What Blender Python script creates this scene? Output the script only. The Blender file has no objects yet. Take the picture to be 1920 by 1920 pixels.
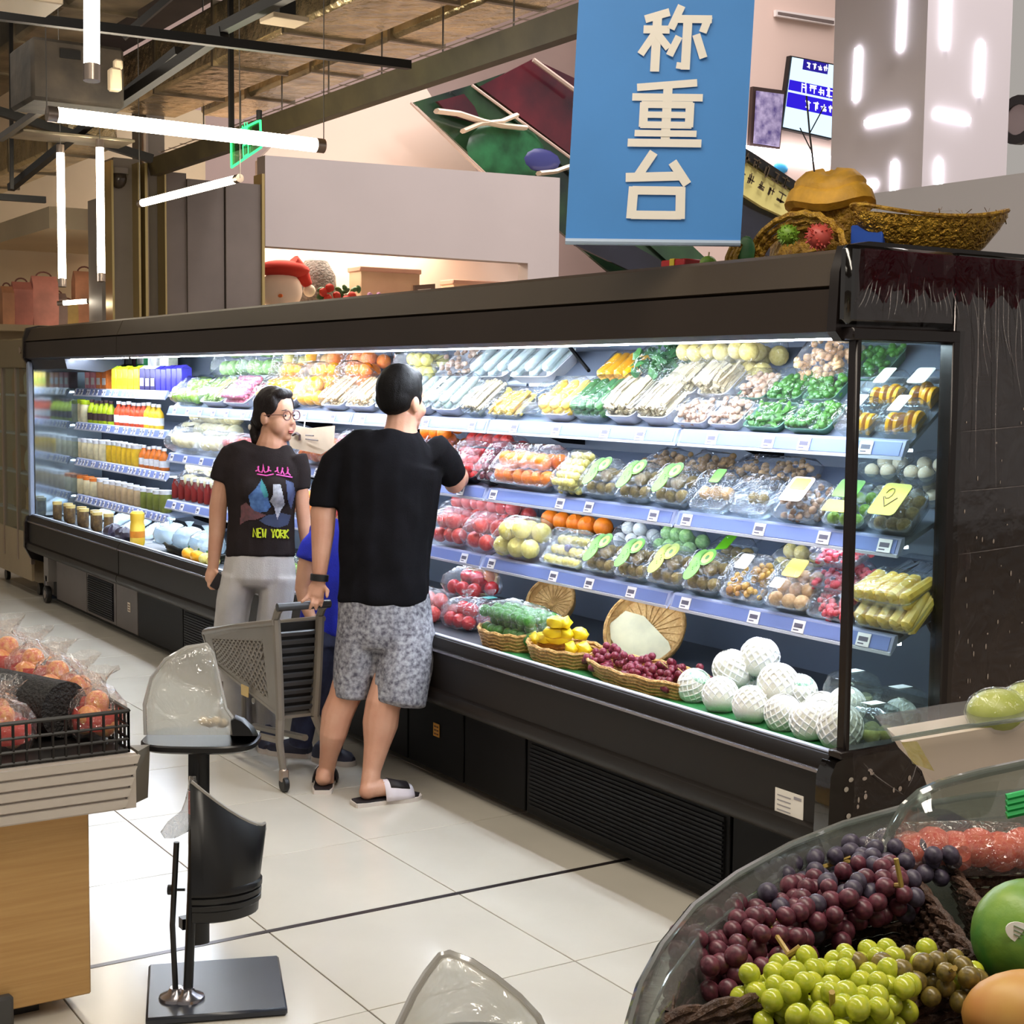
import bpy, bmesh, math, random
from mathutils import Vector, Matrix, Euler
rnd = random.Random(7)
sc = bpy.context.scene
C = sc.collection
# ------------------------------------------------------------------ camera
CAM_F, CAM_H = 2796.0, 1.65
yaw, pitch, roll = [math.radians(a) for a in (32.506, 4.907, 0.647)]
fw = Vector((math.sin(yaw)*math.cos(pitch), math.cos(yaw)*math.cos(pitch), -math.sin(pitch)))
rt0 = Vector((math.cos(yaw), -math.sin(yaw), 0)); up0 = rt0.cross(fw)
rt = rt0*math.cos(roll)+up0*math.sin(roll); up = up0*math.cos(roll)-rt0*math.sin(roll)
cd = bpy.data.cameras.new('camera'); cam = bpy.data.objects.new('camera', cd); C.objects.link(cam)
cd.sensor_width = 36; cd.lens = CAM_F/1920*36; cd.clip_end = 200; cd.clip_start = 0.05
cam.matrix_world = Matrix(((rt.x, up.x, -fw.x, 0), (rt.y, up.y, -fw.y, 0), (rt.z, up.z, -fw.z, CAM_H), (0, 0, 0, 1)))
sc.camera = cam
def P(px, py, x=None, y=None, z=None, d=None):
    D = rt*((px-960)/CAM_F) + up*(-(py-960)/CAM_F) + fw
    t = x/D.x if x is not None else y/D.y if y is not None else (z-CAM_H)/D.z if z is not None else d
    return Vector((0, 0, CAM_H)) + D*t
# ------------------------------------------------------------------ world, lights, exposure
w = bpy.data.worlds.new('world'); sc.world = w; w.use_nodes = True
w.node_tree.nodes['Background'].inputs[0].default_value = (1.0, 0.93, 0.86, 1)
w.node_tree.nodes['Background'].inputs[1].default_value = 0.27
sc.view_settings.view_transform = 'Standard'; sc.view_settings.look = 'None'
sc.view_settings.gamma = 1; sc.view_settings.use_curve_mapping = False
sc.view_settings.exposure = 0.55
def area(name, loc, size, energy, col, rot=(0, 0, 0)):
    l = bpy.data.lights.new(name, 'AREA'); l.shape = 'RECTANGLE'; l.size, l.size_y = size
    l.energy = energy; l.color = col
    o = bpy.data.objects.new(name, l); o.location = loc; o.rotation_euler = rot; C.objects.link(o)
    return o
# the sales floor's rows of ceiling fittings (above and behind the photographer) and the atrium light beyond, plus a lamp added for the pillar
area('sales_floor_light_row', (1.3, 1.0, 4.6), (0.5, 6), 125, (1, 0.90, 0.76))
area('sales_floor_light_row', (-1.2, 4.5, 4.6), (0.5, 8), 48, (1, 0.90, 0.76))
area('aisle_light_row', (1.6, 8.0, 4.4), (0.4, 8), 42, (1, 0.90, 0.76))
area('unseen_atrium_light', (10.0, 11.0, 9.9), (7, 9), 830, (1, 0.93, 0.92))
area('unseen_atrium_light', (6.6, 2.5, 9.9), (1.5, 5), 600, (1, 0.93, 0.92))  # unseen lamp added to brighten the near faces of the white pillar
# ------------------------------------------------------------------ materials
def lin(c):
    return tuple(((v/255)/12.92 if v/255 <= 0.04045 else ((v/255+0.055)/1.055)**2.4) for v in c) + (1,)
MATS = {}
def mat(name, col, rough=0.5, metal=0.0, var=0.0, scale=8.0, bump=0.0, bscale=40.0, trans=0.0, spec=0.5, col2=None, stretch=None, coat=0.0, emit=None, emits=0.0, sss=0.0, alpha=1.0, rvar=0.0):
    if name in MATS: return MATS[name]
    m = bpy.data.materials.new(name); m.use_nodes = True; nt = m.node_tree; b = nt.nodes['Principled BSDF']
    b.inputs['Base Color'].default_value = lin(col); b.inputs['Roughness'].default_value = rough
    b.inputs['Metallic'].default_value = metal; b.inputs['Specular IOR Level'].default_value = spec
    if coat: b.inputs['Coat Weight'].default_value = coat
    if trans: b.inputs['Transmission Weight'].default_value = trans
    if sss: b.inputs['Subsurface Weight'].default_value = sss; b.inputs['Subsurface Radius'].default_value = (0.02, 0.01, 0.006)
    if emit is not None: b.inputs['Emission Color'].default_value = lin(emit); b.inputs['Emission Strength'].default_value = emits
    if var or col2 or bump or rvar:
        tc = nt.nodes.new('ShaderNodeTexCoord'); mp = nt.nodes.new('ShaderNodeMapping'); nt.links.new(tc.outputs['Object'], mp.inputs[0])
        if stretch: mp.inputs['Scale'].default_value = stretch
        n = nt.nodes.new('ShaderNodeTexNoise'); n.inputs['Scale'].default_value = scale; n.inputs['Detail'].default_value = 5
        nt.links.new(mp.outputs[0], n.inputs['Vector'])
        if var or col2:
            r = nt.nodes.new('ShaderNodeValToRGB'); nt.links.new(n.outputs['Fac'], r.inputs[0])
            r.color_ramp.elements[0].position = 0.32; r.color_ramp.elements[1].position = 0.68
            c2 = col2 or tuple(max(0, v*(1-var)) for v in col)
            c1 = col if col2 else tuple(min(255, v*(1+var*0.5)) for v in col)
            r.color_ramp.elements[0].color = lin(c2); r.color_ramp.elements[1].color = lin(c1)
            nt.links.new(r.outputs[0], b.inputs['Base Color'])
        if rvar:
            mr = nt.nodes.new('ShaderNodeMapRange'); nt.links.new(n.outputs['Fac'], mr.inputs[0])
            mr.inputs[3].default_value = max(0, rough-rvar); mr.inputs[4].default_value = rough+rvar
            nt.links.new(mr.outputs[0], b.inputs['Roughness'])
        if bump:
            n2 = nt.nodes.new('ShaderNodeTexNoise'); n2.inputs['Scale'].default_value = bscale; n2.inputs['Detail'].default_value = 4
            nt.links.new(mp.outputs[0], n2.inputs['Vector'])
            bp = nt.nodes.new('ShaderNodeBump'); bp.inputs['Strength'].default_value = min(1, bump); bp.inputs['Distance'].default_value = 0.02
            nt.links.new(n2.outputs['Fac'], bp.inputs['Height']); nt.links.new(bp.outputs[0], b.inputs['Normal'])
    MATS[name] = m
    return m
def film(name, tint=(255, 255, 255), gloss=0.12, rough=0.12, bump=0.4, bscale=30, haze=0.0, hazecol=(235, 240, 245)):
    """clear plastic or glass sheet: see-through with a surface sheen"""
    if name in MATS: return MATS[name]
    m = bpy.data.materials.new(name); m.use_nodes = True; nt = m.node_tree; nt.nodes.clear()
    out = nt.nodes.new('ShaderNodeOutputMaterial'); tr = nt.nodes.new('ShaderNodeBsdfTransparent'); tr.inputs[0].default_value = lin(tint)
    gl = nt.nodes.new('ShaderNodeBsdfGlossy'); gl.inputs['Roughness'].default_value = rough
    lw = nt.nodes.new('ShaderNodeLayerWeight'); lw.inputs[0].default_value = 0.5
    fr = nt.nodes.new('ShaderNodeMath'); fr.operation = 'POWER'; fr.inputs[1].default_value = 5; nt.links.new(lw.outputs['Facing'], fr.inputs[0])
    ad = nt.nodes.new('ShaderNodeMath'); ad.operation = 'ADD'; ad.use_clamp = True; ad.inputs[1].default_value = gloss
    mx = nt.nodes.new('ShaderNodeMixShader'); nt.links.new(fr.outputs[0], ad.inputs[0]); nt.links.new(ad.outputs[0], mx.inputs[0])
    src = tr
    if haze:
        df = nt.nodes.new('ShaderNodeBsdfDiffuse'); df.inputs[0].default_value = lin(hazecol)
        tl = nt.nodes.new('ShaderNodeBsdfTranslucent'); tl.inputs[0].default_value = lin(hazecol)
        a2 = nt.nodes.new('ShaderNodeMixShader'); a2.inputs[0].default_value = 0.5; nt.links.new(df.outputs[0], a2.inputs[1]); nt.links.new(tl.outputs[0], a2.inputs[2])
        m2 = nt.nodes.new('ShaderNodeMixShader'); m2.inputs[0].default_value = haze
        nt.links.new(tr.outputs[0], m2.inputs[1]); nt.links.new(a2.outputs[0], m2.inputs[2]); src = m2
    nt.links.new(src.outputs[0], mx.inputs[1]); nt.links.new(gl.outputs[0], mx.inputs[2]); nt.links.new(mx.outputs[0], out.inputs[0])
    if bump:
        tc = nt.nodes.new('ShaderNodeTexCoord'); n = nt.nodes.new('ShaderNodeTexNoise'); n.inputs['Scale'].default_value = bscale; n.inputs['Detail'].default_value = 3
        n.inputs['Distortion'].default_value = 1.2
        nt.links.new(tc.outputs['Object'], n.inputs['Vector'])
        bp = nt.nodes.new('ShaderNodeBump'); bp.inputs['Strength'].default_value = bump; bp.inputs['Distance'].default_value = 0.03
        nt.links.new(n.outputs['Fac'], bp.inputs['Height'])
        nt.links.new(bp.outputs[0], gl.inputs['Normal'])
    MATS[name] = m
    return m
def glow(name, col, s):
    if name in MATS: return MATS[name]
    m = bpy.data.materials.new(name); m.use_nodes = True; nt = m.node_tree; nt.nodes.clear()
    o = nt.nodes.new('ShaderNodeOutputMaterial'); e = nt.nodes.new('ShaderNodeEmission'); e.inputs[0].default_value = lin(col); e.inputs[1].default_value = s
    nt.links.new(e.outputs[0], o.inputs[0]); MATS[name] = m
    return m
# ------------------------------------------------------------------ mesh builder
class MB:
    def __init__(s): s.v = []; s.f = []; s.m = []; s.cur = 0
    def mi(s, i): s.cur = i; return s
    def add(s, vs, fs):
        o = len(s.v); s.v += [tuple(q) for q in vs]; s.f += [tuple(i+o for i in f) for f in fs]; s.m += [s.cur]*len(fs); return s
    def box(s, c, d, R=None, b=0.0):
        c = Vector(c); h = [k/2 for k in d]
        if b <= 0:
            vs = [Vector((sx*h[0], sy*h[1], sz*h[2])) for sx in (-1, 1) for sy in (-1, 1) for sz in (-1, 1)]
            fs = [(0, 1, 3, 2), (4, 6, 7, 5), (0, 4, 5, 1), (2, 3, 7, 6), (0, 2, 6, 4), (1, 5, 7, 3)]
        else:
            b = min(b, min(h)*0.98); vs = []; idx = {}
            for sx in (-1, 1):
                for sy in (-1, 1):
                    for sz in (-1, 1):
                        for a in range(3):
                            q = [h[0]-b, h[1]-b, h[2]-b]; q[a] = h[a]
                            idx[(sx, sy, sz, a)] = len(vs); vs.append(Vector((sx*q[0], sy*q[1], sz*q[2])))
            fs = []
            for a in range(3):
                u, w_ = [k for k in range(3) if k != a]
                for sg in (-1, 1):
                    q = []
                    for (p, r) in ((-1, -1), (1, -1), (1, 1), (-1, 1)):
                        k = [0, 0, 0]; k[a] = sg; k[u] = p; k[w_] = r; q.append(idx[(*k, a)])
                    fs.append(q if (sg > 0) == (a != 1) else q[::-1])
            for a in range(3):
                u, w_ = [k for k in range(3) if k != a]
                for p in (-1, 1):
                    for r in (-1, 1):
                        k0 = [0, 0, 0]; k0[a] = -1; k0[u] = p; k0[w_] = r; k1 = list(k0); k1[a] = 1
                        fs.append((idx[(*k0, u)], idx[(*k1, u)], idx[(*k1, w_)], idx[(*k0, w_)]))
            for sx in (-1, 1):
                for sy in (-1, 1):
                    for sz in (-1, 1): fs.append([idx[(sx, sy, sz, a)] for a in range(3)])
        if R is not None: vs = [R @ q for q in vs]
        return s.add([q+c for q in vs], fs)
    def rings(s, rs, cap=True, close=True):
        n = len(rs[0]); vs = [q for r in rs for q in r]; fs = []
        for i in range(len(rs)-1):
            for j in range(n if close else n-1):
                k = (j+1) % n; fs.append((i*n+j, i*n+k, (i+1)*n+k, (i+1)*n+j))
        if cap: fs.append(tuple(range(n))[::-1]); fs.append(tuple((len(rs)-1)*n+j for j in range(n)))
        return s.add(vs, fs)
    def tube(s, pts, r, n=8, cap=True, flat=None):
        pts = [Vector(p) for p in pts]; rs = []; N = len(pts)
        up_ = None
        for i, p in enumerate(pts):
            t = (pts[min(i+1, N-1)]-pts[max(i-1, 0)])
            t = t.normalized() if t.length > 1e-9 else Vector((0, 0, 1))
            if up_ is None: up_ = Vector((0, 0, 1)) if abs(t.z) < 0.9 else Vector((1, 0, 0))
            a = t.cross(up_)
            if a.length < 1e-6: a = t.cross(Vector((0, 1, 0)))
            a.normalize(); b = a.cross(t).normalized(); up_ = b
            rr = r[i] if isinstance(r, (list, tuple)) else r
            ra, rb = rr if isinstance(rr, (list, tuple)) else (rr, rr)
            rs.append([p + a*(ra*math.cos(2*math.pi*k/n)) + b*(rb*math.sin(2*math.pi*k/n)) for k in range(n)])
        return s.rings(rs, cap)
    def lathe(s, prof, n=16, M=None, cap=True):
        rs = [[Vector((r*math.cos(2*math.pi*k/n), r*math.sin(2*math.pi*k/n), z)) for k in range(n)] for r, z in prof]
        if M is not None: rs = [[M @ q for q in r] for r in rs]
        return s.rings(rs, cap)
    def ell(s, c, rad, n=10, m=6, R=None, jit=0.0, rn=None):
        c = Vector(c); vs = []; rn = rn or rnd
        for i in range(1, m):
            th = math.pi*i/m
            for j in range(n):
                ph = 2*math.pi*j/n; k = 1+(rn.uniform(-jit, jit) if jit else 0)
                vs.append(Vector((rad[0]*math.sin(th)*math.cos(ph)*k, rad[1]*math.sin(th)*math.sin(ph)*k, rad[2]*math.cos(th)*k)))
        vs.append(Vector((0, 0, rad[2]))); vs.append(Vector((0, 0, -rad[2]))); T, B = len(vs)-2, len(vs)-1; fs = []
        for i in range(m-2):
            for j in range(n):
                k = (j+1) % n; fs.append((i*n+j, (i+1)*n+j, (i+1)*n+k, i*n+k))
        for j in range(n):
            k = (j+1) % n; fs.append((T, j, k)); fs.append((B, (m-2)*n+k, (m-2)*n+j))
        if R is not None: vs = [R @ q for q in vs]
        return s.add([q+c for q in vs], fs)
    def prism(s, poly, h, M=None):
        n = len(poly); vs = [Vector((x, y, 0)) for x, y in poly] + [Vector((x, y, h)) for x, y in poly]
        fs = [tuple(range(n))[::-1], tuple(range(n, 2*n))] + [(i, (i+1) % n, n+(i+1) % n, n+i) for i in range(n)]
        if M is not None: vs = [M @ q for q in vs]
        return s.add(vs, fs)
    def yprism(s, prof, y0, y1):
        """closed outline of (x, z) points run along y"""
        n = len(prof); vs = [(x, y0, z) for x, z in prof] + [(x, y1, z) for x, z in prof]
        return s.add(vs, [tuple(range(n)), tuple(range(n, 2*n))[::-1]] + [(i, n+i, n+(i+1) % n, (i+1) % n) for i in range(n)])
    def quad(s, a, b, c, d): return s.add([a, b, c, d], [(0, 1, 2, 3)])
    def plate(s, pts, t):
        """a planar outline with thickness t behind its normal"""
        pts = [Vector(p) for p in pts]; nrm = (pts[1]-pts[0]).cross(pts[2]-pts[0]).normalized(); n = len(pts)
        return s.add(pts + [p - nrm*t for p in pts], [tuple(range(n)), tuple(range(n, 2*n))[::-1]] + [(i, n+i, n+(i+1) % n, (i+1) % n) for i in range(n)])
    def mesh(s, name, mats, smooth=True, ang=38, fix=True):
        me = bpy.data.meshes.new(name); me.from_pydata(s.v, [], s.f)
        for m in (mats if isinstance(mats, (list, tuple)) else [mats]): me.materials.append(m)
        if len(me.polygons) == len(s.m) and max(s.m, default=0): me.polygons.foreach_set('material_index', s.m)
        if fix:
            bm = bmesh.new(); bm.from_mesh(me); bmesh.ops.recalc_face_normals(bm, faces=bm.faces); bm.to_mesh(me); bm.free()
        if smooth:
            me.polygons.foreach_set('use_smooth', [True]*len(me.polygons)); me.set_sharp_from_angle(angle=math.radians(ang))
        me.update(); return me
    def build(s, name, mats, parent=None, local=False, **k):
        """one mesh object; world coordinates unless local"""
        me = s.mesh(name, mats, **k)
        if parent is None and not local:      # put the origin at the base
            xs, ys, zs = zip(*s.v); c = Vector(((min(xs)+max(xs))/2, (min(ys)+max(ys))/2, min(zs)))
            me.transform(Matrix.Translation(-c)); o = ob(name, me); o.location = c; WL[o.name] = c.copy(); return o
        if parent is not None and not local: me.transform(Matrix.Translation(-WL[parent.name]))
        return ob(name, me, parent)
WL = {}
def ob(name, me, parent=None, loc=None, rot=None, scale=None):
    o = bpy.data.objects.new(name, me); C.objects.link(o)
    if parent is not None: o.parent = parent; WL[o.name] = WL.get(parent.name, Vector()).copy()
    if loc is not None: o.location = loc
    if rot is not None: o.rotation_euler = rot
    if scale is not None: o.scale = scale
    return o
def tag(o, label, cat, group=None, kind=None):
    o['label'] = label; o['category'] = cat
    if group: o['group'] = group
    if kind: o['kind'] = kind
    return o
def thing(name, label, cat, loc=(0, 0, 0), rot=(0, 0, 0), group=None):
    o = bpy.data.objects.new(name, None); C.objects.link(o); o.location = loc; o.rotation_euler = rot
    o.empty_display_size = 0.05; WL[o.name] = Vector(loc); return tag(o, label, cat, group)
def struct(o): o['kind'] = 'structure'; return o
def stuff(o): o['kind'] = 'stuff'; return o
def text_mesh(txt, size, depth=0.002, offset=0.0, space=1.0, align='CENTER'):
    cu = bpy.data.curves.new('lettering', 'FONT'); cu.body = txt; cu.size = size; cu.extrude = depth; cu.offset = offset
    cu.align_x = align; cu.align_y = 'CENTER'; cu.space_line = space; cu.resolution_u = 3
    o = bpy.data.objects.new('lettering', cu); C.objects.link(o)
    dg = bpy.context.evaluated_depsgraph_get(); me = bpy.data.meshes.new_from_object(o.evaluated_get(dg))
    bpy.data.objects.remove(o); bpy.data.curves.remove(cu); return me
def frame(x, y, o):
    """matrix with local x, y axes and origin"""
    x = Vector(x).normalized(); z = x.cross(Vector(y)).normalized(); y = z.cross(x)
    return Matrix(((x.x, y.x, z.x, o[0]), (x.y, y.y, z.y, o[1]), (x.z, y.z, z.z, o[2]), (0, 0, 0, 1)))
def lettering(name, txt, size, M, m, parent, offset=0.0, depth=0.001):
    me = text_mesh(txt, size, depth, offset); me.materials.clear(); me.materials.append(m)
    me.transform(M); me.transform(Matrix.Translation(-WL[parent.name])); me.name = name
    return ob(name, me, parent)
def glyph_marks(name, M, cols, rows, size, m, parent, seed=1):
    """rows of small dense characters that are too far away to read"""
    rn = random.Random(seed); b = MB()
    for r_ in range(rows):
        for c_ in range(cols):
            ox, oy = (c_-(cols-1)/2)*size*1.12, ((rows-1)/2-r_)*size*1.25
            for k in range(5):
                h = rn.random() < 0.5; l = size*rn.uniform(0.5, 0.9); t = size*0.11; x, y = ox+rn.uniform(-0.3, 0.3)*size*(0.3 if h else 1), oy+rn.uniform(-0.38, 0.38)*size*(1 if h else 0.3)
                w_, d_ = (l, t) if h else (t, l); b.prism([(x-w_/2, y-d_/2), (x+w_/2, y-d_/2), (x+w_/2, y+d_/2), (x-w_/2, y+d_/2)], 0.002, M)
    return stuff(b.build(name, m, parent))
ORD = 'first second third fourth fifth sixth seventh eighth ninth tenth eleventh twelfth thirteenth fourteenth fifteenth sixteenth'.split()
# ================================================================== the setting
m_tile = mat('cream_floor_tile', (205, 199, 186), 0.17, var=0.03, scale=2, spec=0.35)
m_grout = mat('floor_grout', (120, 108, 92), 0.6)
m_joint = mat('dark_metal_floor_joint', (70, 62, 62), 0.3, metal=0.6)
T = 0.6625
b = MB(); b.box((4, 8, -0.03), (24, 30, 0.05)); floor = struct(b.build('floor', m_grout))
tb = MB(); tb.box((0, 0, -0.0025), (T-0.004, T-0.004, 0.005), b=0.0012); tile_me = tb.mesh('tile', m_tile)
nt_ = 0
for i in range(-3, 4):
    for j in range(-4, 22):
        cx, cy = 2.40 + (i-0.5)*T, 4.066 + (j-0.5)*T
        if cx < -0.2 and cy > 5: continue
        if cx > 3.4: continue
        o = ob('tile', tile_me, floor, loc=Vector((cx, cy, 0.0)) - WL[floor.name])
        nt_ += 1
b = MB(); b.box((2.0, 4.066, 0.0), (8, 0.022, 0.0024)); struct(b.build('trim_1', m_joint))
# ceiling: dark exposed slab with services
m_slab = mat('dark_ceiling_slab', (38, 34, 31), 0.9, var=0.3, scale=1.5)
b = MB(); b.box((-0.75, 8, 5.55), (13, 32, 0.1)); struct(b.build('ceiling', m_slab))
b = MB(); b.box((12, 8, 10.05), (22, 32, 0.1)); struct(b.build('ceiling_atrium', mat('atrium_ceiling', (214, 206, 204), 0.8)))
m_foil = mat('foil_duct_wrap', (232, 212, 170), 0.24, metal=0.85, var=0.2, scale=4, bump=0.9, bscale=9)
m_foil2 = mat('grey_duct_metal', (150, 138, 118), 0.35, metal=0.8, var=0.3, scale=3, bump=0.3, bscale=6)
m_beam = mat('olive_painted_beam', (92, 82, 56), 0.5, var=0.2, scale=3)
m_blk = mat('black_steel', (20, 18, 17), 0.45)
m_rod = mat('zinc_rod', (120, 115, 110), 0.35, metal=0.8)
def duct(name, x0, x1, z0, z1, y0, y1, m, label, seams=True):
    r = thing(name, label, 'duct', ((x0+x1)/2, (y0+y1)/2, z0))
    b = MB(); b.box(((x0+x1)/2, (y0+y1)/2, (z0+z1)/2), (x1-x0, y1-y0, z1-z0), b=0.03); b.build('duct_body', m, r)
    if seams:
        y = y0+0.6
        while y < y1:
            b = MB(); b.box(((x0+x1)/2, y, (z0+z1)/2), (x1-x0+0.03, 0.04, z1-z0+0.03)); b.build('flange', m_foil2, r); y += 1.3
duct('air_duct', 4.20, 4.78, 4.0, 4.45, 5, 13.2, m_foil, 'wide foil wrapped air duct above the refrigerated case')
duct('air_duct', 5.0, 5.42, 4.05, 4.4, 5, 13.2, m_foil, 'foil air duct next to the mesh cable tray, right of the wide one')
duct('air_duct', 3.0, 3.5, 4.2, 4.6, 6, 16.9, m_foil2, 'plain grey air duct at the upper left of the ceiling')
duct('air_duct', 3.55, 3.95, 3.55, 3.9, 12.3, 16.9, m_foil, 'foil air duct low over the far left aisle')
duct('air_duct', 2.3, 2.7, 3.75, 4.05, 13, 16.9, m_foil2, 'grey air duct at the far left edge of the ceiling')
b = MB(); b.yprism([(4.60, 3.5), (4.68, 3.5), (4.68, 3.64), (4.56, 3.64)], 5.5, 13.4)
tag(b.build('ceiling_beam', m_beam), 'olive brown ceiling beam running along under the mesh tray', 'beam')
# mesh cable tray
r = thing('cable_tray', 'pale wire mesh cable tray hung between duct and olive beam', 'cable tray', (4.75, 9, 3.64))
m_wire = mat('galvanised_wire', (190, 172, 160), 0.35, metal=0.5)
b = MB()
for k in range(5):
    x = 4.7+0.09*k; b.box((x, 9.4, 3.72), (0.006, 8, 0.006))
for k in range(28): b.box((4.88, 5.6+0.29*k, 3.725), (0.40, 0.006, 0.006))
b.build('wire_mesh', m_wire, r)
for k in range(9):
    b = MB(); b.tube([(4.88, 6.0+0.85*k, 3.72), (4.88, 6.0+0.85*k, 5.5)], 0.006, 6); b.build('hanger_rod', m_rod, r)
# black rails and truss
def bar(name, a, c, w_, h, m, label, cat):
    a, c = Vector(a), Vector(c); d = c-a; b = MB()
    M = frame(d, (0, 0, 1) if abs(d.normalized().z) < 0.95 else (0, 1, 0), (a+c)/2); R = M.to_3x3()
    b.box((a+c)/2, (d.length, h, w_), R=R)
    return tag(b.build(name, m), label, cat)
a, c = P(-30, 25, y=8), P(768, 122, y=8); bar('track_rail', a, (c.x, a.y, c.z), 0.05, 0.05, m_blk, 'long black lighting track crossing the top left ceiling', 'rail')
a, c = P(-30, 200, y=11), P(285, 298, y=11); bar('track_rail', a, c, 0.06, 0.06, m_blk, 'black lighting track behind the two upright tubes', 'rail')
a, c = P(-20, 368, y=12), P(85, 375, y=12); bar('track_rail', a, c, 0.05, 0.05, m_blk, 'short black rail low at the far left ceiling', 'rail')
a, c = P(20, 352, d=11), P(335, 95, d=9); bar('truss_strut', a, c, 0.05, 0.05, m_blk, 'dark diagonal strut rising from the lower left rail', 'strut')
a, c = P(190, 215, d=9.5), P(420, 60, d=8.5); bar('truss_strut', a, c, 0.06, 0.06, m_blk, 'thick dark diagonal strut above the long bright tube', 'strut')
a, c = P(395, 65, d=8.6), P(560, -20, d=8); bar('truss_strut', a, c, 0.06, 0.06, m_blk, 'dark strut climbing to the top edge right of the hanging cord', 'strut')
a, c = P(230, 70, d=9), P(330, -15, d=9); bar('truss_strut', a, c, 0.04, 0.04, m_blk, 'thin dark strut beside the top left upright tube', 'strut')
a, c = P(0, 260, d=10), P(85, 200, d=9.4); bar('truss_strut', a, c, 0.04, 0.04, m_rod, 'pale grey diagonal strut at the left edge', 'strut')
a, c = P(432, -10, d=9.7), P(434, 252, d=9.7); bar('hanging_rod', a, c, 0.03, 0.03, m_blk, 'black vertical rod dropping towards the green exit sign', 'rod')
a, c = P(20, -60, d=10.8), P(22, 355, d=10.8); bar('hanging_rod', a, c, 0.025, 0.025, m_blk, 'black vertical rod joining two rails at far left', 'rod')
# emergency box, downlight plates
m_cream = mat('cream_plastic', (226, 206, 176), 0.5)
p = P(215, 150, d=8.8); b = MB(); b.box(p, (0.07, 0.07, 0.13), b=0.01); b.box(p+Vector((0.02, 0, 0.09)), (0.05, 0.05, 0.06), b=0.01); tag(b.build('junction_box', m_cream), 'cream junction box on the thick diagonal strut', 'box')
p = P(533, 38, d=8.5); b = MB(); b.box(p, (0.22, 0.2, 0.03), b=0.005)
r = thing('ceiling_panel_light', 'small square cream panel light at the top of the ceiling', 'ceiling light', p); b.build('panel', m_cream, r)
b = MB(); b.box(p+Vector((0, 0, 0.06)), (0.10, 0.1, 0.09)); b.build('bracket', m_blk, r)
p = P(30, 5, d=7); b = MB(); b.box(p, (0.36, 0.3, 0.03), b=0.005); tag(b.build('ceiling_panel_light', m_cream), 'cream panel light cut by the top left corner', 'ceiling light')
p = P(80, 255, d=10); b = MB(); b.box(p+Vector((0.2, 0, 0)), (0.75, 0.35, 0.02), b=0.004); tag(b.build('ceiling_plate', m_foil2), 'pale metal plate above the two upright tubes', 'plate')
# boxy dark unit with grille at upper left
p = P(125, 150, d=9); r = thing('ceiling_fan_coil', 'dusty grey ceiling unit behind the top left upright tube', 'ceiling unit', p)
b = MB(); b.box(p, (0.55, 0.5, 0.36), b=0.02); b.build('casing', mat('dusty_grey_metal', (62, 54, 45), 0.7, var=0.35, scale=5, bump=0.4, bscale=8), r)
b = MB(); b.box(p+Vector((-0.05, -0.255, 0.1)), (0.12, 0.01, 0.05)); b.build('grille', m_blk, r)
# ------------------------------------------------------------------ LED tube lamps
m_tube = glow('led_tube_glow', (255, 240, 214), 17.0)
m_alu = mat('brushed_aluminium_cap', (176, 160, 148), 0.3, metal=0.9)
def tube_lamp(a, c, r_, label, cord_ends=()):
    a, c = Vector(a), Vector(c); d = (c-a).normalized()
    t = thing('led_tube_lamp', label, 'tube light', a)
    b = MB(); b.tube([a+d*0.05, c-d*0.05], r_, 12); b.build('glowing_tube', m_tube, t)
    for e, s in ((a, 1), (c, -1)):
        b = MB(); b.tube([e, e+d*s*0.055], r_*1.06, 12); b.build('end_cap', m_alu, t)
    for e in cord_ends:
        e = Vector(e); b = MB(); b.tube([e, e+Vector((0, 0, 1.6))], 0.0035, 5); b.build('cord', m_rod, t)
a, c = P(88, 213, y=8.5), P(607, 274, y=8.5); tube_lamp(a, c, 0.042, 'long bright tube lamp hanging level below the black rail', (a, c))
tube_lamp(P(172, -60, d=5), P(172, 152, d=5), 0.027, 'thick upright tube lamp cut by the top left edge')
tube_lamp(P(113, 272, d=10), P(117, 538, d=10), 0.026, 'left of the two slim upright tube lamps', (P(113, 272, d=10),))
tube_lamp(P(187, 262, d=10), P(190, 528, d=10), 0.026, 'right of the two slim upright tube lamps', (P(187, 262, d=10),))
tube_lamp(P(262, 382, d=10.6), P(450, 334, d=9.4), 0.026, 'short slanted tube lamp in front of the grey column panels', (P(262, 382, d=10.6), P(450, 334, d=9.4)))
tube_lamp(P(108, 569, d=14), P(174, 564, d=14), 0.022, 'tiny level tube lamp low over the pink gift bags')
# green exit sign
r = thing('exit_sign', 'green glowing acrylic exit sign hanging from the black rod', 'exit sign', P(462, 315, d=9.7))
q = [P(433, 252, d=9.7), P(434, 314, d=9.7), P(490, 276, d=9.3), P(488, 225, d=9.3)]
b = MB(); b.plate(q, 0.008); b.build('clear_plate', film('green_acrylic', (190, 240, 200), 0.1, 0.1, 0), r)
m_green = glow('green_sign_glow', (60, 230, 120), 2.0)
for i in range(4):
    b = MB(); b.tube([q[i], q[(i+1) % 4]], 0.008, 5); b.build('glowing_edge', m_green, r)
M = frame(q[2]-q[1], q[0]-q[1], (q[0]+q[1]+q[2]+q[3])/4 - fw*0.012)
lettering('exit_lettering', '出\n口', 0.12, M, m_green, r, 0.002)
b = MB(); b.tube([P(486, 225, d=9.3), P(486, 207, d=9.3)], 0.018, 6); b.build('hanger', m_blk, r)
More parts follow.
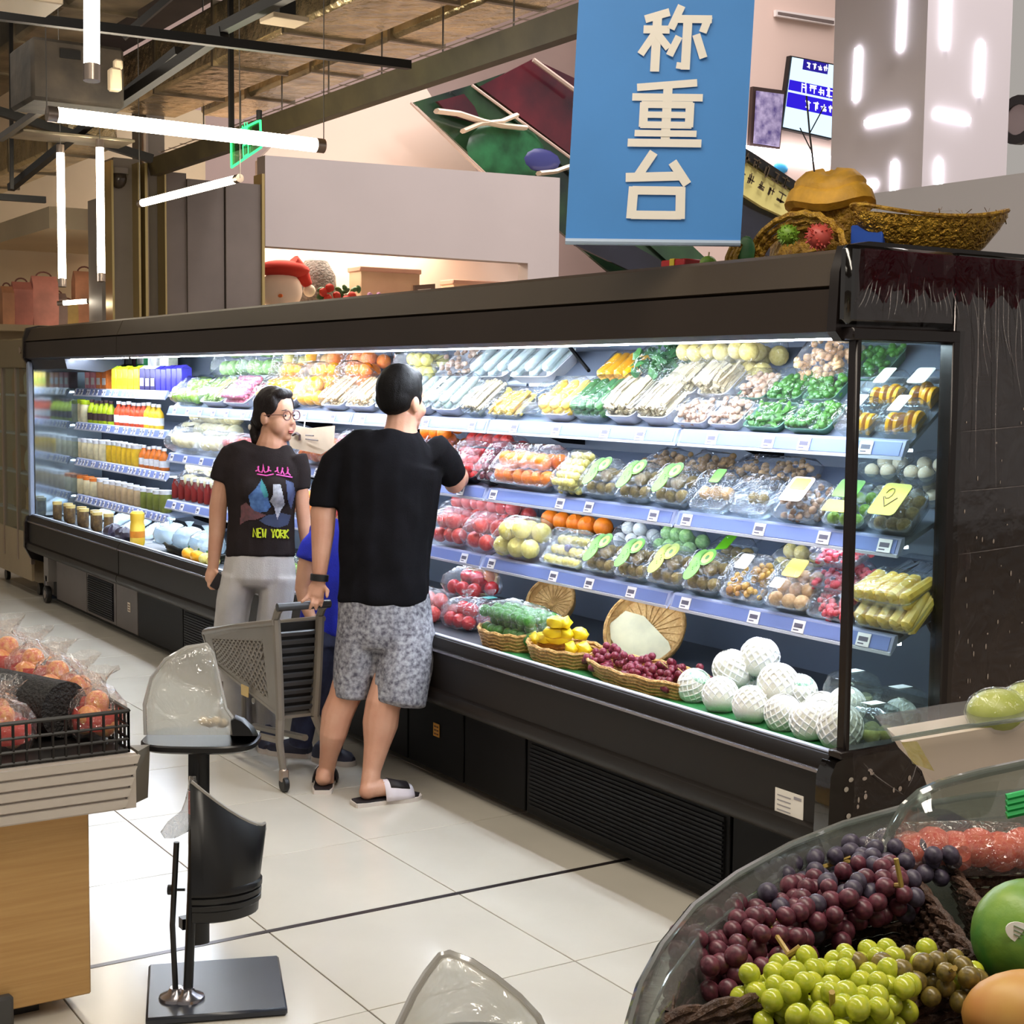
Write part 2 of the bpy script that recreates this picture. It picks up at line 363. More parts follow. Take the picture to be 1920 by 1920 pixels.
# ------------------------------------------------------------------ columns at the back left
m_colg = mat('grey_column_panel', (150, 142, 134), 0.55, var=0.06, scale=2)
m_cold = mat('taupe_column_panel', (120, 110, 104), 0.55, var=0.08, scale=2)
m_gold = mat('brass_corner_strip', (196, 176, 120), 0.3, metal=0.7)
def wbox(name, px0, px1, y, z0, z1, dep, m, kind=True, parent=None):
    a, c = P(px0, 450, y=y), P(px1, 450, y=y); b = MB(); b.box(((a.x+c.x)/2, y+dep/2, (z0+z1)/2), (c.x-a.x, dep, z1-z0))
    o = b.build(name, m, parent)
    if kind and parent is None: struct(o)
    return o
col = thing('clad_column', 'grey panelled column group with brass edges behind the far case', 'column', P(340, 600, y=13.5) * Vector((1, 1, 0)) if False else (P(340, 600, y=13.5).x, 13.5, 0))
wbox('panel', 214, 262, 13.5, 0, 3.65, 0.4, m_colg, parent=col); wbox('panel', 190, 212, 13.6, 0, 3.3, 0.4, m_colg, parent=col)
wbox('panel', 276, 310, 13.55, 0, 4.4, 0.4, m_colg, parent=col); wbox('panel', 312, 350, 13.4, 0, 3.55, 0.5, m_cold, parent=col)
wbox('panel', 352, 420, 13.38, 0, 3.5, 0.5, m_cold, parent=col); wbox('panel', 424, 490, 13.36, 0, 3.5, 0.5, m_cold, parent=col)
for px, wd in ((212, 4), (262, 4), (275, 5), (311, 3), (494, 5)): wbox('corner_strip', px-wd/2, px+wd/2, 13.33, 0, 3.6, 0.2, m_gold, parent=col)
p = P(285, 450, y=13.4); b = MB(); b.tube([(p.x-0.05, 13.42, 0), (p.x-0.05, 13.42, 4.0)], 0.03, 8); b.build('conduit', m_alu, col)
r = thing('security_camera', 'grey dome security camera on the column above the case', 'camera', P(225, 345, y=13.42))
p = P(222, 335, y=13.42); b = MB(); b.ell(p, (0.075, 0.075, 0.09), 12, 8); b.build('dome', mat('smoked_dome', (70, 62, 54), 0.15), r)
b = MB(); b.lathe([(0.09, 0), (0.09, 0.05), (0.05, 0.06)], 14, Matrix.Translation(p+Vector((0, 0, 0.04)))); b.build('housing', m_colg, r)
# beige wall and soffit at far left, shop wall
m_beige = mat('beige_wall', (208, 190, 158), 0.8, var=0.05, scale=1)
b = MB(); b.box((3.0, 17.05, 2.4), (7, 0.1, 4.8)); struct(b.build('wall_left', m_beige))
b = MB(); b.yprism([(3.9, 3.05), (5.3, 3.05), (5.3, 3.25), (3.9, 3.25)], 14.2, 16.9); struct(b.build('trim_2', m_beige))
# white fascia board with the shop below it
m_fas = mat('white_fascia_board', (196, 186, 184), 0.6, var=0.02, scale=1)
m_pink = mat('pale_pink_wall', (236, 212, 196), 0.8)
m_shop = mat('warm_shop_wall', (246, 224, 200), 0.8)
x0, x1, x2 = P(497, 300, y=14).x, P(990, 480, y=14).x, P(1049, 400, y=14).x
fas = MB(); fas.add([(x0, 14, 2.99), (x1, 14, 2.985), (x1, 14, 0), (x2, 14, 0), (x2, 14, 3.95), (x0, 14, 3.88)] + [(x0, 14.2, 2.99), (x1, 14.2, 2.985), (x1, 14.2, 0), (x2, 14.2, 0), (x2, 14.2, 3.95), (x0, 14.2, 3.88)],
    [(0, 1, 4, 5), (1, 2, 3, 4), (6, 11, 10, 7), (7, 10, 9, 8)] + [(i, (i+1) % 6, 6+(i+1) % 6, 6+i) for i in range(6)])
struct(fas.build('wall_shop_front', m_fas))
b = MB(); b.box(((x0+x2)/2+0.5, 17.2, 1.9), (x2-x0+2.5, 0.1, 3.8)); struct(b.build('wall_shop_back', m_shop))
for k, px in enumerate((600, 682, 812, 965)):
    p = P(px, 500, y=17.1); b = MB(); b.box((p.x, 17.12, 1.9), (0.015, 0.03, 3.8)); struct(b.build('trim_%d' % (3+k), mat('beige_joint', (190, 165, 140), 0.7)))
b = MB(); b.box(((x0+x2)/2, 15.7, 3.6), (x2-x0, 3, 0.06)); struct(b.build('ceiling_shop', m_shop))
area('shop_ceiling_lamp', ((x0+x2)/2, 15.8, 3.5), (2.5, 1.2), 70, (1, 0.88, 0.72))
# pink wall rising behind the fascia and the escalator
b = MB(); q = [P(485, 300, y=16), P(560, 225, y=16), P(790, 150, y=16), P(900, 330, y=16), P(1060, 560, y=16), P(485, 620, y=16)]
b.plate([q[5], q[4], q[3], q[2], q[1], q[0]], 0.1); struct(b.build('wall_back', m_pink))
b = MB(); b.box((12, 21.05, 4), (22, 0.1, 12)); struct(b.build('wall_far', mat('mall_far_wall', (214, 190, 182), 0.8, var=0.04, scale=0.6)))
m_gwall = mat('light_grey_parapet', (206, 200, 202), 0.7)
b = MB(); b.yprism([(5.0, 0), (5.15, 0), (5.15, 2.52), (5.0, 2.52)], 2.2, 5.12); struct(b.build('wall_right', m_gwall))
b = MB(); b.yprism([(6.2, 0), (6.3, 0), (6.3, 2.2), (6.2, 2.2)], 7, 12.4); struct(b.build('wall_low_gallery', mat('pale_pink_parapet', (232, 208, 196), 0.8)))
# escalator
esc = thing('escalator', 'escalator with maroon and green printed glass sides behind the fascia board', 'escalator', (10, 15, 0))
def ep(px, py, y=15.0): return P(px, py, y=y)
def eplate(name, pts, m, y=15.0, t=0.05, parent=None):
    b = MB(); b.plate([ep(*q_, y=y) for q_ in pts], t); return b.build(name, m, parent or esc)
m_mar = mat('maroon_glass_print', (104, 34, 44), 0.12, col2=(40, 26, 36), scale=1.2, coat=0.5)
m_dgr = mat('dark_green_glass_print', (52, 84, 52), 0.12, col2=(28, 40, 40), scale=1.5, coat=0.5)
m_dk = mat('dark_navy_glass', (42, 44, 60), 0.1, col2=(28, 26, 34), scale=1.0, coat=0.5)
m_ste = mat('escalator_trim', (214, 192, 178), 0.35, metal=0.3)
eplate('glass_panel', [(775, 192), (912, 318), (1250, 600), (1330, 560), (1090, 345), (888, 158)], m_dgr, 15.3)
eplate('glass_panel', [(892, 156), (1090, 345), (1330, 560), (1340, 500), (1080, 255), (985, 165), (965, 130)], m_dgr, 15.25)
eplate('glass_panel', [(900, 162), (1068, 288), (1100, 300), (1085, 150), (1000, 110)], m_mar, 15.2)
eplate('glass_panel', [(820, 190), (845, 215), (905, 235), (890, 200), (870, 176)], m_mar, 15.18)
eplate('glass_panel', [(1070, 430), (1080, 460), (1230, 530), (1340, 600), (1330, 540), (1180, 455)], m_dk, 15.1)
for (a_, b_, wd) in (((770, 193), (905, 325), 4), ((885, 160), (1075, 300), 5), ((1000, 112), (1085, 175), 8), ((780, 200), (1010, 420), 3)):
    b = MB(); b.tube([ep(*a_, y=15.05), ep(*b_, y=15.05)], wd*0.0035, 6); b.build('trim_rail', m_ste, esc)
m_wht = mat('white_vine_print', (236, 220, 200), 0.4)
for pts in ([(818, 208), (860, 213), (905, 228), (945, 236), (985, 240)], [(868, 246), (900, 232), (940, 228), (968, 216)], [(1010, 325), (1040, 322), (1068, 312)]):
    b = MB(); b.tube([ep(*q_, y=14.98) for q_ in pts], [(0.07, 0.03)]*len(pts), 6); b.build('vine_print', m_wht, esc)
b = MB(); b.ell(ep(950, 285, y=15.1), (0.55, 0.05, 0.35), 14, 8); b.build('leaf_print', mat('green_leaf_print', (44, 104, 66), 0.3, var=0.3, scale=4), esc)
b = MB(); b.ell(ep(1012, 300, y=15.08), (0.3, 0.04, 0.14), 12, 6); b.build('berry_print', mat('blue_berry_print', (60, 64, 120), 0.3), esc)
# second flight with the yellow notice (right of the banner)
es2 = thing('escalator', 'second escalator flank with a pale yellow notice, right of the blue banner', 'escalator', (10.5, 12, 0))
def e2(name, pts, m, y=12.0, t=0.05):
    b = MB(); b.plate([ep(*q_, y=y) for q_ in pts], t); return b.build(name, m, es2)
e2('side_panel', [(1370, 360), (1370, 440), (1440, 480), (1620, 560), (1500, 400), (1415, 372)], m_dk, 12.1)
p = ep(1560, 520, y=12.25); b = MB(); b.box((p.x, 12.3, p.z/2+0.3), (0.4, 0.3, p.z+0.6)); b.build('support', m_gwall, es2)
e2('handrail', [(1370, 262), (1370, 280), (1505, 368), (1560, 420), (1575, 412), (1500, 345), (1410, 285)], m_blk, 11.95)
e2('notice_board', [(1370, 282), (1370, 350), (1430, 388), (1500, 420), (1490, 352), (1412, 300)], mat('pale_yellow_notice', (232, 222, 140), 0.5), 12.0)
M = frame(ep(1490, 352, y=11.9)-ep(1410, 300, y=11.9), (0, 0, 1), ep(1432, 334, y=11.93))
glyph_marks('notice_print', M, 5, 2, 0.13, mat('dark_brown_print', (74, 60, 40), 0.6), es2, 3)
# wall of the upper gallery with poster and screen, ledge light
b = MB(); b.box((15.6, 16.2, 5), (6.5, 0.1, 7)); struct(b.build('wall_gallery', mat('gallery_wall', (222, 196, 184), 0.8)))
m_led = glow('white_led_strip', (250, 246, 255), 7.0)
b = MB(); b.plate([P(1395, 272, y=16.04), P(1395, 282, y=16.04), P(1575, 308, y=16.04), P(1575, 294, y=16.04)], 0.115)
tag(b.build('ledge_light', m_led), 'white light line along the ledge beneath poster and screen', 'strip light')
r = thing('wall_poster', 'dark framed violet poster on the gallery wall beside the screen', 'poster', P(1440, 270, y=16.08))
q = [P(1412, 162, y=16.08), P(1406, 276, y=16.08), P(1462, 284, y=16.08), P(1472, 170, y=16.08)]
b = MB(); b.plate(q, 0.06); b.build('picture_frame', mat('dark_brown_frame', (60, 44, 40), 0.4), r)
q2 = [q[i]*0.86+(q[0]+q[1]+q[2]+q[3])/4*0.14 - Vector((0, 0.03, 0)) for i in range(4)]
b = MB(); b.plate(q2, 0.01); b.build('print', mat('violet_poster_print', (196, 186, 226), 0.5, col2=(84, 72, 140), scale=9), r)
r = thing('video_screen', 'bright blue and white video screen on the gallery wall', 'screen', P(1520, 250, y=16.08))
def lerp4(q, u, v): return (q[0]*(1-u)+q[3]*u)*(1-v) + (q[1]*(1-u)+q[2]*u)*v
q = [P(1482, 104, y=16.07), P(1464, 240, y=16.07), P(1560, 262, y=16.07), P(1575, 122, y=16.07)]
b = MB(); b.plate(q, 0.08); b.build('screen_body', m_blk, r)
def scr(name, u0, u1, v0, v1, m, dy=0.012):
    b = MB(); b.plate([lerp4(q, u0, v0)-Vector((0, dy, 0)), lerp4(q, u0, v1)-Vector((0, dy, 0)), lerp4(q, u1, v1)-Vector((0, dy, 0)), lerp4(q, u1, v0)-Vector((0, dy, 0))], 0.004); return b.build(name, m, r)
g_w = glow('screen_white', (196, 222, 246), 1.1); g_b = glow('screen_blue', (44, 28, 190), 1.0); g_n = glow('screen_navy', (38, 30, 130), 1.0); g_t = glow('screen_text', (240, 240, 255), 1.2)
scr('screen_image', 0.03, 1, 0.02, 0.98, g_w); scr('blue_band', 0.03, 1, 0.33, 0.47, g_b, 0.02); scr('blue_band', 0.03, 1, 0.50, 0.70, g_b, 0.02); scr('logo_plate', 0.25, 0.75, 0.02, 0.16, g_n, 0.02)
for n_, u, v, s_ in ((4, 0.52, 0.09, 0.10), (5, 0.66, 0.40, 0.15), (4, 0.66, 0.61, 0.14)):
    M = frame(q[3]-q[0], q[0]-q[1], lerp4(q, u, v)-Vector((0, 0.03, 0))); glyph_marks('screen_print', M, n_, 1, s_, g_t, r, n_)
b = MB(); b.ell(P(1464, 315, y=16.13), (0.14, 0.03, 0.08), 12, 6); tag(b.build('hanging_sign', mat('sky_blue_sign', (60, 160, 214), 0.4)), 'small round sky blue sign above the yellow notice', 'sign')
# air vent
b = MB(); p = P(1510, 34, y=16.08); 
r = thing('air_vent', 'long white slotted air vent at the top of the gallery wall', 'vent', p)
b.plate([P(1455, 18, y=16.08), P(1455, 30, y=16.08), P(1566, 48, y=16.08), P(1566, 34, y=16.08)], 0.05); b.build('frame', mat('white_vent', (236, 226, 222), 0.5), r)
b = MB(); b.plate([P(1460, 22, y=16.0), P(1460, 27, y=16.0), P(1564, 45, y=16.0), P(1564, 39, y=16.0)], 0.02); b.build('slot', mat('vent_slot', (110, 96, 92), 0.6), r)
# white pillar with light strips
pil = thing('white_pillar', 'big white pillar with short glowing light strips, right of the screen', 'pillar', (7.4, 6.8, 0))
m_pil = mat('white_pillar_paint', (226, 218, 222), 0.5)
b = MB(); b.box((7.38, 6.80, 3), (0.76, 0.78, 6)); b.build('shaft', m_pil, pil)
def strip_on(face, pa, pb, wd=0.034):
    kw = dict(x=6.99) if face == 'l' else dict(y=6.40)
    a_, c_ = P(*pa, **kw), P(*pb, **kw); b = MB(); d = c_-a_
    b.box((a_+c_)/2, (d.length, wd, 0.02), R=frame(d, (0, 0, 1) if abs(d.normalized().z) < 0.9 else ((0, 1, 0) if face == 'l' else (1, 0, 0)), (0, 0, 0)).to_3x3()); b.build('light_strip', m_led, pil)
for f_, a_, c_ in (('l', (1692, -40), (1686, 94)), ('l', (1608, 90), (1603, 188)), ('l', (1622, 231), (1700, 214)), ('l', (1676, 303), (1674, 358)), ('l', (1590, 353), (1642, 345)),
                   ('r', (1778, -40), (1774, 90)), ('r', (1842, 80), (1837, 178)), ('r', (1755, 213), (1818, 226)), ('r', (1763, 300), (1762, 346))): strip_on(f_, a_, c_)
b = MB(); b.box((9.3, 6.6, 1.6), (0.8, 0.1, 3.2)); b.box((9.3, 6.58, 4.6), (0.9, 0.1, 1.5)); struct(b.build('wall_far_right', m_pink))
r = thing('tyre_display', 'dark display tyre at the right edge behind the pillar', 'ornament', P(1905, 235, x=8.2))  # a tyre with its hub, on display in the mall
b = MB(); c_ = P(1912, 225, x=8.2); Mx = frame((0, 1, 0), (0, 0, 1), c_)
b.lathe([(0.10, -0.03), (0.16, -0.03), (0.16, 0.03), (0.10, 0.03), (0.10, -0.03)], 20, Mx, cap=False); b.build('tyre', m_blk, r)
b = MB(); b.lathe([(0.02, -0.02), (0.10, -0.02), (0.10, 0.02), (0.02, 0.02)], 16, Mx); b.build('hub', mat('grey_hub', (150, 140, 138), 0.3, metal=0.6), r)
# ------------------------------------------------------------------ blue hanging banner
ban = thing('hanging_banner', 'blue hanging banner with white characters above the refrigerated case', 'banner', P(1230, 457, d=4.6))
q = [P(1092, -120, d=4.6), P(1060, 455, d=4.6), P(1388, 459, d=4.6), P(1422, -120, d=4.6)]
b = MB(); b.plate(q, 0.012); b.build('cloth', mat('blue_banner', (66, 140, 214), 0.55, var=0.04, scale=2), ban)
b = MB(); b.tube([q[1]+up*0.004, q[2]+up*0.004], 0.010, 8); b.build('bottom_rod', mat('pale_blue_rod', (170, 190, 214), 0.4), ban)
m_let = mat('cream_white_print', (240, 234, 222), 0.5)
ex, ey = (q[2]-q[1]).normalized(), (q[0]-q[1]).normalized(); eo = q[1] - fw*0.006
bs = 4.6/CAM_F
def glyph(cx, cy, strokes):
    b = MB()
    for k_, (x0_, y0_, x1_, y1_, wd) in enumerate(strokes):
        a_ = Vector((x0_, y0_)); c_ = Vector((x1_, y1_)); d = (c_-a_).normalized(); n_ = Vector((-d.y, d.x))*wd/2
        qs = [a_-n_, c_-n_, c_+n_, a_+n_]
        pts = [eo + ex*((cx+k.x-1060)*bs) + ey*((455-(cy+k.y))*bs) for k in qs]
        if (pts[1]-pts[0]).cross(pts[2]-pts[0]).dot(fw) > 0: pts = pts[::-1]
        pts = [q_ - fw*(0.0003*k_) for q_ in pts]; b.plate(pts, 0.0006)
    b.build('character', m_let, ban)
glyph(1239, 71, [(-53, -36, -8, -50, 15), (-55, -17, -6, -17, 15), (-30, -42, -30, 62, 17), (-30, -15, -58, 30, 14), (-28, -8, -6, 18, 14),
    (14, -62, -4, -18, 15), (4, -37, 72, -37, 15), (66, -42, 56, -12, 15), (27, -32, 27, 58, 17), (27, 52, 10, 50, 12), (12, -4, -4, 32, 14), (44, -8, 60, 36, 15)])
glyph(1236, 209, [(-58, -46, 54, -56, 14), (-66, -28, 66, -28, 14), (0, -55, 0, 58, 17), (-48, -14, 48, -14, 13), (-48, 5, 48, 5, 12), (-48, 24, 48, 24, 13), (-43, -18, -43, 28, 16), (43, -18, 43, 28, 16),
    (-58, 40, 58, 40, 12), (-70, 58, 68, 58, 15)])
glyph(1226, 346, [(-10, -62, -38, -16, 17), (-60, -14, 44, -18, 17), (26, -44, 56, -2, 17), (-46, 10, 48, 10, 16), (-46, 56, 48, 56, 16), (-44, 3, -46, 63, 18), (44, 3, 46, 63, 18)])
# ================================================================== refrigerated case
FY0, FYS, FY1 = 2.93, 9.115, 11.25
m_can1 = mat('taupe_canopy_metal', (64, 54, 43), 0.55, var=0.05, scale=2, spec=0.2)
m_can2 = mat('dark_brown_canopy_metal', (46, 37, 31), 0.5, var=0.05, scale=2, spec=0.25)
m_bump = mat('black_brown_bumper', (27, 22, 19), 0.42, var=0.06, scale=3, spec=0.25)
m_kick = mat('black_kick_plate', (12, 11, 12), 0.5, var=0.2, scale=4, spec=0.15)
m_lip = mat('pale_lip', (196, 204, 224), 0.35)
m_chrome = mat('satin_chrome_strip', (150, 146, 150), 0.22, metal=0.9)
m_inner = mat('slate_inner_panel', (74, 84, 98), 0.45, var=0.06, scale=3)
m_deck = mat('dark_deck', (42, 46, 52), 0.45)
m_shelf = mat('grey_shelf_steel', (118, 128, 146), 0.4, metal=0.2)
m_rail = mat('lilac_price_rail', (158, 166, 200), 0.32)
m_railw = mat('pale_rail_edge', (206, 210, 226), 0.35)
m_railb = mat('blue_rail_insert', (112, 128, 184), 0.4)
m_tag = mat('white_price_tag', (240, 238, 240), 0.5)
m_tagd = mat('price_tag_print', (96, 92, 110), 0.5)
m_glass = film('case_glass', (232, 242, 240), 0.03, 0.02, 0)
m_caseled = glow('case_led', (228, 240, 255), 62.0)
m_shled = glow('shelf_led', (228, 240, 255), 25.0)
m_post = mat('dark_post', (34, 28, 27), 0.25, metal=0.3)
def case(y0, y1, label):
    return thing('refrigerated_case', label, 'display case', (3.4, (y0+y1)/2, 0))
nearc = case(FY0, FYS, 'long open refrigerated produce case behind the two shoppers')
farc = case(FYS, FY1, 'far end section of the refrigerated case with bottles and jars')
for cs, y0, y1 in ((nearc, FY0, FYS-0.004), (farc, FYS+0.004, FY1)):
    b = MB(); b.yprism([(3.98, 2.03), (2.99, 2.03), (2.945, 2.015), (2.905, 1.925), (2.93, 1.915), (3.30, 1.915), (3.32, 1.97), (3.98, 1.97)], y0, y1); b.build('canopy_top', m_can1, cs)
    b = MB(); b.yprism([(2.93, 1.915), (2.903, 1.915), (2.90, 1.80), (2.935, 1.785), (3.02, 1.80), (3.30, 1.86), (3.30, 1.915)], y0, y1); b.build('canopy_front', m_can2, cs)
    for x, z in ((2.985, 1.788), (3.075, 1.806)):
        b = MB(); b.box((x, (y0+y1)/2, z), (0.022, y1-y0-0.1, 0.012)); b.build('led_strip', m_caseled, cs)
    b = MB(); b.yprism([(3.72, 0.35), (3.98, 0.35), (3.98, 1.97), (3.72, 1.97)], y0, y1); b.build('back_panel', m_inner, cs)
    b = MB(); b.yprism([(2.955, 0.615), (3.72, 0.645), (3.72, 0.35), (3.0, 0.35)], y0, y1); b.build('deck', m_deck, cs)
    b = MB(); b.yprism([(2.958, 0.638), (2.94, 0.645), (2.915, 0.640), (2.897, 0.615), (2.897, 0.60), (2.958, 0.57)], y0, y1); b.build('bumper_lip', m_bump, cs)
    b = MB(); b.yprism([(2.925, 0.6435), (2.958, 0.6385), (2.958, 0.644), (2.925, 0.648)], y0, y1); b.build('lip_strip', m_lip, cs)
    b = MB(); b.yprism([(2.897, 0.60), (2.889, 0.597), (2.889, 0.589), (2.897, 0.586)], y0, y1); b.build('chrome_strip', m_chrome, cs)
    ys = [y0, (y0+y1)/2, y1] if cs is nearc else [y0, y1]
    for k in range(len(ys)-1):
        b = MB(); b.yprism([(2.955, 0.59), (2.90, 0.585), (2.90, 0.44), (2.955, 0.42)], ys[k]+0.003, ys[k+1]-0.003); b.build('bumper_panel', m_bump, cs)
    b = MB(); b.yprism([(2.955, 0.44), (2.90, 0.44), (2.886, 0.43), (2.882, 0.405), (2.888, 0.385), (2.915, 0.365), (3.05, 0.345), (3.05, 0.42)], y0, y1); b.build('bumper_moulding', m_bump, cs)
    b = MB(); b.yprism([(3.05, 0.35), (3.98, 0.35), (3.98, 0.04), (3.05, 0.04)], y0, y1); b.build('base_box', m_kick, cs)
# kick panels, grilles, stickers
ky = [FY0+0.02, 3.45, 4.62, 5.08, 5.55, 6.65, 7.4, 8.3, FYS]
for k in range(len(ky)-1):
    b = MB(); b.box((3.035, (ky[k]+ky[k+1])/2, 0.185), (0.03, ky[k+1]-ky[k]-0.012, 0.29), b=0.003); b.build('kick_panel', m_kick, nearc)
m_slat = mat('black_grille_slat', (16, 17, 22), 0.45, spec=0.2)
def grille(cs, y0, y1):
    f = MB(); f.box((3.017, (y0+y1)/2, 0.185), (0.006, y1-y0, 0.25)); g = f.build('grille', mat('grille_void', (8, 8, 10), 0.8), cs)
    for k in range(15):
        b = MB(); b.box((3.012, (y0+y1)/2, 0.078+k*0.0152), (0.008, y1-y0, 0.0075)); b.build('slat', m_slat, g)
grille(nearc, 3.48, 4.58); grille(nearc, 7.45, 8.26)
ky = [FYS+0.005, 9.55, 10.2, FY1-0.3]
for k in range(3):
    b = MB(); b.box((3.035, (ky[k]+ky[k+1])/2, 0.185), (0.03, ky[k+1]-ky[k]-0.012, 0.29), b=0.003); b.build('kick_panel', m_cold, farc)
grille(farc, 9.6, 10.15)
def sticker(cs, y, z, w_, h, col, name='sticker', x=3.017):
    b = MB(); b.box((x, y, z), (0.002, w_, h)); o = b.build(name, mat('sticker_'+str(col[0]), col, 0.5), cs)
    b = MB()
    for i in range(3):
        for j in range(2):
            if rnd.random() < 0.8: b.box((x-0.0015, y-w_*0.22+j*w_*0.4, z-h*0.3+i*h*0.28), (0.001, w_*0.3, h*0.12))
    b.build('print', mat('sticker_print', (120, 70, 30), 0.5), o)
sticker(nearc, 5.30, 0.215, 0.05, 0.055, (226, 160, 50)); sticker(farc, 9.28, 0.20, 0.05, 0.06, (232, 214, 186))
p = P(1475, 1513, x=2.89); b = MB(); b.box((2.899, p.y, p.z), (0.002, 0.115, 0.085)); st = b.build('rating_label', mat('paper_label', (232, 226, 216), 0.6), nearc)
b = MB()
for k in range(4): b.box((2.8975, p.y+0.02, p.z+0.024-k*0.014), (0.001, 0.055, 0.003))
b.box((2.8975, p.y-0.035, p.z+0.03), (0.001, 0.03, 0.008)); b.build('print', mat('label_print', (150, 146, 150), 0.6), st)
# caster of the far end
r = thing('caster_wheel', 'black caster wheel under the far left end of the case', 'wheel', (2.98, 11.05, 0))
Mx = frame((0, 1, 0), (0, 0, 1), (2.98, 11.05, 0.065))
b = MB(); b.lathe([(0.03, -0.015), (0.06, -0.018), (0.065, -0.012), (0.065, 0.012), (0.06, 0.018), (0.03, 0.015)], 20, Mx); b.build('tyre', m_blk, r)
b = MB(); b.lathe([(0.012, -0.02), (0.032, -0.02), (0.032, 0.02), (0.012, 0.02)], 14, Mx); b.build('hub', m_chrome, r)
b = MB(); b.box((3.0, 11.06, 0.13), (0.05, 0.04, 0.14)); b.box((3.02, 11.06, 0.26), (0.09, 0.12, 0.2)); b.build('fork', m_colg, r)
# end panels
m_endp = mat('glossy_black_end_panel', (20, 17, 15), 0.12, var=0.3, scale=3, bump=0.25, bscale=7, coat=0.6)
ep_ = MB(); ep_.box((3.645, FY0-0.02, 1.015), (0.67, 0.04, 2.03), b=0.006); ep_.build('end_panel', m_endp, nearc)
b = MB(); b.box((3.10, FY0-0.02, 1.925), (0.42, 0.04, 0.21), b=0.012); b.build('end_header', m_endp, nearc)
b = MB(); b.yprism([(3.0, 2.045), (2.915, 2.03), (2.892, 1.96), (2.885, 1.80), (2.91, 1.775), (3.98, 1.775), (3.98, 2.045)], FY0-0.004, FY0+0.03); b.build('canopy_end_cap', m_post, nearc)
b = MB(); b.box((3.12, FY0-0.02, 1.795), (0.42, 0.05, 0.035), b=0.004); b.build('glass_frame', m_post, nearc)
b = MB(); b.box((3.315, FY0-0.02, 1.21), (0.03, 0.05, 1.15), b=0.004); b.build('glass_frame', m_post, nearc)
b = MB(); b.box((3.12, FY0-0.02, 0.648), (0.42, 0.05, 0.022), b=0.004); b.build('glass_frame', m_post, nearc)
b = MB(); b.box((2.943, FY0-0.02, 1.22), (0.022, 0.035, 1.15), b=0.005); b.build('corner_post', m_post, nearc)
b = MB(); b.box((3.125, FY0-0.02, 1.22), (0.36, 0.006, 1.13)); b.build('side_glass', m_glass, nearc)
b = MB(); b.yprism([(3.98, 0.64), (2.95, 0.64), (2.905, 0.628), (2.885, 0.59), (2.88, 0.42), (2.90, 0.37), (3.05, 0.33), (3.98, 0.33)], FY0-0.035, FY0+0.02); b.build('bumper_end_cap', m_endp, nearc)
b = MB(); b.box((3.5, FY0-0.01, 0.18), (0.94, 0.03, 0.32)); b.build('base_end', m_kick, nearc)
# wrinkled wrapping left on the end panel
m_wrap = film('wrinkled_wrap', (255, 250, 250), 0.02, 0.18, 1.0, 9)
gx, gz = 30, 56; vs = []; fs = []
rw = random.Random(3)
for j in range(gz+1):
    for i in range(gx+1):
        x = 2.92+i*(1.05/gx); z = 0.36+j*(1.66/gz)
        if x < 3.315 and z < 1.82: x_ = x
        k = abs(math.sin(x*47+math.sin(z*9)*2.2))*0.5+abs(math.sin(x*21-z*13))*0.5
        vs.append((x, FY0-0.042-0.012*k*k - rw.random()*0.003, z))
for j in range(gz):
    for i in range(gx):
        x = 2.92+(i+0.5)*(1.05/gx); z = 0.36+(j+0.5)*(1.66/gz)
        if x < 3.335 and 0.66 < z < 1.80: continue
        if z < 0.68 and x < 2.95: continue
        fs.append((j*(gx+1)+i, j*(gx+1)+i+1, (j+1)*(gx+1)+i+1, (j+1)*(gx+1)+i))
b = MB(); b.add(vs, fs); b.build('plastic_wrap', m_wrap, nearc, fix=False)
m_red = film('maroon_wrap', (150, 30, 60), 0.02, 0.2, 1.0, 12, haze=0.35, hazecol=(90, 12, 34))
b = MB(); vs = []; fs = []
for i in range(41):
    x = 2.94+i*0.022; dz = 0.012*math.sin(i*1.3)+0.008*math.sin(i*2.9)
    vs += [(x, FY0-0.047-0.004*(i % 2), 2.02), (x, FY0-0.052-0.005*(i % 2), 1.96+dz), (x, FY0-0.046, 1.905+dz*1.6)]
for i in range(40):
    for k in range(2): fs.append((i*3+k, i*3+k+1, i*3+k+4, i*3+k+3))
b.add(vs, fs); b.build('maroon_film', m_red, nearc, fix=False)
m_wrk = film('wrap_crease', (255, 255, 255), 0.2, 0.25, 0.5, 60, haze=0.22, hazecol=(200, 190, 190))
rw = random.Random(11)
def crease(x0, z0, x1, z1, bow):
    n = 9; pts = []
    for k in range(n+1):
        t = k/n; pts.append((x0+(x1-x0)*t+bow*math.sin(math.pi*t), FY0-0.050-0.003*math.sin(7*t), z0+(z1-z0)*t))
    b = MB(); b.tube(pts, [0.0003+0.0011*math.sin(math.pi*min(1, max(0.02, k/n))) for k in range(n+1)], 5); b.build('wrap_crease', m_wrk, nearc)
for k in range(20): x_ = 2.945+k*0.0205; crease(x_+rw.uniform(-0.004, 0.004)-(0.2-k*0.02)*0.12, 1.835+rw.uniform(0, 0.05), x_+(0.2-k*0.02)*0.16, 1.995-rw.uniform(0, 0.05), rw.uniform(-0.008, 0.008))
for k in range(16): x_ = 3.36+k*0.022; crease(x_, 2.0-rw.uniform(0, 0.08), x_+rw.uniform(0.0, 0.05), 1.95-rw.uniform(0.12, 0.6), rw.uniform(-0.02, 0.02))
for z_ in (1.55, 1.38, 1.20): crease(3.345, z_-0.02, 3.75, z_+rw.uniform(-0.01, 0.01), 0.0)
for k in range(8): crease(2.95+rw.uniform(0, 0.35), 0.50+rw.uniform(0, 0.06), 2.98+rw.uniform(0, 0.35), 0.62, rw.uniform(-0.01, 0.01))
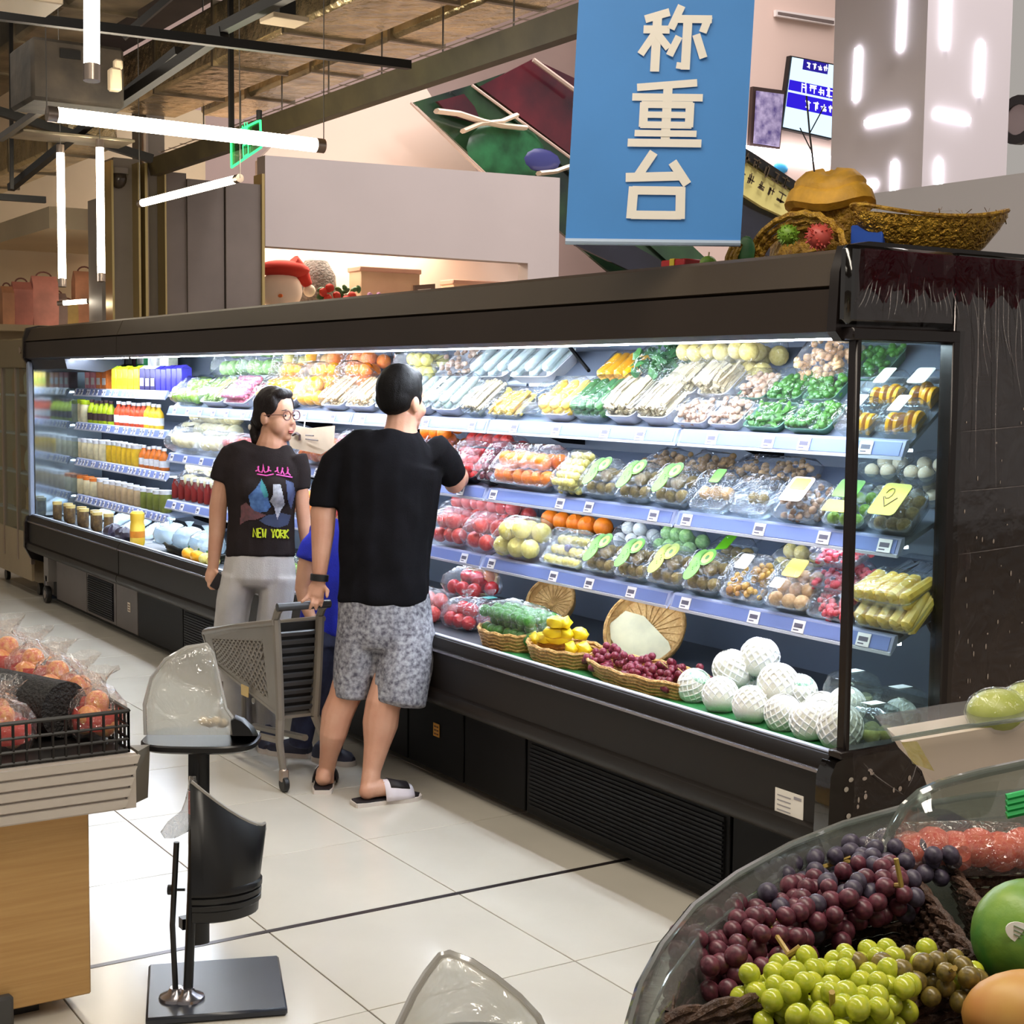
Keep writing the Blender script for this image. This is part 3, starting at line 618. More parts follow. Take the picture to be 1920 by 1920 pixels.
# white specks on the end panel
b = MB()
for k in range(46):
    x, z = rnd.uniform(3.36, 3.75), rnd.uniform(0.7, 1.6)
    b.ell((x, FY0-0.0415, z), (rnd.uniform(0.001, 0.004), 0.001, rnd.uniform(0.002, 0.009)), 6, 4)
for k in range(14):
    x, z = rnd.uniform(2.92, 3.2), rnd.uniform(0.45, 0.60); b.ell((x, FY0-0.037, z), (rnd.uniform(0.003, 0.010), 0.001, rnd.uniform(0.003, 0.009)), 7, 4)
stuff(b.build('droplet', mat('dried_splash', (180, 172, 160), 0.4), nearc))
p = P(1812, 1050, y=FY0-0.04); b = MB(); b.ell((p.x, FY0-0.046, p.z), (0.010, 0.006, 0.032), 10, 8); b.build('air_bubble', m_wrap, nearc)
# far end wall with glass
b = MB(); b.box((3.5, FY1+0.01, 1.0), (0.96, 0.03, 2.0)); b.build('far_end_back', m_inner, farc)
b = MB(); b.box((2.93, FY1, 1.2), (0.04, 0.05, 1.15), b=0.008); b.build('corner_post', mat('pale_blue_post', (150, 162, 184), 0.35, metal=0.3), farc)
b = MB(); b.box((3.2, FY1-0.03, 1.2), (0.5, 0.006, 1.13)); b.build('mirror_glass', mat('misty_mirror', (176, 190, 196), 0.08, metal=0.85, var=0.1, scale=4), farc)
b = MB(); b.yprism([(3.0, 2.04), (2.91, 2.02), (2.888, 1.95), (2.882, 1.80), (2.91, 1.76), (3.98, 1.76), (3.98, 2.04)], FY1, FY1+0.035); b.build('canopy_end_cap', m_post, farc)
b = MB(); b.yprism([(3.98, 0.65), (2.95, 0.65), (2.89, 0.63), (2.875, 0.58), (2.872, 0.40), (2.92, 0.31), (3.1, 0.25), (3.98, 0.25)], FY1, FY1+0.035); b.build('bumper_end_cap', m_post, farc)
b = MB(); b.yprism([(2.93, 1.80), (2.95, 1.72), (3.2, 1.70), (3.35, 1.76), (3.35, 1.85), (2.98, 1.81)], FY1-0.9, FY1-0.03); b.build('canopy_baffle', mat('dark_slate_baffle', (44, 48, 58), 0.5), farc)
# shelves
def shelf(cs, y0, y1, xf, z, tilt, depth, ntag, far=False, led=True):
    t = math.radians(tilt); cx, sx = math.cos(t), math.sin(t)
    b = MB(); b.yprism([(xf, z), (xf+depth*cx, z+depth*sx), (xf+depth*cx, z+depth*sx-0.014), (xf, z-0.014)], y0+0.006, y1-0.006); s = b.build('shelf', m_shelf, cs)
    b = MB(); b.yprism([(xf-0.002, z+0.012), (xf-0.014, z+0.008), (xf-0.03, z-0.035), (xf-0.028, z-0.046), (xf-0.002, z-0.016)], y0+0.008, y1-0.008); b.build('price_rail', m_rail, s)
    b = MB(); b.yprism([(xf-0.0158, z+0.004), (xf-0.0178, z+0.004), (xf-0.0318, z-0.034), (xf-0.0298, z-0.034)], y0+0.02, y1-0.02); b.build('rail_insert', m_railb, s)
    b = MB(); b.yprism([(xf-0.03, z-0.036), (xf-0.034, z-0.037), (xf-0.033, z-0.046), (xf-0.028, z-0.046)], y0+0.008, y1-0.008); b.build('rail_edge', m_railw, s)
    rr = random.Random(int(y0*100+z*10))
    for k in range(ntag):
        yy = y0+(k+0.5+rr.uniform(-0.3, 0.3))*(y1-y0)/ntag; wd = 0.03 if far else 0.052
        Mt = frame((0, -1, 0), (0.32, 0, 0.95), (xf-0.0258, yy, z-0.015))
        b = MB(); b.prism([(-wd/2, -0.021), (wd/2, -0.021), (wd/2, 0.019), (-wd/2, 0.019)], 0.0025, Mt)
        b.mi(1).prism([(-wd*0.36, -0.006), (wd*0.36, -0.006), (wd*0.36, 0.008), (-wd*0.36, 0.008)], 0.003, Mt)
        b.prism([(-wd*0.36, -0.015), (wd*0.1, -0.015), (wd*0.1, -0.011), (-wd*0.36, -0.011)], 0.003, Mt); b.build('price_tag', [m_tag, m_tagd], s)
    if led:
        b = MB(); b.box((xf+0.03, (y0+y1)/2, z-0.020), (0.014, y1-y0-0.06, 0.008)); b.build('shelf_led', m_shled, s)
    # bracket
    for yy in (y0+0.012,):
        b = MB(); b.yprism([(3.72, z+0.10), (xf+0.12, z+0.035), (xf+0.16, z-0.02), (3.6, z-0.09), (3.72, z-0.10)], yy-0.004, yy+0.004); b.build('shelf_bracket', m_kick, s)
    return s
SEG = [2.975, 4.005, 5.25, 6.5, 7.75, 9.105]
SH = {1: (3.245, 1.492, 40, 0.46), 2: (3.24, 1.212, 24, 0.42), 3: (3.225, 0.93, 24, 0.44)}
for k in range(5):
    for i in (1, 2, 3):
        xf, z, tl, dp = SH[i]
        if k >= 4: z -= 0.02*i*0.7
        shelf(nearc, SEG[k], SEG[k+1], xf, z, tl, dp, 4 if k < 4 else 6)
FZ = [1.572, 1.322, 1.056, 0.785]
for z in FZ: shelf(farc, FYS+0.01, FY1-0.12, 3.245, z, 4, 0.44, 22, True)
# upper rack divider on the top shelf
for k in range(5):
    b = MB(); b.yprism([(3.415, 1.64), (3.425, 1.685), (3.435, 1.685), (3.43, 1.645)], SEG[k]+0.01, SEG[k+1]-0.01); b.build('rack_divider', mat('smoke_divider', (60, 70, 82), 0.3), nearc)
# ================================================================== produce
def rrect(w_, d, r, z, n=4):
    """rounded rectangle ring, d along x, w along y"""
    pts = []
    for cx, cy, a0 in ((d/2-r, w_/2-r, 0), (-d/2+r, w_/2-r, 90), (-d/2+r, -w_/2+r, 180), (d/2-r, -w_/2+r, 270)):
        for k in range(n):
            a = math.radians(a0+90*k/(n-1)); pts.append(Vector((cx+r*math.cos(a), cy+r*math.sin(a), z)))
    return pts
def tray_me(name, w_, d, h, m):
    b = MB(); r = min(w_, d)*0.18
    b.rings([rrect(w_*0.8, d*0.84, r*0.8, 0), rrect(w_*0.97, d*0.97, r, h*0.92), rrect(w_, d, r, h), rrect(w_*0.99, d*0.99, r, h*1.06), rrect(w_*0.92, d*0.93, r*0.9, h), rrect(w_*0.78, d*0.82, r*0.8, h*0.12)])
    return b.mesh(name, m)
def dome_me(name, w_, d, h0, h1, m, lump=0.0, rn=None):
    b = MB(); r = min(w_, d)*0.2; rn = rn or rnd; rs = []
    for k, (s_, t) in enumerate(((1.0, 0), (0.985, 0.45), (0.93, 0.8), (0.78, 0.96), (0.4, 1.0))):
        ring = rrect(w_*s_, d*s_, r*s_, h0+(h1-h0)*t)
        if lump: ring = [q + Vector((0, 0, rn.uniform(-lump, lump))) for q in ring]
        rs.append(ring)
    b.rings(rs); return b.mesh(name, m)
def orb(name, m, dimple=0.12, n=12, mm=8, stem=None):
    b = MB()
    prof = []
    for i in range(mm+1):
        th = math.pi*i/mm; r = math.sin(th); z = math.cos(th)
        if i == 0: r, z = 0.02, 1-dimple
        if i == mm: r, z = 0.02, -1+dimple*0.5
        prof.append((max(r, 0.02), z))
    b.lathe(prof, n)
    return b.mesh(name, m)
FR = {}
def fruit(kind):
    if kind not in FR:
        D = dict(orange=((234, 128, 14), (220, 104, 8), 0.45), yellow=((240, 178, 24), (228, 146, 12), 0.4), apple=((190, 28, 34), (214, 80, 60), 0.3), tomato=((196, 22, 24), (170, 14, 18), 0.2),
                 pear=((232, 222, 130), (214, 196, 96), 0.45), lime=((150, 190, 70), (110, 160, 50), 0.35), green=((74, 138, 50), (44, 100, 34), 0.35), kiwi=((140, 120, 66), (110, 92, 48), 0.7),
                 tan=((214, 178, 128), (190, 146, 96), 0.6), potato=((206, 192, 124), (184, 164, 92), 0.55), white=((242, 240, 232), (224, 222, 210), 0.5), pink=((236, 150, 170), (222, 110, 140), 0.4),
                 cream=((246, 236, 190), (236, 218, 150), 0.45), plum=((120, 36, 52), (84, 24, 40), 0.25), brown=((150, 112, 78), (116, 84, 56), 0.6), egg=((244, 226, 196), (236, 210, 170), 0.5), cabbage=((170, 205, 130), (120, 170, 90), 0.5), violet=((96, 88, 130), (60, 56, 96), 0.4))
        c1, c2, rg = D[kind]; FR[kind] = orb('fruit', mat('fruit_'+kind, c1, rg, col2=c2, scale=3, bump=0.12, bscale=30))
    return FR[kind]
m_ctray = film('clear_tray', (235, 242, 244), 0.08, 0.08, 0.2, 20, haze=0.12)
m_wtray = mat('white_foam_tray', (200, 202, 206), 0.5); m_btray = mat('black_foam_tray', (26, 26, 28), 0.4); m_gtray = mat('green_tray', (90, 130, 110), 0.4)
m_film = film('cling_film', (250, 252, 255), 0.05, 0.08, 0.9, 22, haze=0.025)
m_bag = film('produce_bag', (250, 252, 255), 0.05, 0.10, 1.0, 26, haze=0.05)
m_stk = mat('white_label_paper', (244, 244, 240), 0.5); m_ylab = mat('yellow_label', (236, 206, 50), 0.45); m_lime = mat('lime_label', (84, 156, 8), 0.45); m_limed = mat('dark_lime_print', (50, 104, 8), 0.45); m_limel = mat('pale_lime_print', (168, 206, 70), 0.45)
def on_shelf(i, y, u, z0=0.0, k=0):
    """point and tilt on shelf i (1 to 3), u up the slope from its front edge"""
    if i == 0: return Vector((2.99+u, y, 0.6155+0.0392*(0.035+u)+z0)), 1.9
    xf, z, tl, dp = SH[i]
    if y > SEG[4]: z -= 0.014*i
    t = math.radians(tl); return Vector((xf+u*math.cos(t)-z0*math.sin(t), y, z+u*math.sin(t)+z0*math.cos(t)+0.0005)), tl
PYS = {0: 1250, 1: 720, 2: 920, 3: 1040}
def yof(px, i, u):
    xf = 2.99 if i == 0 else SH[i][0]; t = 0 if i == 0 else math.radians(SH[i][2])
    return P(px, PYS[i], x=xf+u*math.cos(t)).y
def put(name, label, cat, i, px0, px1, u, d, z0=0.0, group=None, tilt=None, squeeze=0.95):
    y0, y1 = yof(px1, i, u), yof(px0, i, u); y = (y0+y1)/2; w_ = (y1-y0)*squeeze
    p, tl = on_shelf(i, y, u+d/2, z0)
    if i in (2, 3) and u < 0.15 and tilt is None and z0 == 0:      # front row leans on the goods behind
        tilt = 46; p, tl = on_shelf(i, y, u, 0); p = p + Vector((math.cos(math.radians(tilt))*d/2, 0, math.sin(math.radians(tilt))*d/2))
    r = thing(name, label, cat, p, (0, -math.radians(tl if tilt is None else tilt), 0), group)
    return r, w_
def rounds(r, kind, w_, d, rad, z, layers=1, jit=0.12, name='fruit', rn=None, oval=1.0):
    nx, ny = max(1, int(d/(2*rad*0.96))), max(1, int(w_/(2*rad*0.96))); rn = rn or rnd
    for L in range(layers):
        for i in range(nx-(L % 2 if nx > 1 else 0)):
            for j in range(ny-(L % 2 if ny > 1 else 0)):
                x = -d/2+(i+0.5+0.5*(L % 2))*d/nx; y = -w_/2+(j+0.5+0.5*(L % 2))*w_/ny
                k = rad*rn.uniform(0.92, 1.04)
                ob(name, fruit(kind), r, (x+rn.uniform(-jit, jit)*rad, y+rn.uniform(-jit, jit)*rad, z+rad+L*rad*1.35), (rn.uniform(-0.9, 0.9), rn.uniform(-0.9, 0.9), rn.uniform(0, 6)), (k, k*oval, k))
def stuffpart(r, name, kind, m, w_, d, z, h, n, rn=None):
    rn = rn or rnd; b = MB()
    if kind == 'beans':
        for k in range(n):
            b.ell((rn.uniform(-d/2, d/2)*0.86, rn.uniform(-w_/2, w_/2)*0.86, z+rn.uniform(0.1, 1)*h), (0.022, 0.008, 0.008), 6, 4, R=Euler((0, rn.uniform(-0.4, 0.4), rn.uniform(0, 3.1))).to_matrix())
    elif kind == 'bits':
        for k in range(n):
            q = rn.uniform(0.009, 0.016); b.ell((rn.uniform(-d/2, d/2)*0.88, rn.uniform(-w_/2, w_/2)*0.88, z+rn.uniform(0.1, 1)*h), (q, q*0.9, q*0.8), 7, 5)
    elif kind == 'sticks':
        for k in range(n):
            y = rn.uniform(-w_/2, w_/2)*0.85; zz = z+rn.uniform(0.1, 1)*h; l = d*rn.uniform(0.35, 0.46); dy = rn.uniform(-0.02, 0.02); rr = rn.uniform(0.004, 0.009)
            b.tube([(-l, y, zz), (0, y+dy, zz+rn.uniform(0, 0.006)), (l, y+dy*0.3, zz)], [rr, rr, rr*1.1], 5)
            if rn.random() < 0.35: b.ell((l, y+dy*0.3, zz), (rr*1.6, rr*1.8, rr*1.8), 6, 4)
    elif kind == 'logs':
        for k in range(n):
            y = -w_*0.4+(k % max(1, n//2))*w_*0.8/max(1, n//2-1 if n//2 > 1 else 1); zz = z+(0.35 if k < n//2 else 0.8)*h; rr = min(0.02, w_/max(2, n//2)*0.55)
            b.tube([(-d*0.45, y, zz), (-d*0.38, y, zz), (d*0.36, y+rn.uniform(-0.01, 0.01), zz), (d*0.45, y, zz)], [rr*0.5, rr, rr*0.9, rr*0.35], 9)
    elif kind == 'leafy':
        for k in range(n):
            a = rn.uniform(0, 6.28); c = Vector((rn.uniform(-d/2, d/2)*0.7, rn.uniform(-w_/2, w_/2)*0.8, z+rn.uniform(0.1, 1)*h)); l = rn.uniform(0.03, 0.06); q = Euler((rn.uniform(-0.7, 0.7), rn.uniform(-0.7, 0.7), a)).to_matrix()
            pts = [(0, 0, 0), (l*0.4, l*0.35, 0.006), (l, l*0.2, 0.0), (l*1.1, 0, -0.004), (l, -l*0.2, 0.0), (l*0.4, -l*0.35, 0.006), (l*0.6, 0, 0.012)]
            b.add([c+q @ Vector(p) for p in pts], [(0, 5, 6), (0, 6, 1), (1, 6, 2), (6, 3, 2), (6, 4, 3), (6, 5, 4)])
    return stuff(ob(name, b.mesh(name, m, fix=(kind != 'leafy')), r))
def label_on(r, m, w_, d, z, dx=0.0, dy=0.0, name='paper_label', mark=None, rz=0.0):
    b = MB(); M = Matrix.Translation((dx, dy, z)) @ Matrix.Rotation(rz, 4, 'Z')
    b.prism([(q.x, q.y) for q in rrect(w_, d, min(w_, d)*0.15, 0)], 0.0012, M); o = ob(name, b.mesh(name, m), r)
    if mark:
        b = MB()
        for (x, y, a, c) in mark: b.prism([(x-a/2, y-c/2), (x+a/2, y-c/2), (x+a/2, y+c/2), (x-a/2, y+c/2)], 0.0018, M)
        ob('print', b.mesh('print', mat('label_dark_print', (120, 110, 90), 0.5)), o)
    return o
def tray_pack(name, label, cat, i, px0, px1, u, d, h, tray=None, z0=0.0, group=None, cover=True, tilt=None):
    r, w_ = put(name, label, cat, i, px0, px1, u, d, z0, group, tilt)
    ob('tray', tray_me('tray', w_, d, h*0.55, tray or m_ctray), r)
    if cover: ob('film_cover', dome_me('film_cover', w_*0.985, d*0.985, h*0.5, h*1.25, m_film, 0.004), r)
    return r, w_
def bag_me(w_, d, h, m, knot=False):
    b = MB(); rs = []
    for t, s_ in ((0, 0.55), (0.1, 0.9), (0.4, 1.0), (0.7, 0.93), (0.92, 0.6), (1.0, 0.25)):
        rs.append([q + Vector((rnd.uniform(-1, 1)*0.006, rnd.uniform(-1, 1)*0.006, rnd.uniform(-0.006, 0.006))) for q in rrect(w_*s_, d*s_, min(w_, d)*0.35*s_, h*t, 5)])
    b.rings(rs)
    if knot: b.lathe([(0.008, 0), (0.012, 0.015), (0.03, 0.04)], 7, Matrix.Translation((0, 0, h*0.95)), cap=False)
    return b.mesh('bag_film', m)
def bag_pack(name, label, cat, i, px0, px1, u, d, h, kind, rad, layers=2, z0=0.0, group=None, m=None, tilt=None, oval=1.0):
    r, w_ = put(name, label, cat, i, px0, px1, u, d, z0, group, tilt)
    rounds(r, kind, w_*0.9, d*0.9, rad, 0.002, layers, 0.18, oval=oval)
    ob('bag_film', bag_me(w_, d, h, m or m_bag), r)
    return r, w_
U2 = 0.225   # where the upper tier of the top shelf starts
# ---------------- top shelf, lower tier (left to right)
mcab = mat('pale_green_leaf', (196, 216, 140), 0.5, col2=(150, 190, 90), scale=14); menk = mat('enoki_white', (208, 198, 172), 0.5, col2=(180, 162, 122), scale=8)
mdgr = mat('dark_green_leaf', (70, 120, 60), 0.45, col2=(36, 84, 46), scale=12); mbean = mat('bean_green', (78, 136, 40), 0.4, col2=(44, 98, 36), scale=10); mging = mat('pale_root', (236, 214, 170), 0.6, col2=(214, 180, 130), scale=10)
mcuc = mat('cucumber_green', (80, 130, 70), 0.4, col2=(40, 90, 50), scale=16, bump=0.3, bscale=60); mcorn = mat('corn_yellow', (246, 214, 110), 0.4, col2=(236, 190, 70), scale=30); mrad = mat('radish_white', (196, 202, 198), 0.4, col2=(160, 180, 160), scale=7)
mmush = mat('mushroom_pale', (206, 180, 158), 0.6, col2=(160, 122, 96), scale=14); mpump = mat('pumpkin_flesh', (250, 190, 40), 0.4, col2=(238, 160, 20), scale=8)
r, w_ = bag_pack('vegetable_bag', 'yellow green cabbage bag at the far left of the top shelf', 'vegetables', 1, 322, 378, 0.01, 0.20, 0.12, 'lime', 0.045, 1)
r, w_ = tray_pack('vegetable_pack', 'pale green celery pack, third of the way between blue cartons and woman', 'vegetables', 1, 380, 424, 0.01, 0.20, 0.09, m_wtray); stuffpart(r, 'stalks', 'sticks', mcab, w_, 0.19, 0.02, 0.07, 60)
r, w_ = tray_pack('vegetable_pack', 'pink radish pack beside the back of the woman\'s hair', 'vegetables', 1, 424, 470, 0.01, 0.20, 0.09, m_wtray); rounds(r, 'pink', w_*0.9, 0.18, 0.018, 0.02, 3, name='radish')
r, w_ = tray_pack('vegetable_pack', 'pale yellow pepper pack just right of the woman\'s head', 'vegetables', 1, 478, 560, 0.01, 0.20, 0.09, m_wtray); rounds(r, 'yellow', w_*0.9, 0.18, 0.035, 0.02, 1, name='pepper')
r, w_ = bag_pack('pepper_bag', 'bag of orange yellow peppers above the card with the dark mark', 'peppers', 1, 556, 605, 0.01, 0.20, 0.13, 'yellow', 0.04, 2)
for k, (a_, c_, lb) in enumerate(((606, 650, 'pale root sticks pack left of the man\'s head, left one'), (652, 706, 'pale root sticks pack touching the man\'s head'))):
    r, w_ = tray_pack('root_pack', lb, 'vegetables', 1, a_, c_, 0.01, 0.20, 0.08, m_wtray); stuffpart(r, 'roots', 'sticks', mging, w_, 0.19, 0.02, 0.06, 40)
for k, (a_, c_) in enumerate(((708, 760), (762, 812), (814, 868))):
    r, w_ = tray_pack('vegetable_pack', 'white film wrapped radish pack on the top shelf, %s right of the man\'s hair' % ORD[k], 'vegetables', 1, a_, c_, 0.01, 0.205, 0.085, m_wtray); stuffpart(r, 'radish_logs', 'logs', mrad, w_, 0.19, 0.02, 0.07, 6)
r, w_ = tray_pack('vegetable_pack', 'clear pack of pale shoots left of the yellow sprout tray', 'vegetables', 1, 870, 910, 0.01, 0.2, 0.07, m_ctray); stuffpart(r, 'shoots', 'sticks', menk, w_, 0.19, 0.01, 0.05, 30)
r, w_ = tray_pack('sprout_pack', 'yellow sprout tray on the top shelf front', 'vegetables', 1, 912, 980, 0.01, 0.15, 0.055, m_ctray); stuffpart(r, 'sprouts', 'sticks', mcorn, w_, 0.14, 0.008, 0.04, 40)
r, w_ = tray_pack('vegetable_pack', 'half empty clear tray with one yellow piece, left of the corn', 'vegetables', 1, 982, 1018, 0.03, 0.18, 0.05, m_ctray); rounds(r, 'yellow', 0.05, 0.05, 0.022, 0.006, 1, name='pepper')
r, w_ = tray_pack('corn_pack', 'pack of pale corn cobs left of the cucumbers', 'vegetables', 1, 1020, 1076, 0.01, 0.19, 0.08, m_wtray); stuffpart(r, 'corn_cobs', 'logs', mcorn, w_, 0.18, 0.02, 0.06, 6)
r, w_ = tray_pack('cucumber_pack', 'dark green cucumber pack at the middle of the top shelf', 'vegetables', 1, 1078, 1140, 0.01, 0.20, 0.08, m_ctray); stuffpart(r, 'cucumbers', 'logs', mcuc, w_, 0.19, 0.012, 0.07, 8)
for k, (a_, c_) in enumerate(((1142, 1200), (1202, 1264))):
    r, w_ = tray_pack('enoki_pack', ('left' if k == 0 else 'right')+' one of two white enoki packs right of the cucumbers', 'mushrooms', 1, a_, c_, 0.01, 0.20, 0.09, m_wtray); stuffpart(r, 'enoki', 'sticks', menk, w_, 0.19, 0.02, 0.07, 90)
for k, (a_, c_) in enumerate(((1268, 1330), (1332, 1392))):
    r, w_ = tray_pack('mushroom_pack', ('left' if k == 0 else 'right')+' one of two pinkish mushroom packs at the shelf joint', 'mushrooms', 1, a_, c_, 0.01, 0.12, 0.06, m_wtray); stuffpart(r, 'mushrooms', 'bits', mmush, w_, 0.11, 0.01, 0.045, 60)
    r, w_ = tray_pack('enoki_pack', ('left' if k == 0 else 'right')+' one of two white enoki packs above the pinkish mushrooms', 'mushrooms', 1, a_-16, c_-16, 0.135, 0.14, 0.10, m_wtray); stuffpart(r, 'enoki', 'sticks', menk, w_, 0.13, 0.02, 0.08, 80)
for k, (a_, c_, lb, kd) in enumerate(((1396, 1472, 'front tray of sliced green beans beside the mushrooms', 'beans'), (1474, 1562, 'front tray of green okra pieces left of the glass corner post', 'bits'))):
    r, w_ = tray_pack('bean_tray', lb, 'vegetables', 1, a_, c_, 0.01, 0.125, 0.05, m_gtray); stuffpart(r, 'bean_pieces', kd, mbean, w_, 0.115, 0.008, 0.036, 70)
for k, (a_, c_, lb) in enumerate(((1384, 1440, 'pale chopped root tray behind the sliced beans'), (1442, 1506, 'left back tray of bright green beans on the top shelf'), (1508, 1572, 'right back tray of bright green beans on the top shelf'))):
    r, w_ = tray_pack('bean_tray', lb, 'vegetables', 1, a_, c_, 0.145, 0.125, 0.06, m_gtray); stuffpart(r, 'bean_pieces', 'bits', mmush if k == 0 else mbean, w_, 0.115, 0.008, 0.045, 80)
for k, (a_, c_, u_, lb) in enumerate(((1570, 1640, 0.0, 'pumpkin slice tray with white label behind the glass corner post'), (1646, 1722, 0.0, 'front pumpkin slice tray with white label behind the side glass'), (1620, 1690, 0.125, 'back pumpkin slice tray behind the side glass'), (1694, 1752, 0.125, 'pumpkin tray with large white label at the case end'))):
    r, w_ = tray_pack('pumpkin_tray', lb, 'vegetables', 1, a_, c_, 0.005+u_, 0.12, 0.065, m_ctray)
    for q in range(4):
        b = MB(); b.rings([[Vector((0.035*math.cos(a)*s_, yy, 0.012+0.05*math.sin(a)*s_)) for a in [math.pi*t/8 for t in range(9)]] for yy, s_ in ((-0.006, 0.96), (0, 1), (0.006, 0.96))])
        ob('pumpkin_slice', b.mesh('pumpkin_slice', mpump), r, (rnd.uniform(-0.02, 0.02), -w_*0.32+q*w_*0.21, 0.0), (0.3, 0, rnd.uniform(-0.2, 0.2)))
    label_on(r, m_stk, 0.05 if k < 3 else 0.07, 0.07, 0.0835, 0.015, -0.005)
# ---------------- top shelf, upper tier
for k, (a_, c_, kd, lb) in enumerate(((405, 452, 'cabbage', 'left bag of green cabbages under the canopy'), (454, 520, 'cabbage', 'right bag of green cabbages under the canopy'))):
    bag_pack('cabbage_bag', lb, 'vegetables', 1, a_, c_, U2, 0.2, 0.17, kd, 0.05, 2)
for k, (a_, c_, kd, lb, rd) in enumerate(((522, 560, 'pear', 'bag of yellow green pears under the canopy left of the oranges', 0.042), (562, 602, 'yellow', 'bag of yellow peppers under the canopy, left of three', 0.042), (604, 648, 'orange', 'bag of orange peppers under the canopy, middle of three', 0.042), (650, 708, 'orange', 'net of oranges at the top left of the man\'s head', 0.04), (748, 815, 'pear', 'bag of yellow fruit above the man\'s hair', 0.034))):
    bag_pack('fruit_bag', lb, 'fruit', 1, a_, c_, U2, 0.19, 0.17, kd, rd, 2)
for k, (a_, c_, lb, mm_) in enumerate(((520, 575, 'tray of pale yellow peppers in the second row under the pears', 'yellow'), (577, 640, 'tray of yellow peppers in the second row left of the root packs', 'yellow'), (642, 700, 'tray of orange carrots in the second row left of the man', 'orange'))):
    r, w_ = bag_pack('pepper_bag', lb, 'peppers', 1, a_, c_, 0.14, 0.10, 0.17, mm_, 0.038, 2)
for k, (a_, c_) in enumerate(((822, 890), (892, 960), (962, 1046))):
    r, w_ = tray_pack('vegetable_pack', 'film wrapped pale vegetables on the upper tier, %s from the man\'s head' % ORD[k], 'vegetables', 1, a_, c_, U2, 0.19, 0.10, m_wtray); stuffpart(r, 'vegetables', 'bits' if k == 0 else 'logs', mmush if k == 0 else mat('pale_cabbage', (214, 226, 220), 0.5, col2=(180, 200, 200), scale=6), w_, 0.18, 0.02, 0.08, 60 if k == 0 else 6)
b = MB(); a_, c_ = P(1042, 618, x=3.5), P(1104, 695, x=3.40); b.tube([a_, c_], 0.008, 6); o = b.build('shelf_strut', m_kick, nearc)
r, w_ = tray_pack('vegetable_pack', 'yellow pepper tray beside the dark leafy greens on the upper tier', 'vegetables', 1, 1124, 1188, U2, 0.16, 0.06, m_ctray); stuffpart(r, 'pepper_strips', 'logs', mpump, w_, 0.15, 0.01, 0.05, 8)
r, w_ = put('leafy_greens', 'bunch of dark leafy greens under the canopy', 'vegetables', 1, 1190, 1272, U2-0.05, 0.23); stuffpart(r, 'leaves', 'leafy', mdgr, w_, 0.22, 0.0, 0.13, 150); ob('bag_film', bag_me(w_, 0.23, 0.15, m_film), r)
bag_pack('potato_bag', 'large bag of pale yellow potatoes under the canopy', 'potatoes', 1, 1274, 1448, U2, 0.2, 0.16, 'potato', 0.034, 3)
r, w_ = put('mushroom_bag', 'bag of tan mushrooms at the top right under the canopy', 'mushrooms', 1, 1490, 1580, U2, 0.2); stuffpart(r, 'mushrooms', 'bits', mat('tan_mushroom', (222, 184, 140), 0.6, col2=(196, 150, 106), scale=12), w_, 0.2, 0.0, 0.10, 110); ob('bag_film', bag_me(w_, 0.2, 0.13, m_bag), r)
r, w_ = tray_pack('bean_tray', 'green tray in the upper corner behind the side glass', 'vegetables', 1, 1582, 1660, U2+0.02, 0.17, 0.06, m_gtray); stuffpart(r, 'bean_pieces', 'bits', mbean, w_, 0.16, 0.01, 0.04, 60)
# ---------------- middle shelf
def kiwi_pack(i, px0, px1, u, label, shade=0):
    r, w_ = tray_pack('kiwi_pack', label, 'kiwi fruit', i, px0, px1, u, 0.15, 0.075, m_ctray); rounds(r, 'kiwi', w_*0.9, 0.135, 0.024, 0.008, 2, name='kiwi')
    z = 0.0955; b = MB()
    for cx, cy, rx, ry in ((-0.034, 0.010, 0.040, 0.030), (0.016, 0.016, 0.044, 0.032), (0.030, -0.020, 0.036, 0.034)):
        b.lathe([(1, 0), (1, 0.0015)], 18, Matrix.Translation((cx, cy, z)) @ Matrix.Diagonal((rx, ry, 1, 1)))
    o = ob('kiwi_label', b.mesh('kiwi_label', m_lime if shade == 0 else mat('olive_lime_label', (150, 170, 30), 0.45)), r)
    b = MB(); b.lathe([(1, 0), (1, 0.0022)], 16, Matrix.Translation((0.028, -0.020, z)) @ Matrix.Diagonal((0.026, 0.024, 1, 1))); ob('slice_print', b.mesh('slice_print', m_limel), o)
    b = MB(); b.lathe([(1, 0), (1, 0.0028)], 12, Matrix.Translation((0.028, -0.020, z)) @ Matrix.Diagonal((0.010, 0.008, 1, 1)))
    for k in range(7): b.ell((-0.03+k*0.009, 0.008+0.008*math.sin(k*2), z+0.0022), (0.0028, 0.002, 0.0008), 5, 3)
    ob('seed_print', b.mesh('seed_print', m_limed), o)
bag_pack('mango_bag', 'golden mango bag over the man\'s raised forearm', 'fruit', 2, 792, 850, 0.17, 0.17, 0.14, 'orange', 0.036, 3)
bag_pack('apple_bag', 'bag of red apples at the back of the middle shelf', 'fruit', 2, 852, 962, 0.2, 0.15, 0.11, 'apple', 0.034, 2)
r, w_ = tray_pack('strawberry_tray', 'tray of bright red berries beside the man\'s forearm', 'fruit', 2, 838, 902, 0.01, 0.18, 0.085, m_btray); rounds(r, 'tomato', w_*0.9, 0.165, 0.02, 0.02, 2, name='berry')
r, w_ = tray_pack('plum_tray', 'narrow tray of dark red plums left of the oranges', 'fruit', 2, 904, 932, 0.01, 0.19, 0.085, m_btray); rounds(r, 'plum', w_*0.9, 0.17, 0.022, 0.02, 2, name='plum')
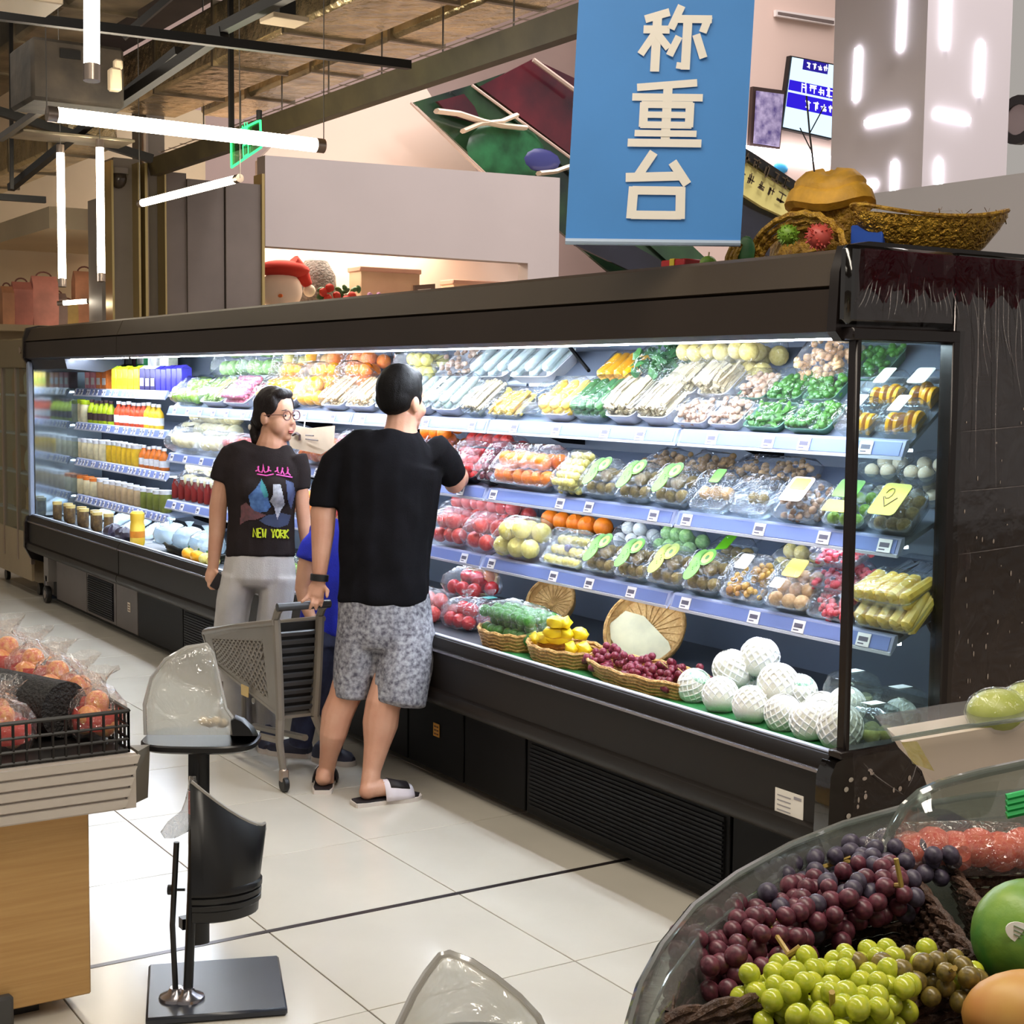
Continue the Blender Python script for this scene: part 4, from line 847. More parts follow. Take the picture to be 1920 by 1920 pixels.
r, w_ = tray_pack('orange_tray', 'large clear tray of oranges on the middle shelf', 'fruit', 2, 924, 1042, 0.005, 0.19, 0.09, m_ctray); rounds(r, 'orange', w_*0.92, 0.18, 0.034, 0.008, 2, name='orange')
r, w_ = tray_pack('grape_tray', 'tray of yellow green grapes between oranges and kiwis', 'fruit', 2, 1046, 1094, 0.005, 0.18, 0.08, m_ctray); rounds(r, 'pear', w_*0.9, 0.165, 0.017, 0.008, 3, name='grape')
for k, (a_, c_) in enumerate(((1096, 1156), (1158, 1222), (1224, 1292))): kiwi_pack(2, a_, c_, 0.01, 'kiwi pack with lime label on the middle shelf, %s from the left' % ORD[k])
r, w_ = tray_pack('fruit_pack', 'tan fruit pack with small green label right of the middle kiwis', 'fruit', 2, 1296, 1368, 0.005, 0.15, 0.065, m_ctray); rounds(r, 'tan', w_*0.85, 0.08, 0.024, 0.008, 1); label_on(r, m_lime, 0.05, 0.06, 0.0835, 0.035, -0.02)
r, w_ = tray_pack('fruit_pack', 'clear box with a few olive fruits on the middle shelf', 'fruit', 2, 1372, 1448, 0.005, 0.15, 0.065, m_ctray); rounds(r, 'kiwi', w_*0.5, 0.07, 0.02, 0.008, 1)
r, w_ = tray_pack('mushroom_pack', 'tan mushroom pack with yellow and white label on the middle shelf', 'mushrooms', 2, 1452, 1540, 0.005, 0.15, 0.065, m_ctray); stuffpart(r, 'mushrooms', 'bits', mat('brown_mushroom', (170, 136, 104), 0.6, col2=(130, 98, 70), scale=12), w_, 0.14, 0.006, 0.05, 60); label_on(r, m_stk, 0.10, 0.10, 0.0835, 0.01, 0); label_on(r, m_ylab, 0.07, 0.045, 0.085, 0.03, 0, 'yellow_patch')
r, w_ = tray_pack('fruit_pack', 'pack with green and yellow label beside the glass corner post', 'fruit', 2, 1546, 1626, 0.005, 0.15, 0.065, m_ctray); rounds(r, 'lime', w_*0.85, 0.13, 0.02, 0.006, 1); label_on(r, m_lime, 0.10, 0.07, 0.0835, 0.03, 0); label_on(r, m_ylab, 0.10, 0.045, 0.0835, -0.04, 0, 'yellow_patch')
r, w_ = tray_pack('fruit_pack', 'pack with large yellow green label behind the side glass', 'fruit', 2, 1634, 1716, 0.005, 0.15, 0.07, m_ctray); rounds(r, 'kiwi', w_*0.85, 0.13, 0.022, 0.006, 1)
o = label_on(r, mat('yellow_green_label', (206, 204, 40), 0.45), 0.105, 0.12, 0.089, 0.0, 0.0)
b = MB(); b.tube([(-0.03+0.012*abs(t), 0.009*t, 0.0905) for t in (-3, -2, -1, 0, 1, 2, 3)], 0.002, 5); b.tube([(0.02+0.02*math.sin(a), 0.012+0.014*math.cos(a), 0.0905) for a in [k*0.7 for k in range(9)]], 0.0018, 5); ob('print', b.mesh('print', mat('brown_print', (120, 80, 20), 0.5)), o)
for k, (a_, c_, lb) in enumerate(((1196, 1262, 'bag of mixed nuts at the back of the middle shelf, left of three'), (1264, 1340, 'bag of mixed nuts at the back of the middle shelf, middle of three'), (1342, 1506, 'long bag of brown dates at the back of the middle shelf'))):
    r, w_ = put('nut_bag', lb, 'nuts', 2, a_, c_, 0.2, 0.16); stuffpart(r, 'nuts', 'bits', mat('nut_mix', (190, 150, 100), 0.6, col2=(110, 84, 50), scale=20), w_, 0.15, 0.0, 0.06, 90); ob('bag_film', bag_me(w_, 0.16, 0.085, m_bag), r)
for k, (a_, c_, zz) in enumerate(((1622, 1692, 0.0), (1694, 1760, 0.0), (1618, 1690, 0.075), (1692, 1760, 0.075))):
    r, w_ = tray_pack('egg_box', 'clear box of pale round eggs behind the side glass, %s %s' % (('lower', 'upper')[k//2], ('left', 'right')[k % 2]), 'eggs', 2, a_, c_, 0.19, 0.13, 0.055, m_ctray, z0=zz); rounds(r, 'egg', w_*0.9, 0.12, 0.024, 0.004, 1, name='egg')
# ---------------- lower shelf
for k, (a_, c_, u_, lb) in enumerate(((812, 872, 0.005, 'front bag of red apples right of the man\'s back'), (874, 926, 0.005, 'red apple bag left of the yellow pear bag'), (818, 976, 0.18, 'long bag of red apples at the back of the lower shelf'))):
    bag_pack('apple_bag', lb, 'fruit', 3, a_, c_, u_, 0.17, 0.13, 'apple', 0.036, 2)
bag_pack('pear_bag', 'bag of yellow green pears between apples and mixed fruit', 'fruit', 3, 928, 1012, 0.005, 0.18, 0.13, 'pear', 0.042, 2); 
r, w_ = tray_pack('fruit_pack', 'mixed fruit tray with blue berries left of the lower kiwis', 'fruit', 3, 1016, 1096, 0.005, 0.16, 0.07, m_ctray); rounds(r, 'pear', w_*0.9, 0.15, 0.02, 0.006, 1); rounds(r, 'violet', 0.05, 0.05, 0.016, 0.03, 1, name='berry')
for k, (a_, c_) in enumerate(((1098, 1156), (1158, 1216), (1218, 1284), (1286, 1352))): kiwi_pack(3, a_, c_, 0.01, 'kiwi pack with lime label on the lower shelf, %s from the left' % ORD[k], 1 if k == 2 else 0)
r, w_ = tray_pack('kiwi_pack', 'kiwi pack with tall lime label in the second row of the lower shelf', 'kiwi fruit', 3, 1318, 1384, 0.17, 0.14, 0.07, m_ctray); rounds(r, 'kiwi', w_*0.9, 0.12, 0.024, 0.006, 1, name='kiwi'); label_on(r, m_lime, 0.05, 0.11, 0.089, 0, 0, 'lime_label', rz=0.4)
r, w_ = tray_pack('fruit_pack', 'yellow dried fruit pack right of the lower kiwis', 'fruit', 3, 1356, 1436, 0.005, 0.17, 0.075, m_ctray); stuffpart(r, 'dried_fruit', 'bits', mat('amber_dried', (226, 180, 70), 0.5, col2=(150, 96, 40), scale=14), w_, 0.15, 0.006, 0.05, 60); label_on(r, m_stk, 0.06, 0.06, 0.0955, 0.03, 0.01)
r, w_ = tray_pack('mushroom_pack', 'tan mushroom pack with yellow label on the lower shelf', 'mushrooms', 3, 1440, 1524, 0.005, 0.17, 0.075, m_ctray); rounds(r, 'tan', w_*0.9, 0.15, 0.026, 0.006, 1, name='mushroom'); label_on(r, m_ylab, 0.08, 0.07, 0.0955, 0.035, -0.01); label_on(r, m_stk, 0.05, 0.04, 0.0955, -0.03, 0.02)
mmeat = mat('pink_red_fruit', (222, 90, 100), 0.4, col2=(196, 50, 66), scale=10)
for k in range(3):
    r, w_ = tray_pack('red_fruit_pack', 'pinkish red fruit tray beside the corner post, %s from the bottom of its stack' % ORD[k], 'fruit', 3, 1524-8+k*10, 1600+k*14, 0.005+k*0.05, 0.15, 0.05, m_ctray, z0=0.066*k); stuffpart(r, 'red_fruit', 'bits', mmeat, w_, 0.14, 0.005, 0.036, 60)
for k in range(2):
    r, w_ = tray_pack('banana_box', 'clear box of yellow fruit slices by the side glass, %s one' % ('bottom', 'top')[k], 'fruit', 3, 1606, 1724, 0.005+k*0.02, 0.16, 0.05, m_ctray, z0=0.07*k); stuffpart(r, 'fruit_slices', 'logs', mcorn, w_, 0.15, 0.005, 0.04, 10)
r, w_ = tray_pack('fish_pack', 'long grey blue film pack at the back behind the side glass', 'packaged food', 3, 1640, 1752, 0.2, 0.17, 0.06, m_btray); stuffpart(r, 'strips', 'sticks', mat('grey_strips', (150, 156, 170), 0.4), w_, 0.16, 0.02, 0.03, 30)
# back row of oranges
r, w_ = tray_pack('orange_tray', 'long tray of big oranges at the back of the lower shelf', 'fruit', 3, 1000, 1138, 0.2, 0.12, 0.05, m_btray, cover=False); rounds(r, 'orange', w_*0.94, 0.06, 0.043, 0.018, 1, name='orange')
for k, (a_, c_, kd) in enumerate(((1140, 1212, 'white'), (1214, 1300, 'cabbage'), (1440, 1520, 'potato'))):
    bag_pack('vegetable_bag', ('white', 'pale green', 'yellow white')[k]+' vegetable bag at the back of the lower shelf', 'vegetables', 3, a_, c_, 0.21, 0.13, 0.09, kd, 0.028, 2)
# ---------------- left part of the long case (seen left of the woman)
for k, (a_, c_, u_, lb) in enumerate(((318, 372, 0.005, 'left front bag of netted pale melons by the juice bottles'), (374, 440, 0.005, 'right front bag of netted pale melons near the woman\'s shoulder'), (326, 440, 0.17, 'back row bag of pale melons behind the woman'))):
    bag_pack('melon_bag', lb, 'fruit', 2, a_, c_, u_, 0.16, 0.13, 'cream', 0.05, 1 if k < 2 else 2)
bag_pack('apple_bag', 'small bag of pink apples just behind the woman\'s shoulder', 'fruit', 2, 420, 470, 0.01, 0.15, 0.12, 'apple', 0.034, 2)
for k in range(7):
    px = 318+k*12; r, w_ = put('juice_bottle', 'dark red juice bottle hung under the pale melons, %s from the left' % ORD[k], 'bottle', 3, px, px+11, 0.02, 0.05, 0.0, 'dark red juice bottles', 0)
    b = MB(); b.lathe([(0.022, 0), (0.024, 0.01), (0.024, 0.085), (0.012, 0.11), (0.011, 0.125)], 10); ob('bottle', b.mesh('bottle', mat('dark_red_juice', (126, 36, 34), 0.2)), r)
    b = MB(); b.lathe([(0.013, 0.122), (0.013, 0.14)], 8); ob('cap', b.mesh('cap', m_stk), r)
bag_pack('garlic_bag', 'bag of cream garlic bulbs at the woman\'s elbow', 'vegetables', 3, 336, 408, 0.1, 0.16, 0.13, 'cream', 0.04, 2)
for k, (a_, c_, kd, i_) in enumerate(((560, 640, 'orange', 2), (540, 600, 'orange', 3))):
    bag_pack('orange_bag', ('orange bag below the card with the dark mark', 'orange bag on the lower shelf between the shoppers')[k], 'fruit', i_, a_, c_, 0.01, 0.17, 0.12, kd, 0.036, 2)
bag_pack('tomato_bag', 'red and green tomato bag left of the man\'s neck', 'vegetables', 2, 628, 700, 0.05, 0.17, 0.13, 'tomato', 0.034, 2)
for k, (i_, a_, c_, kd) in enumerate(((2, 700, 742, 'pear'), (2, 744, 790, 'orange'), (3, 606, 660, 'apple'), (3, 664, 720, 'lime'), (3, 724, 800, 'pear'), (3, 450, 530, 'cream'))):
    bag_pack('fruit_bag', 'bag of %s fruit on the %s shelf hidden behind the %s' % ({'pear': 'yellow', 'orange': 'orange', 'apple': 'red', 'lime': 'green', 'cream': 'cream'}[kd], ('', '', 'middle', 'lower')[i_], 'man' if a_ > 600 else 'woman'), 'fruit', i_, a_, c_, 0.02, 0.17, 0.12, kd, 0.036, 2)
# card with a dark mark hanging from the top shelf
c_ = P(581, 824, x=3.19); r = thing('hanging_card', 'tan card with a dark hooked mark hung from the shelf rail', 'card', c_)
q = [P(533, 793, x=3.17), P(545, 840, x=3.17), P(602, 852, x=3.19), P(624, 838, x=3.2), P(627, 798, x=3.2), P(580, 803, x=3.18)]
b = MB(); b.plate(q, 0.004); b.build('card', mat('tan_card', (206, 182, 156), 0.7, var=0.06, scale=8), r)
m_mk = mat('dark_mark_print', (66, 44, 44), 0.6); b = MB(); b.tube([P(*t, x=3.165) for t in ((549, 816), (556, 812), (562, 816), (562, 826))], 0.0065, 6); b.build('hook_mark', m_mk, r)
b = MB(); b.tube([P(573, 816, x=3.17), P(588, 817, x=3.17)], 0.003, 5); b.tube([P(573, 823, x=3.17), P(596, 826, x=3.17)], 0.003, 5); b.build('print', m_mk, r)
b = MB(); b.tube([P(570, 802, x=3.18), P(572, 788, x=3.21)], 0.003, 5); b.build('string', m_stk, r)
# ---------------- bottom deck: baskets, netted pears, boxes
m_wick = mat('honey_wicker', (210, 166, 96), 0.55, col2=(168, 122, 62), scale=60, bump=0.6, bscale=90)
m_wickd = mat('dark_wicker', (92, 66, 50), 0.55, col2=(56, 38, 30), scale=60, bump=0.6, bscale=90)
def oval_basket(r, w_, d, h, m=None, coils=5):
    m = m or m_wick
    b = MB(); b.lathe([(0.84, 0), (0.86, 0.005), (0.83, 0.012)], 28, Matrix.Diagonal((d/2, w_/2, 1, 1))); ob('basket_base', b.mesh('basket_base', m), r)
    for k in range(coils):
        t = (k+0.5)/coils; s_ = 0.86+0.14*t; b = MB(); rr = h/coils*0.56
        pts = [Vector((d/2*s_*math.cos(a), w_/2*s_*math.sin(a), 0.006+h*t+0.003*(1 if j % 2 else -1))) for j, a in enumerate([2*math.pi*q/28 for q in range(29)])]
        b.tube(pts, rr, 6, cap=False); ob('coil', b.mesh('coil', m), r)
def basket(name, label, px0, px1, u, d, h, z0=0.0, coils=5):
    r, w_ = put(name, label, 'basket', 0, px0, px1, u, d, z0); oval_basket(r, w_, d, h, coils=coils); return r, w_
def deck_thing(name, label, cat, px0, px1, u, d, z0=0.0, group=None): return put(name, label, cat, 0, px0, px1, u, d, z0, group)
mgrass = mat('green_plastic_grass', (40, 120, 60), 0.6)
b = MB(); b.box((3.08, 3.9, 0.622), (0.2, 1.8, 0.004)); tag(b.build('green_liner_mat', mgrass), 'green plastic liner mat under the baskets at the front edge', 'mat')
for k, (a_, c_, u_, zz, kd) in enumerate(((812, 868, 0.10, 0.0, 'tomato'), (850, 912, 0.16, 0.0, 'plum'), (815, 880, 0.2, 0.11, 'tomato'))):
    r, w_ = deck_thing('red_fruit_bag', ('front red fruit bag at the man\'s hip', 'dark red fruit bag with a teal label, left of the greens', 'red fruit bag heaped on top near the yellow basket')[k], 'fruit', a_, c_, u_, 0.2, zz)
    rounds(r, kd, w_*0.9, 0.18, 0.033, 0.002, 2, 0.18); ob('bag_film', bag_me(w_, 0.2, 0.13, m_bag, True), r)
    if k == 1: label_on(r, mat('teal_label', (90, 180, 170), 0.5), 0.05, 0.05, 0.132, 0, 0)
r, w_ = basket('greens_basket', 'honey wicker basket under the bagged green plums', 868, 966, 0.015, 0.22, 0.07)
r, w_ = deck_thing('green_plum_bag', 'large bag of green plums heaped in the left wicker basket', 'fruit', 874, 1000, 0.06, 0.19, 0.03); rounds(r, 'green', w_*0.8, 0.16, 0.026, 0.0, 3, 0.2); ob('bag_film', bag_me(w_*0.95, 0.18, 0.15, m_bag), r)
r, w_ = basket('star_fruit_basket', 'honey wicker basket under the yellow fruit', 956, 1076, 0.01, 0.22, 0.065)
mstar = orb('star_fruit', mat('star_fruit_yellow', (236, 214, 40), 0.35, col2=(214, 186, 30), scale=5))
for k in range(11):
    px = (990, 1012, 1036, 1060, 1084, 1000, 1028, 1052, 1076, 1032, 1050)[k]; L = 0 if k < 5 else 1 if k < 9 else 2
    r_, w2 = deck_thing('star_fruit', 'yellow fruit in the middle wicker basket, %s in its heap' % ORD[k], 'fruit', px-12, px+12, 0.09+(k % 3)*0.03, 0.05, 0.035+L*0.04)
    b = MB(); n_ = 10
    b.rings([[Vector(((0.028 if j % 2 == 0 else 0.021)*s_*math.cos(2*math.pi*j/n_), zz, 0.028+(0.028 if j % 2 == 0 else 0.021)*s_*math.sin(2*math.pi*j/n_))) for j in range(n_)] for zz, s_ in ((-0.045, 0.15), (-0.03, 0.8), (0, 1.0), (0.03, 0.8), (0.045, 0.15))])
    ob('flesh', b.mesh('flesh', mstar.materials[0], ang=60), r_, rot=(0, 0, rnd.uniform(-1, 1)))
r, w_ = basket('grape_basket', 'long shallow wicker basket of small red grapes', 1056, 1290, 0.005, 0.23, 0.06, coils=5)
mgr = orb('grape', mat('rose_grape', (150, 60, 80), 0.3, col2=(104, 34, 54), scale=3), n=9, mm=6); mgrb = orb('grape', mat('deep_red_grape', (110, 30, 46), 0.3), n=9, mm=6)
for g, (px, n_) in enumerate(((1108, 36), (1146, 36), (1184, 38), (1220, 42), (1252, 42), (1276, 36))):
    r_, w2 = deck_thing('grape_bunch', 'small red grape bunch in the long basket, %s from the left' % ORD[g], 'grapes', px-22, px+22, 0.05+(g % 2)*0.02, 0.14, 0.022)
    for k in range(n_):
        a = rnd.uniform(0, 6.28); q = rnd.random()**0.5; zz = 0.016+0.07*(1-q*q)*rnd.random()
        ob('grape', mgr if g < 3 else mgrb, r_, (0.085*q*math.cos(a), w2*0.75*q*math.sin(a), zz), None, (0.014,)*3)
    b = MB(); b.tube([(0, -0.02, 0.05), (0, 0.03, 0.068)], 0.003, 5); ob('stem', b.mesh('stem', mat('grape_stem', (150, 120, 60), 0.6)), r_)
for k, (a_, c_, kd) in enumerate(((430, 520, 'lime'), (540, 620, 'orange'), (640, 720, 'green'), (724, 806, 'apple'))):
    r, w_ = deck_thing('fruit_bag', 'bag of %s fruit on the case deck behind the %s' % (('yellow green', 'orange', 'dark green', 'red')[k], ('woman', 'child', 'man\'s legs', 'man\'s hip')[k]), 'fruit', a_, c_, 0.08, 0.22); rounds(r, kd, w_*0.9, 0.2, 0.036, 0.002, 2, 0.18); ob('bag_film', bag_me(w_, 0.22, 0.13, m_bag), r)
# leaning winnowing trays
def leaning_disc(name, label, pc, rad, x, face_card=False):
    c = P(*pc, x=x); r = thing(name, label, 'basket', (c.x, c.y, c.z))
    nn = Vector((-0.72, -0.42, 0.55)).normalized(); ex_ = Vector((-nn.y, nn.x, 0)).normalized(); M = frame(ex_, nn.cross(ex_), (0, 0, 0))
    b = MB(); prof = [(0.0, 0), (rad*0.9, 0.0), (rad, 0.03), (rad*1.02, 0.035), (rad*1.02, 0.02), (rad*0.94, -0.012), (0.0, -0.012)]
    b.lathe([(max(q, 0.001), z_) for q, z_ in prof], 36, M); ob('woven_disc', b.mesh('woven_disc', mat('bamboo_weave', (232, 192, 124), 0.55, col2=(196, 148, 84), scale=26, bump=0.8, bscale=50)), r)
    for k in range(12):
        a = math.pi*k/12; b = MB(); b.tube([M @ Vector((rad*0.88*math.cos(a), rad*0.88*math.sin(a), 0.002)), M @ Vector((-rad*0.88*math.cos(a), -rad*0.88*math.sin(a), 0.002))], 0.0022, 5); ob('weave_strip', b.mesh('weave_strip', m_wick), r)
    b = MB(); b.tube([M @ Vector((rad*1.01*math.cos(a), rad*1.01*math.sin(a), 0.033)) for a in [2*math.pi*q/36 for q in range(37)]], 0.008, 7, cap=False); ob('rim', b.mesh('rim', m_wick), r)
    return r, M
leaning_disc('bamboo_tray', 'round bamboo tray leaning at the back, left of the one with paper', (1037, 1132), 0.105, 3.52)
r, M = leaning_disc('bamboo_tray', 'large round bamboo tray leaning at the back with white paper in it', (1213, 1184), 0.155, 3.42)
b = MB(); b.prism([(-0.15, 0.03), (-0.10, 0.09), (-0.02, 0.075), (0.10, -0.02), (0.13, -0.07), (0.06, -0.115), (-0.06, -0.10), (-0.13, -0.03)], 0.004, M @ Matrix.Translation((0.0, -0.02, 0.012))); o = ob('paper_sheet', b.mesh('paper_sheet', mat('cream_paper', (216, 208, 168), 0.6, var=0.08, scale=10)), r)
r, M = leaning_disc('bamboo_tray', 'small yellow bamboo basket with orange fruit leaning behind the red bags', (905, 1090), 0.085, 3.5)
for k in range(4): ob('fruit', fruit('orange'), r, M @ Vector((-0.04+k*0.027, -0.02+0.03*(k % 2), 0.03)), None, (0.03,)*3)
# foam netted pears
mnet = mat('white_foam_net', (240, 240, 230), 0.6, col2=(232, 230, 214), scale=12)
def net_me():
    b = MB(); prof = [(0.012, 0.99), (0.40, 0.93), (0.75, 0.72), (0.96, 0.25), (1.0, -0.1), (0.93, -0.5), (0.72, -0.85), (0.4, -0.98), (0.02, -1.0)]
    b.lathe(prof, 18); return b.mesh('foam_net', mnet)
netm = net_me(); lat = MB()
for s_ in (1, -1):
    for k in range(14):
        pts = []
        for t in range(13):
            th = 0.35+2.35*t/12; a = 2*math.pi*k/14+s_*th*0.9; pts.append((1.02*math.sin(th)*math.cos(a), 1.02*math.sin(th)*math.sin(a), 1.02*math.cos(th)))
        lat.tube(pts, 0.05, 4, cap=False)
lat_me = lat.mesh('net_strand', mat('foam_strand', (252, 252, 250), 0.6))
cap_me = MB().lathe([(0.25, 0.97), (0.55, 0.88), (0.66, 0.83), (0.70, 0.76)], 12, cap=False).mesh('green_print', mat('green_print_film', (70, 150, 100), 0.4, col2=(230, 244, 236), scale=5))
np_ = 0
for px, u_, zz, rd in ((1303, 0.045, 0.0, 0.054), (1352, 0.02, 0.0, 0.056), (1410, 0.008, 0.0, 0.056), (1470, 0.02, 0.0, 0.054), (1372, 0.10, 0.06, 0.060), (1424, 0.17, 0.095, 0.062), (1460, 0.09, 0.05, 0.062), (1500, 0.15, 0.03, 0.055), (1440, 0.10, 0.0, 0.05), (1545, 0.13, 0.0, 0.055), (1520, 0.005, 0.0, 0.056), (1578, 0.0, 0.0, 0.064), (1590, 0.14, 0.03, 0.055), (1390, 0.16, 0.0, 0.055), (1545, 0.06, 0.01, 0.05), (1690, 0.28, 0.0, 0.05)):
    y = yof(px, 0, u_+rd); p, tl = on_shelf(0, y, u_+rd, zz)
    nm = ('leftmost white netted pear, beside the long grape basket', 'second white netted pear along the front edge', 'third white netted pear along the front edge', 'white netted pear at the front, just right of the three front ones', 'big white netted pear on the second layer at the left of the heap', 'topmost white netted pear of the heap', 'white netted pear with fanned net in the middle of the heap', 'white netted pear with green print right of the topmost', 'small white netted pear wedged behind the front row', 'netted pear beside the left clear dome', 'tan netted pear near the corner post, on the green liner', 'largest netted pear right at the foot of the corner post', 'netted pear behind the corner post under the domes', 'white netted pear hidden behind the left of the heap', 'netted pear between the domes and the front row', 'rightmost netted pear by the beige panel')[np_]
    r = thing('netted_pear', nm, 'pear', p, (rnd.uniform(-0.4, 0.4), rnd.uniform(-0.4, 0.4), rnd.uniform(0, 6)) if False else (0, 0, rnd.uniform(0, 6)))
    rr = (rnd.uniform(-0.5, 0.5), rnd.uniform(-0.5, 0.5), 0)
    ob('foam_net', netm, r, (0, 0, rd), rr, (rd, rd, rd*1.02)); ob('net_strand', lat_me, r, (0, 0, rd), rr, (rd, rd, rd*1.02))
    if np_ in (0, 1, 2, 7, 8, 13): ob('green_print', cap_me, r, (0, 0, rd), rr, (rd*1.03,)*3)
    np_ += 1
# clear dome boxes behind the side glass
m_clr = film('clear_dome_box', (244, 250, 250), 0.10, 0.05, 0.3, 14, haze=0.05)
for k, (px, u_, zz) in enumerate(((1600, 0.20, 0.05), (1690, 0.25, 0.02), (1640, 0.10, 0.0))):
    y = yof(px, 0, u_+0.09); p, tl = on_shelf(0, y, u_+0.09, zz); r = thing('salad_box', ('left', 'right', 'front')[k]+' round clear box behind the side glass', 'box', p)
    b = MB(); b.lathe([(0.07, 0), (0.085, 0.04), (0.088, 0.05), (0.088, 0.055)], 22); ob('box_base', b.mesh('box_base', m_clr), r)
    b = MB(); b.lathe([(0.09, 0.055), (0.088, 0.07), (0.075, 0.10), (0.05, 0.112), (0.01, 0.114)], 22); ob('box_lid', b.mesh('box_lid', m_clr), r)
    rounds(r, ('cream', 'white', 'pear')[k], 0.1, 0.1, 0.025, 0.004, 1, name='fruit')
    b = MB(); b.prism([(-0.03, -0.02), (0.03, -0.02), (0.03, 0.02), (-0.03, 0.02)], 0.001, Matrix.Translation((0, 0, 0.116))); ob('price_label', b.mesh('price_label', m_stk), r)
# ---------------- far section: cartons, bottles, jars
def far_item(px, si, wpx, kind, m, m2, label, name, cat, h, u=0.02, group=None):
    z = FZ[si]; y = P(px, 800, x=3.245+u+0.03).y; wd = abs(P(px+wpx/2, 800, x=3.275+u).y-P(px-wpx/2, 800, x=3.275+u).y)*0.92
    t = math.radians(4); r = thing(name, label, cat, (3.245+u+0.035, y, z+(u+0.035)*math.tan(t)+0.001), (0, 0, 0), group)
    if kind == 'carton':
        b = MB(); b.box((0, 0, h*0.44), (0.07, wd, h*0.88), b=0.003); ob('carton', b.mesh('carton', m), r)
        b = MB(); b.add([(-0.034, -wd/2, h*0.88), (0.034, -wd/2, h*0.88), (0.034, wd/2, h*0.88), (-0.034, wd/2, h*0.88), (0, -wd/2, h), (0, wd/2, h)], [(0, 1, 4), (2, 3, 5), (0, 4, 5, 3), (1, 2, 5, 4), (0, 3, 2, 1)]); ob('gable_top', b.mesh('gable_top', m2), r)
        b = MB(); b.box((-0.0355, 0, h*0.35), (0.002, wd*0.7, h*0.3)); ob('front_print', b.mesh('front_print', m2), r)
    elif kind == 'bottle':
        q = min(wd/2, 0.035); b = MB(); b.lathe([(q*0.9, 0), (q, h*0.05), (q, h*0.55), (q*0.85, h*0.66), (q*0.42, h*0.8), (q*0.42, h*0.9)], 12); ob('bottle', b.mesh('bottle', m), r)
        b = MB(); b.lathe([(q*0.5, h*0.88), (q*0.5, h)], 10); ob('cap', b.mesh('cap', m2), r); b = MB(); b.lathe([(q*1.02, h*0.15), (q*1.02, h*0.45)], 12, cap=False); ob('wrap_label', b.mesh('wrap_label', m2), r)
    else:
        q = min(wd/2, 0.042); b = MB(); b.lathe([(q*0.86, 0), (q, h*0.1), (q, h*0.78), (q*0.9, h*0.84)], 14); ob('jar', b.mesh('jar', m), r)
        b = MB(); b.lathe([(q*1.02, h*0.82), (q*1.02, h), (q*0.9, h*1.01)], 14); ob('lid', b.mesh('lid', m2), r)
    return r
def cm(n, c): return mat('pack_'+n, c, 0.4, var=0.12, scale=18)
W_, Or, Ye, Bl, Na, Pk, Gr, Re, Cr = cm('white', (240, 240, 240)), cm('orange', (240, 130, 50)), cm('yellow', (244, 196, 50)), cm('blue', (56, 50, 170)), cm('navy', (50, 44, 90)), cm('pink', (236, 150, 170)), cm('lime', (186, 206, 30)), cm('red', (226, 84, 44)), cm('cream', (240, 226, 180))
L0 = [(172+k*10.5, 'carton', (Pk, W_) if k < 2 else (Or, W_), 'pink and orange milk carton') for k in range(4)] + [(222+k*10.5, 'carton', (Ye, Gr), 'yellow drink carton with green top') for k in range(5)] + [(275+k*10, 'carton', (Na, W_), 'navy and white carton') for k in range(3)] + [(305+k*10, 'carton', (Bl, Bl), 'deep blue carton') for k in range(5)]
L1 = [(150+k*10, 'jar', (Cr, Gr), 'pale green pot') for k in range(2)] + [(172+k*9, 'bottle', (Gr, m_mk), 'lime green bottle with dark cap') for k in range(5)] + [(222+k*9.3, 'bottle', (Re, W_) if k < 6 else (Ye, W_), 'orange red juice bottle') for k in range(9)]
L2 = [(150+k*11, 'jar', (Cr, W_), 'cream yogurt pot') for k in range(5)] + [(208+k*9.5, 'jar', (Ye, W_), 'yellow pickle jar') for k in range(6)] + [(268+k*9.5, 'bottle', (Or, W_), 'amber sauce bottle') for k in range(5)]
L3 = [(152+k*12, 'jar', (Cr, Or), 'beige tub with orange lid') for k in range(3)] + [(190+k*11.5, 'jar', (cm('tan', (206, 180, 140)), W_), 'tan preserve jar with white lid') for k in range(7)] + [(272+k*12, 'jar', (cm('olive', (130, 140, 60)), W_), 'olive pickle jar') for k in range(4)]
for si, (L, h) in enumerate(((L0, 0.165), (L1, 0.17), (L2, 0.15), (L3, 0.14))):
    cnt = {}
    for px, kd, (m1, m2), lb in L:
        cnt[lb] = cnt.get(lb, 0)+1
        far_item(px, si, 9.6, kd, m1, m2, '%s, %s from left, %s far shelf' % (lb, ORD[cnt[lb]-1], ('top', 'second', 'third', 'lowest')[si]), 'drink_carton' if kd == 'carton' else 'juice_bottle' if kd == 'bottle' else 'food_jar', kd if kd != 'carton' else 'carton', h*rnd.uniform(0.96, 1.03), group='packs on the far shelves')
for k in range(5):
    r = far_item(228+k*22, 0, 18, 'carton', (cm('brownpk', (150, 130, 110)), cm('plumpk', (90, 60, 70)), cm('green2', (60, 160, 100)), W_, cm('pale', (220, 226, 200)))[k], W_, '%s pack on top of the top shelf under the far canopy' % ('beige', 'plum', 'green', 'white', 'pale green')[k], 'food_pack', 'pack', 0.14, 0.27)
    r.location.z += 0.14
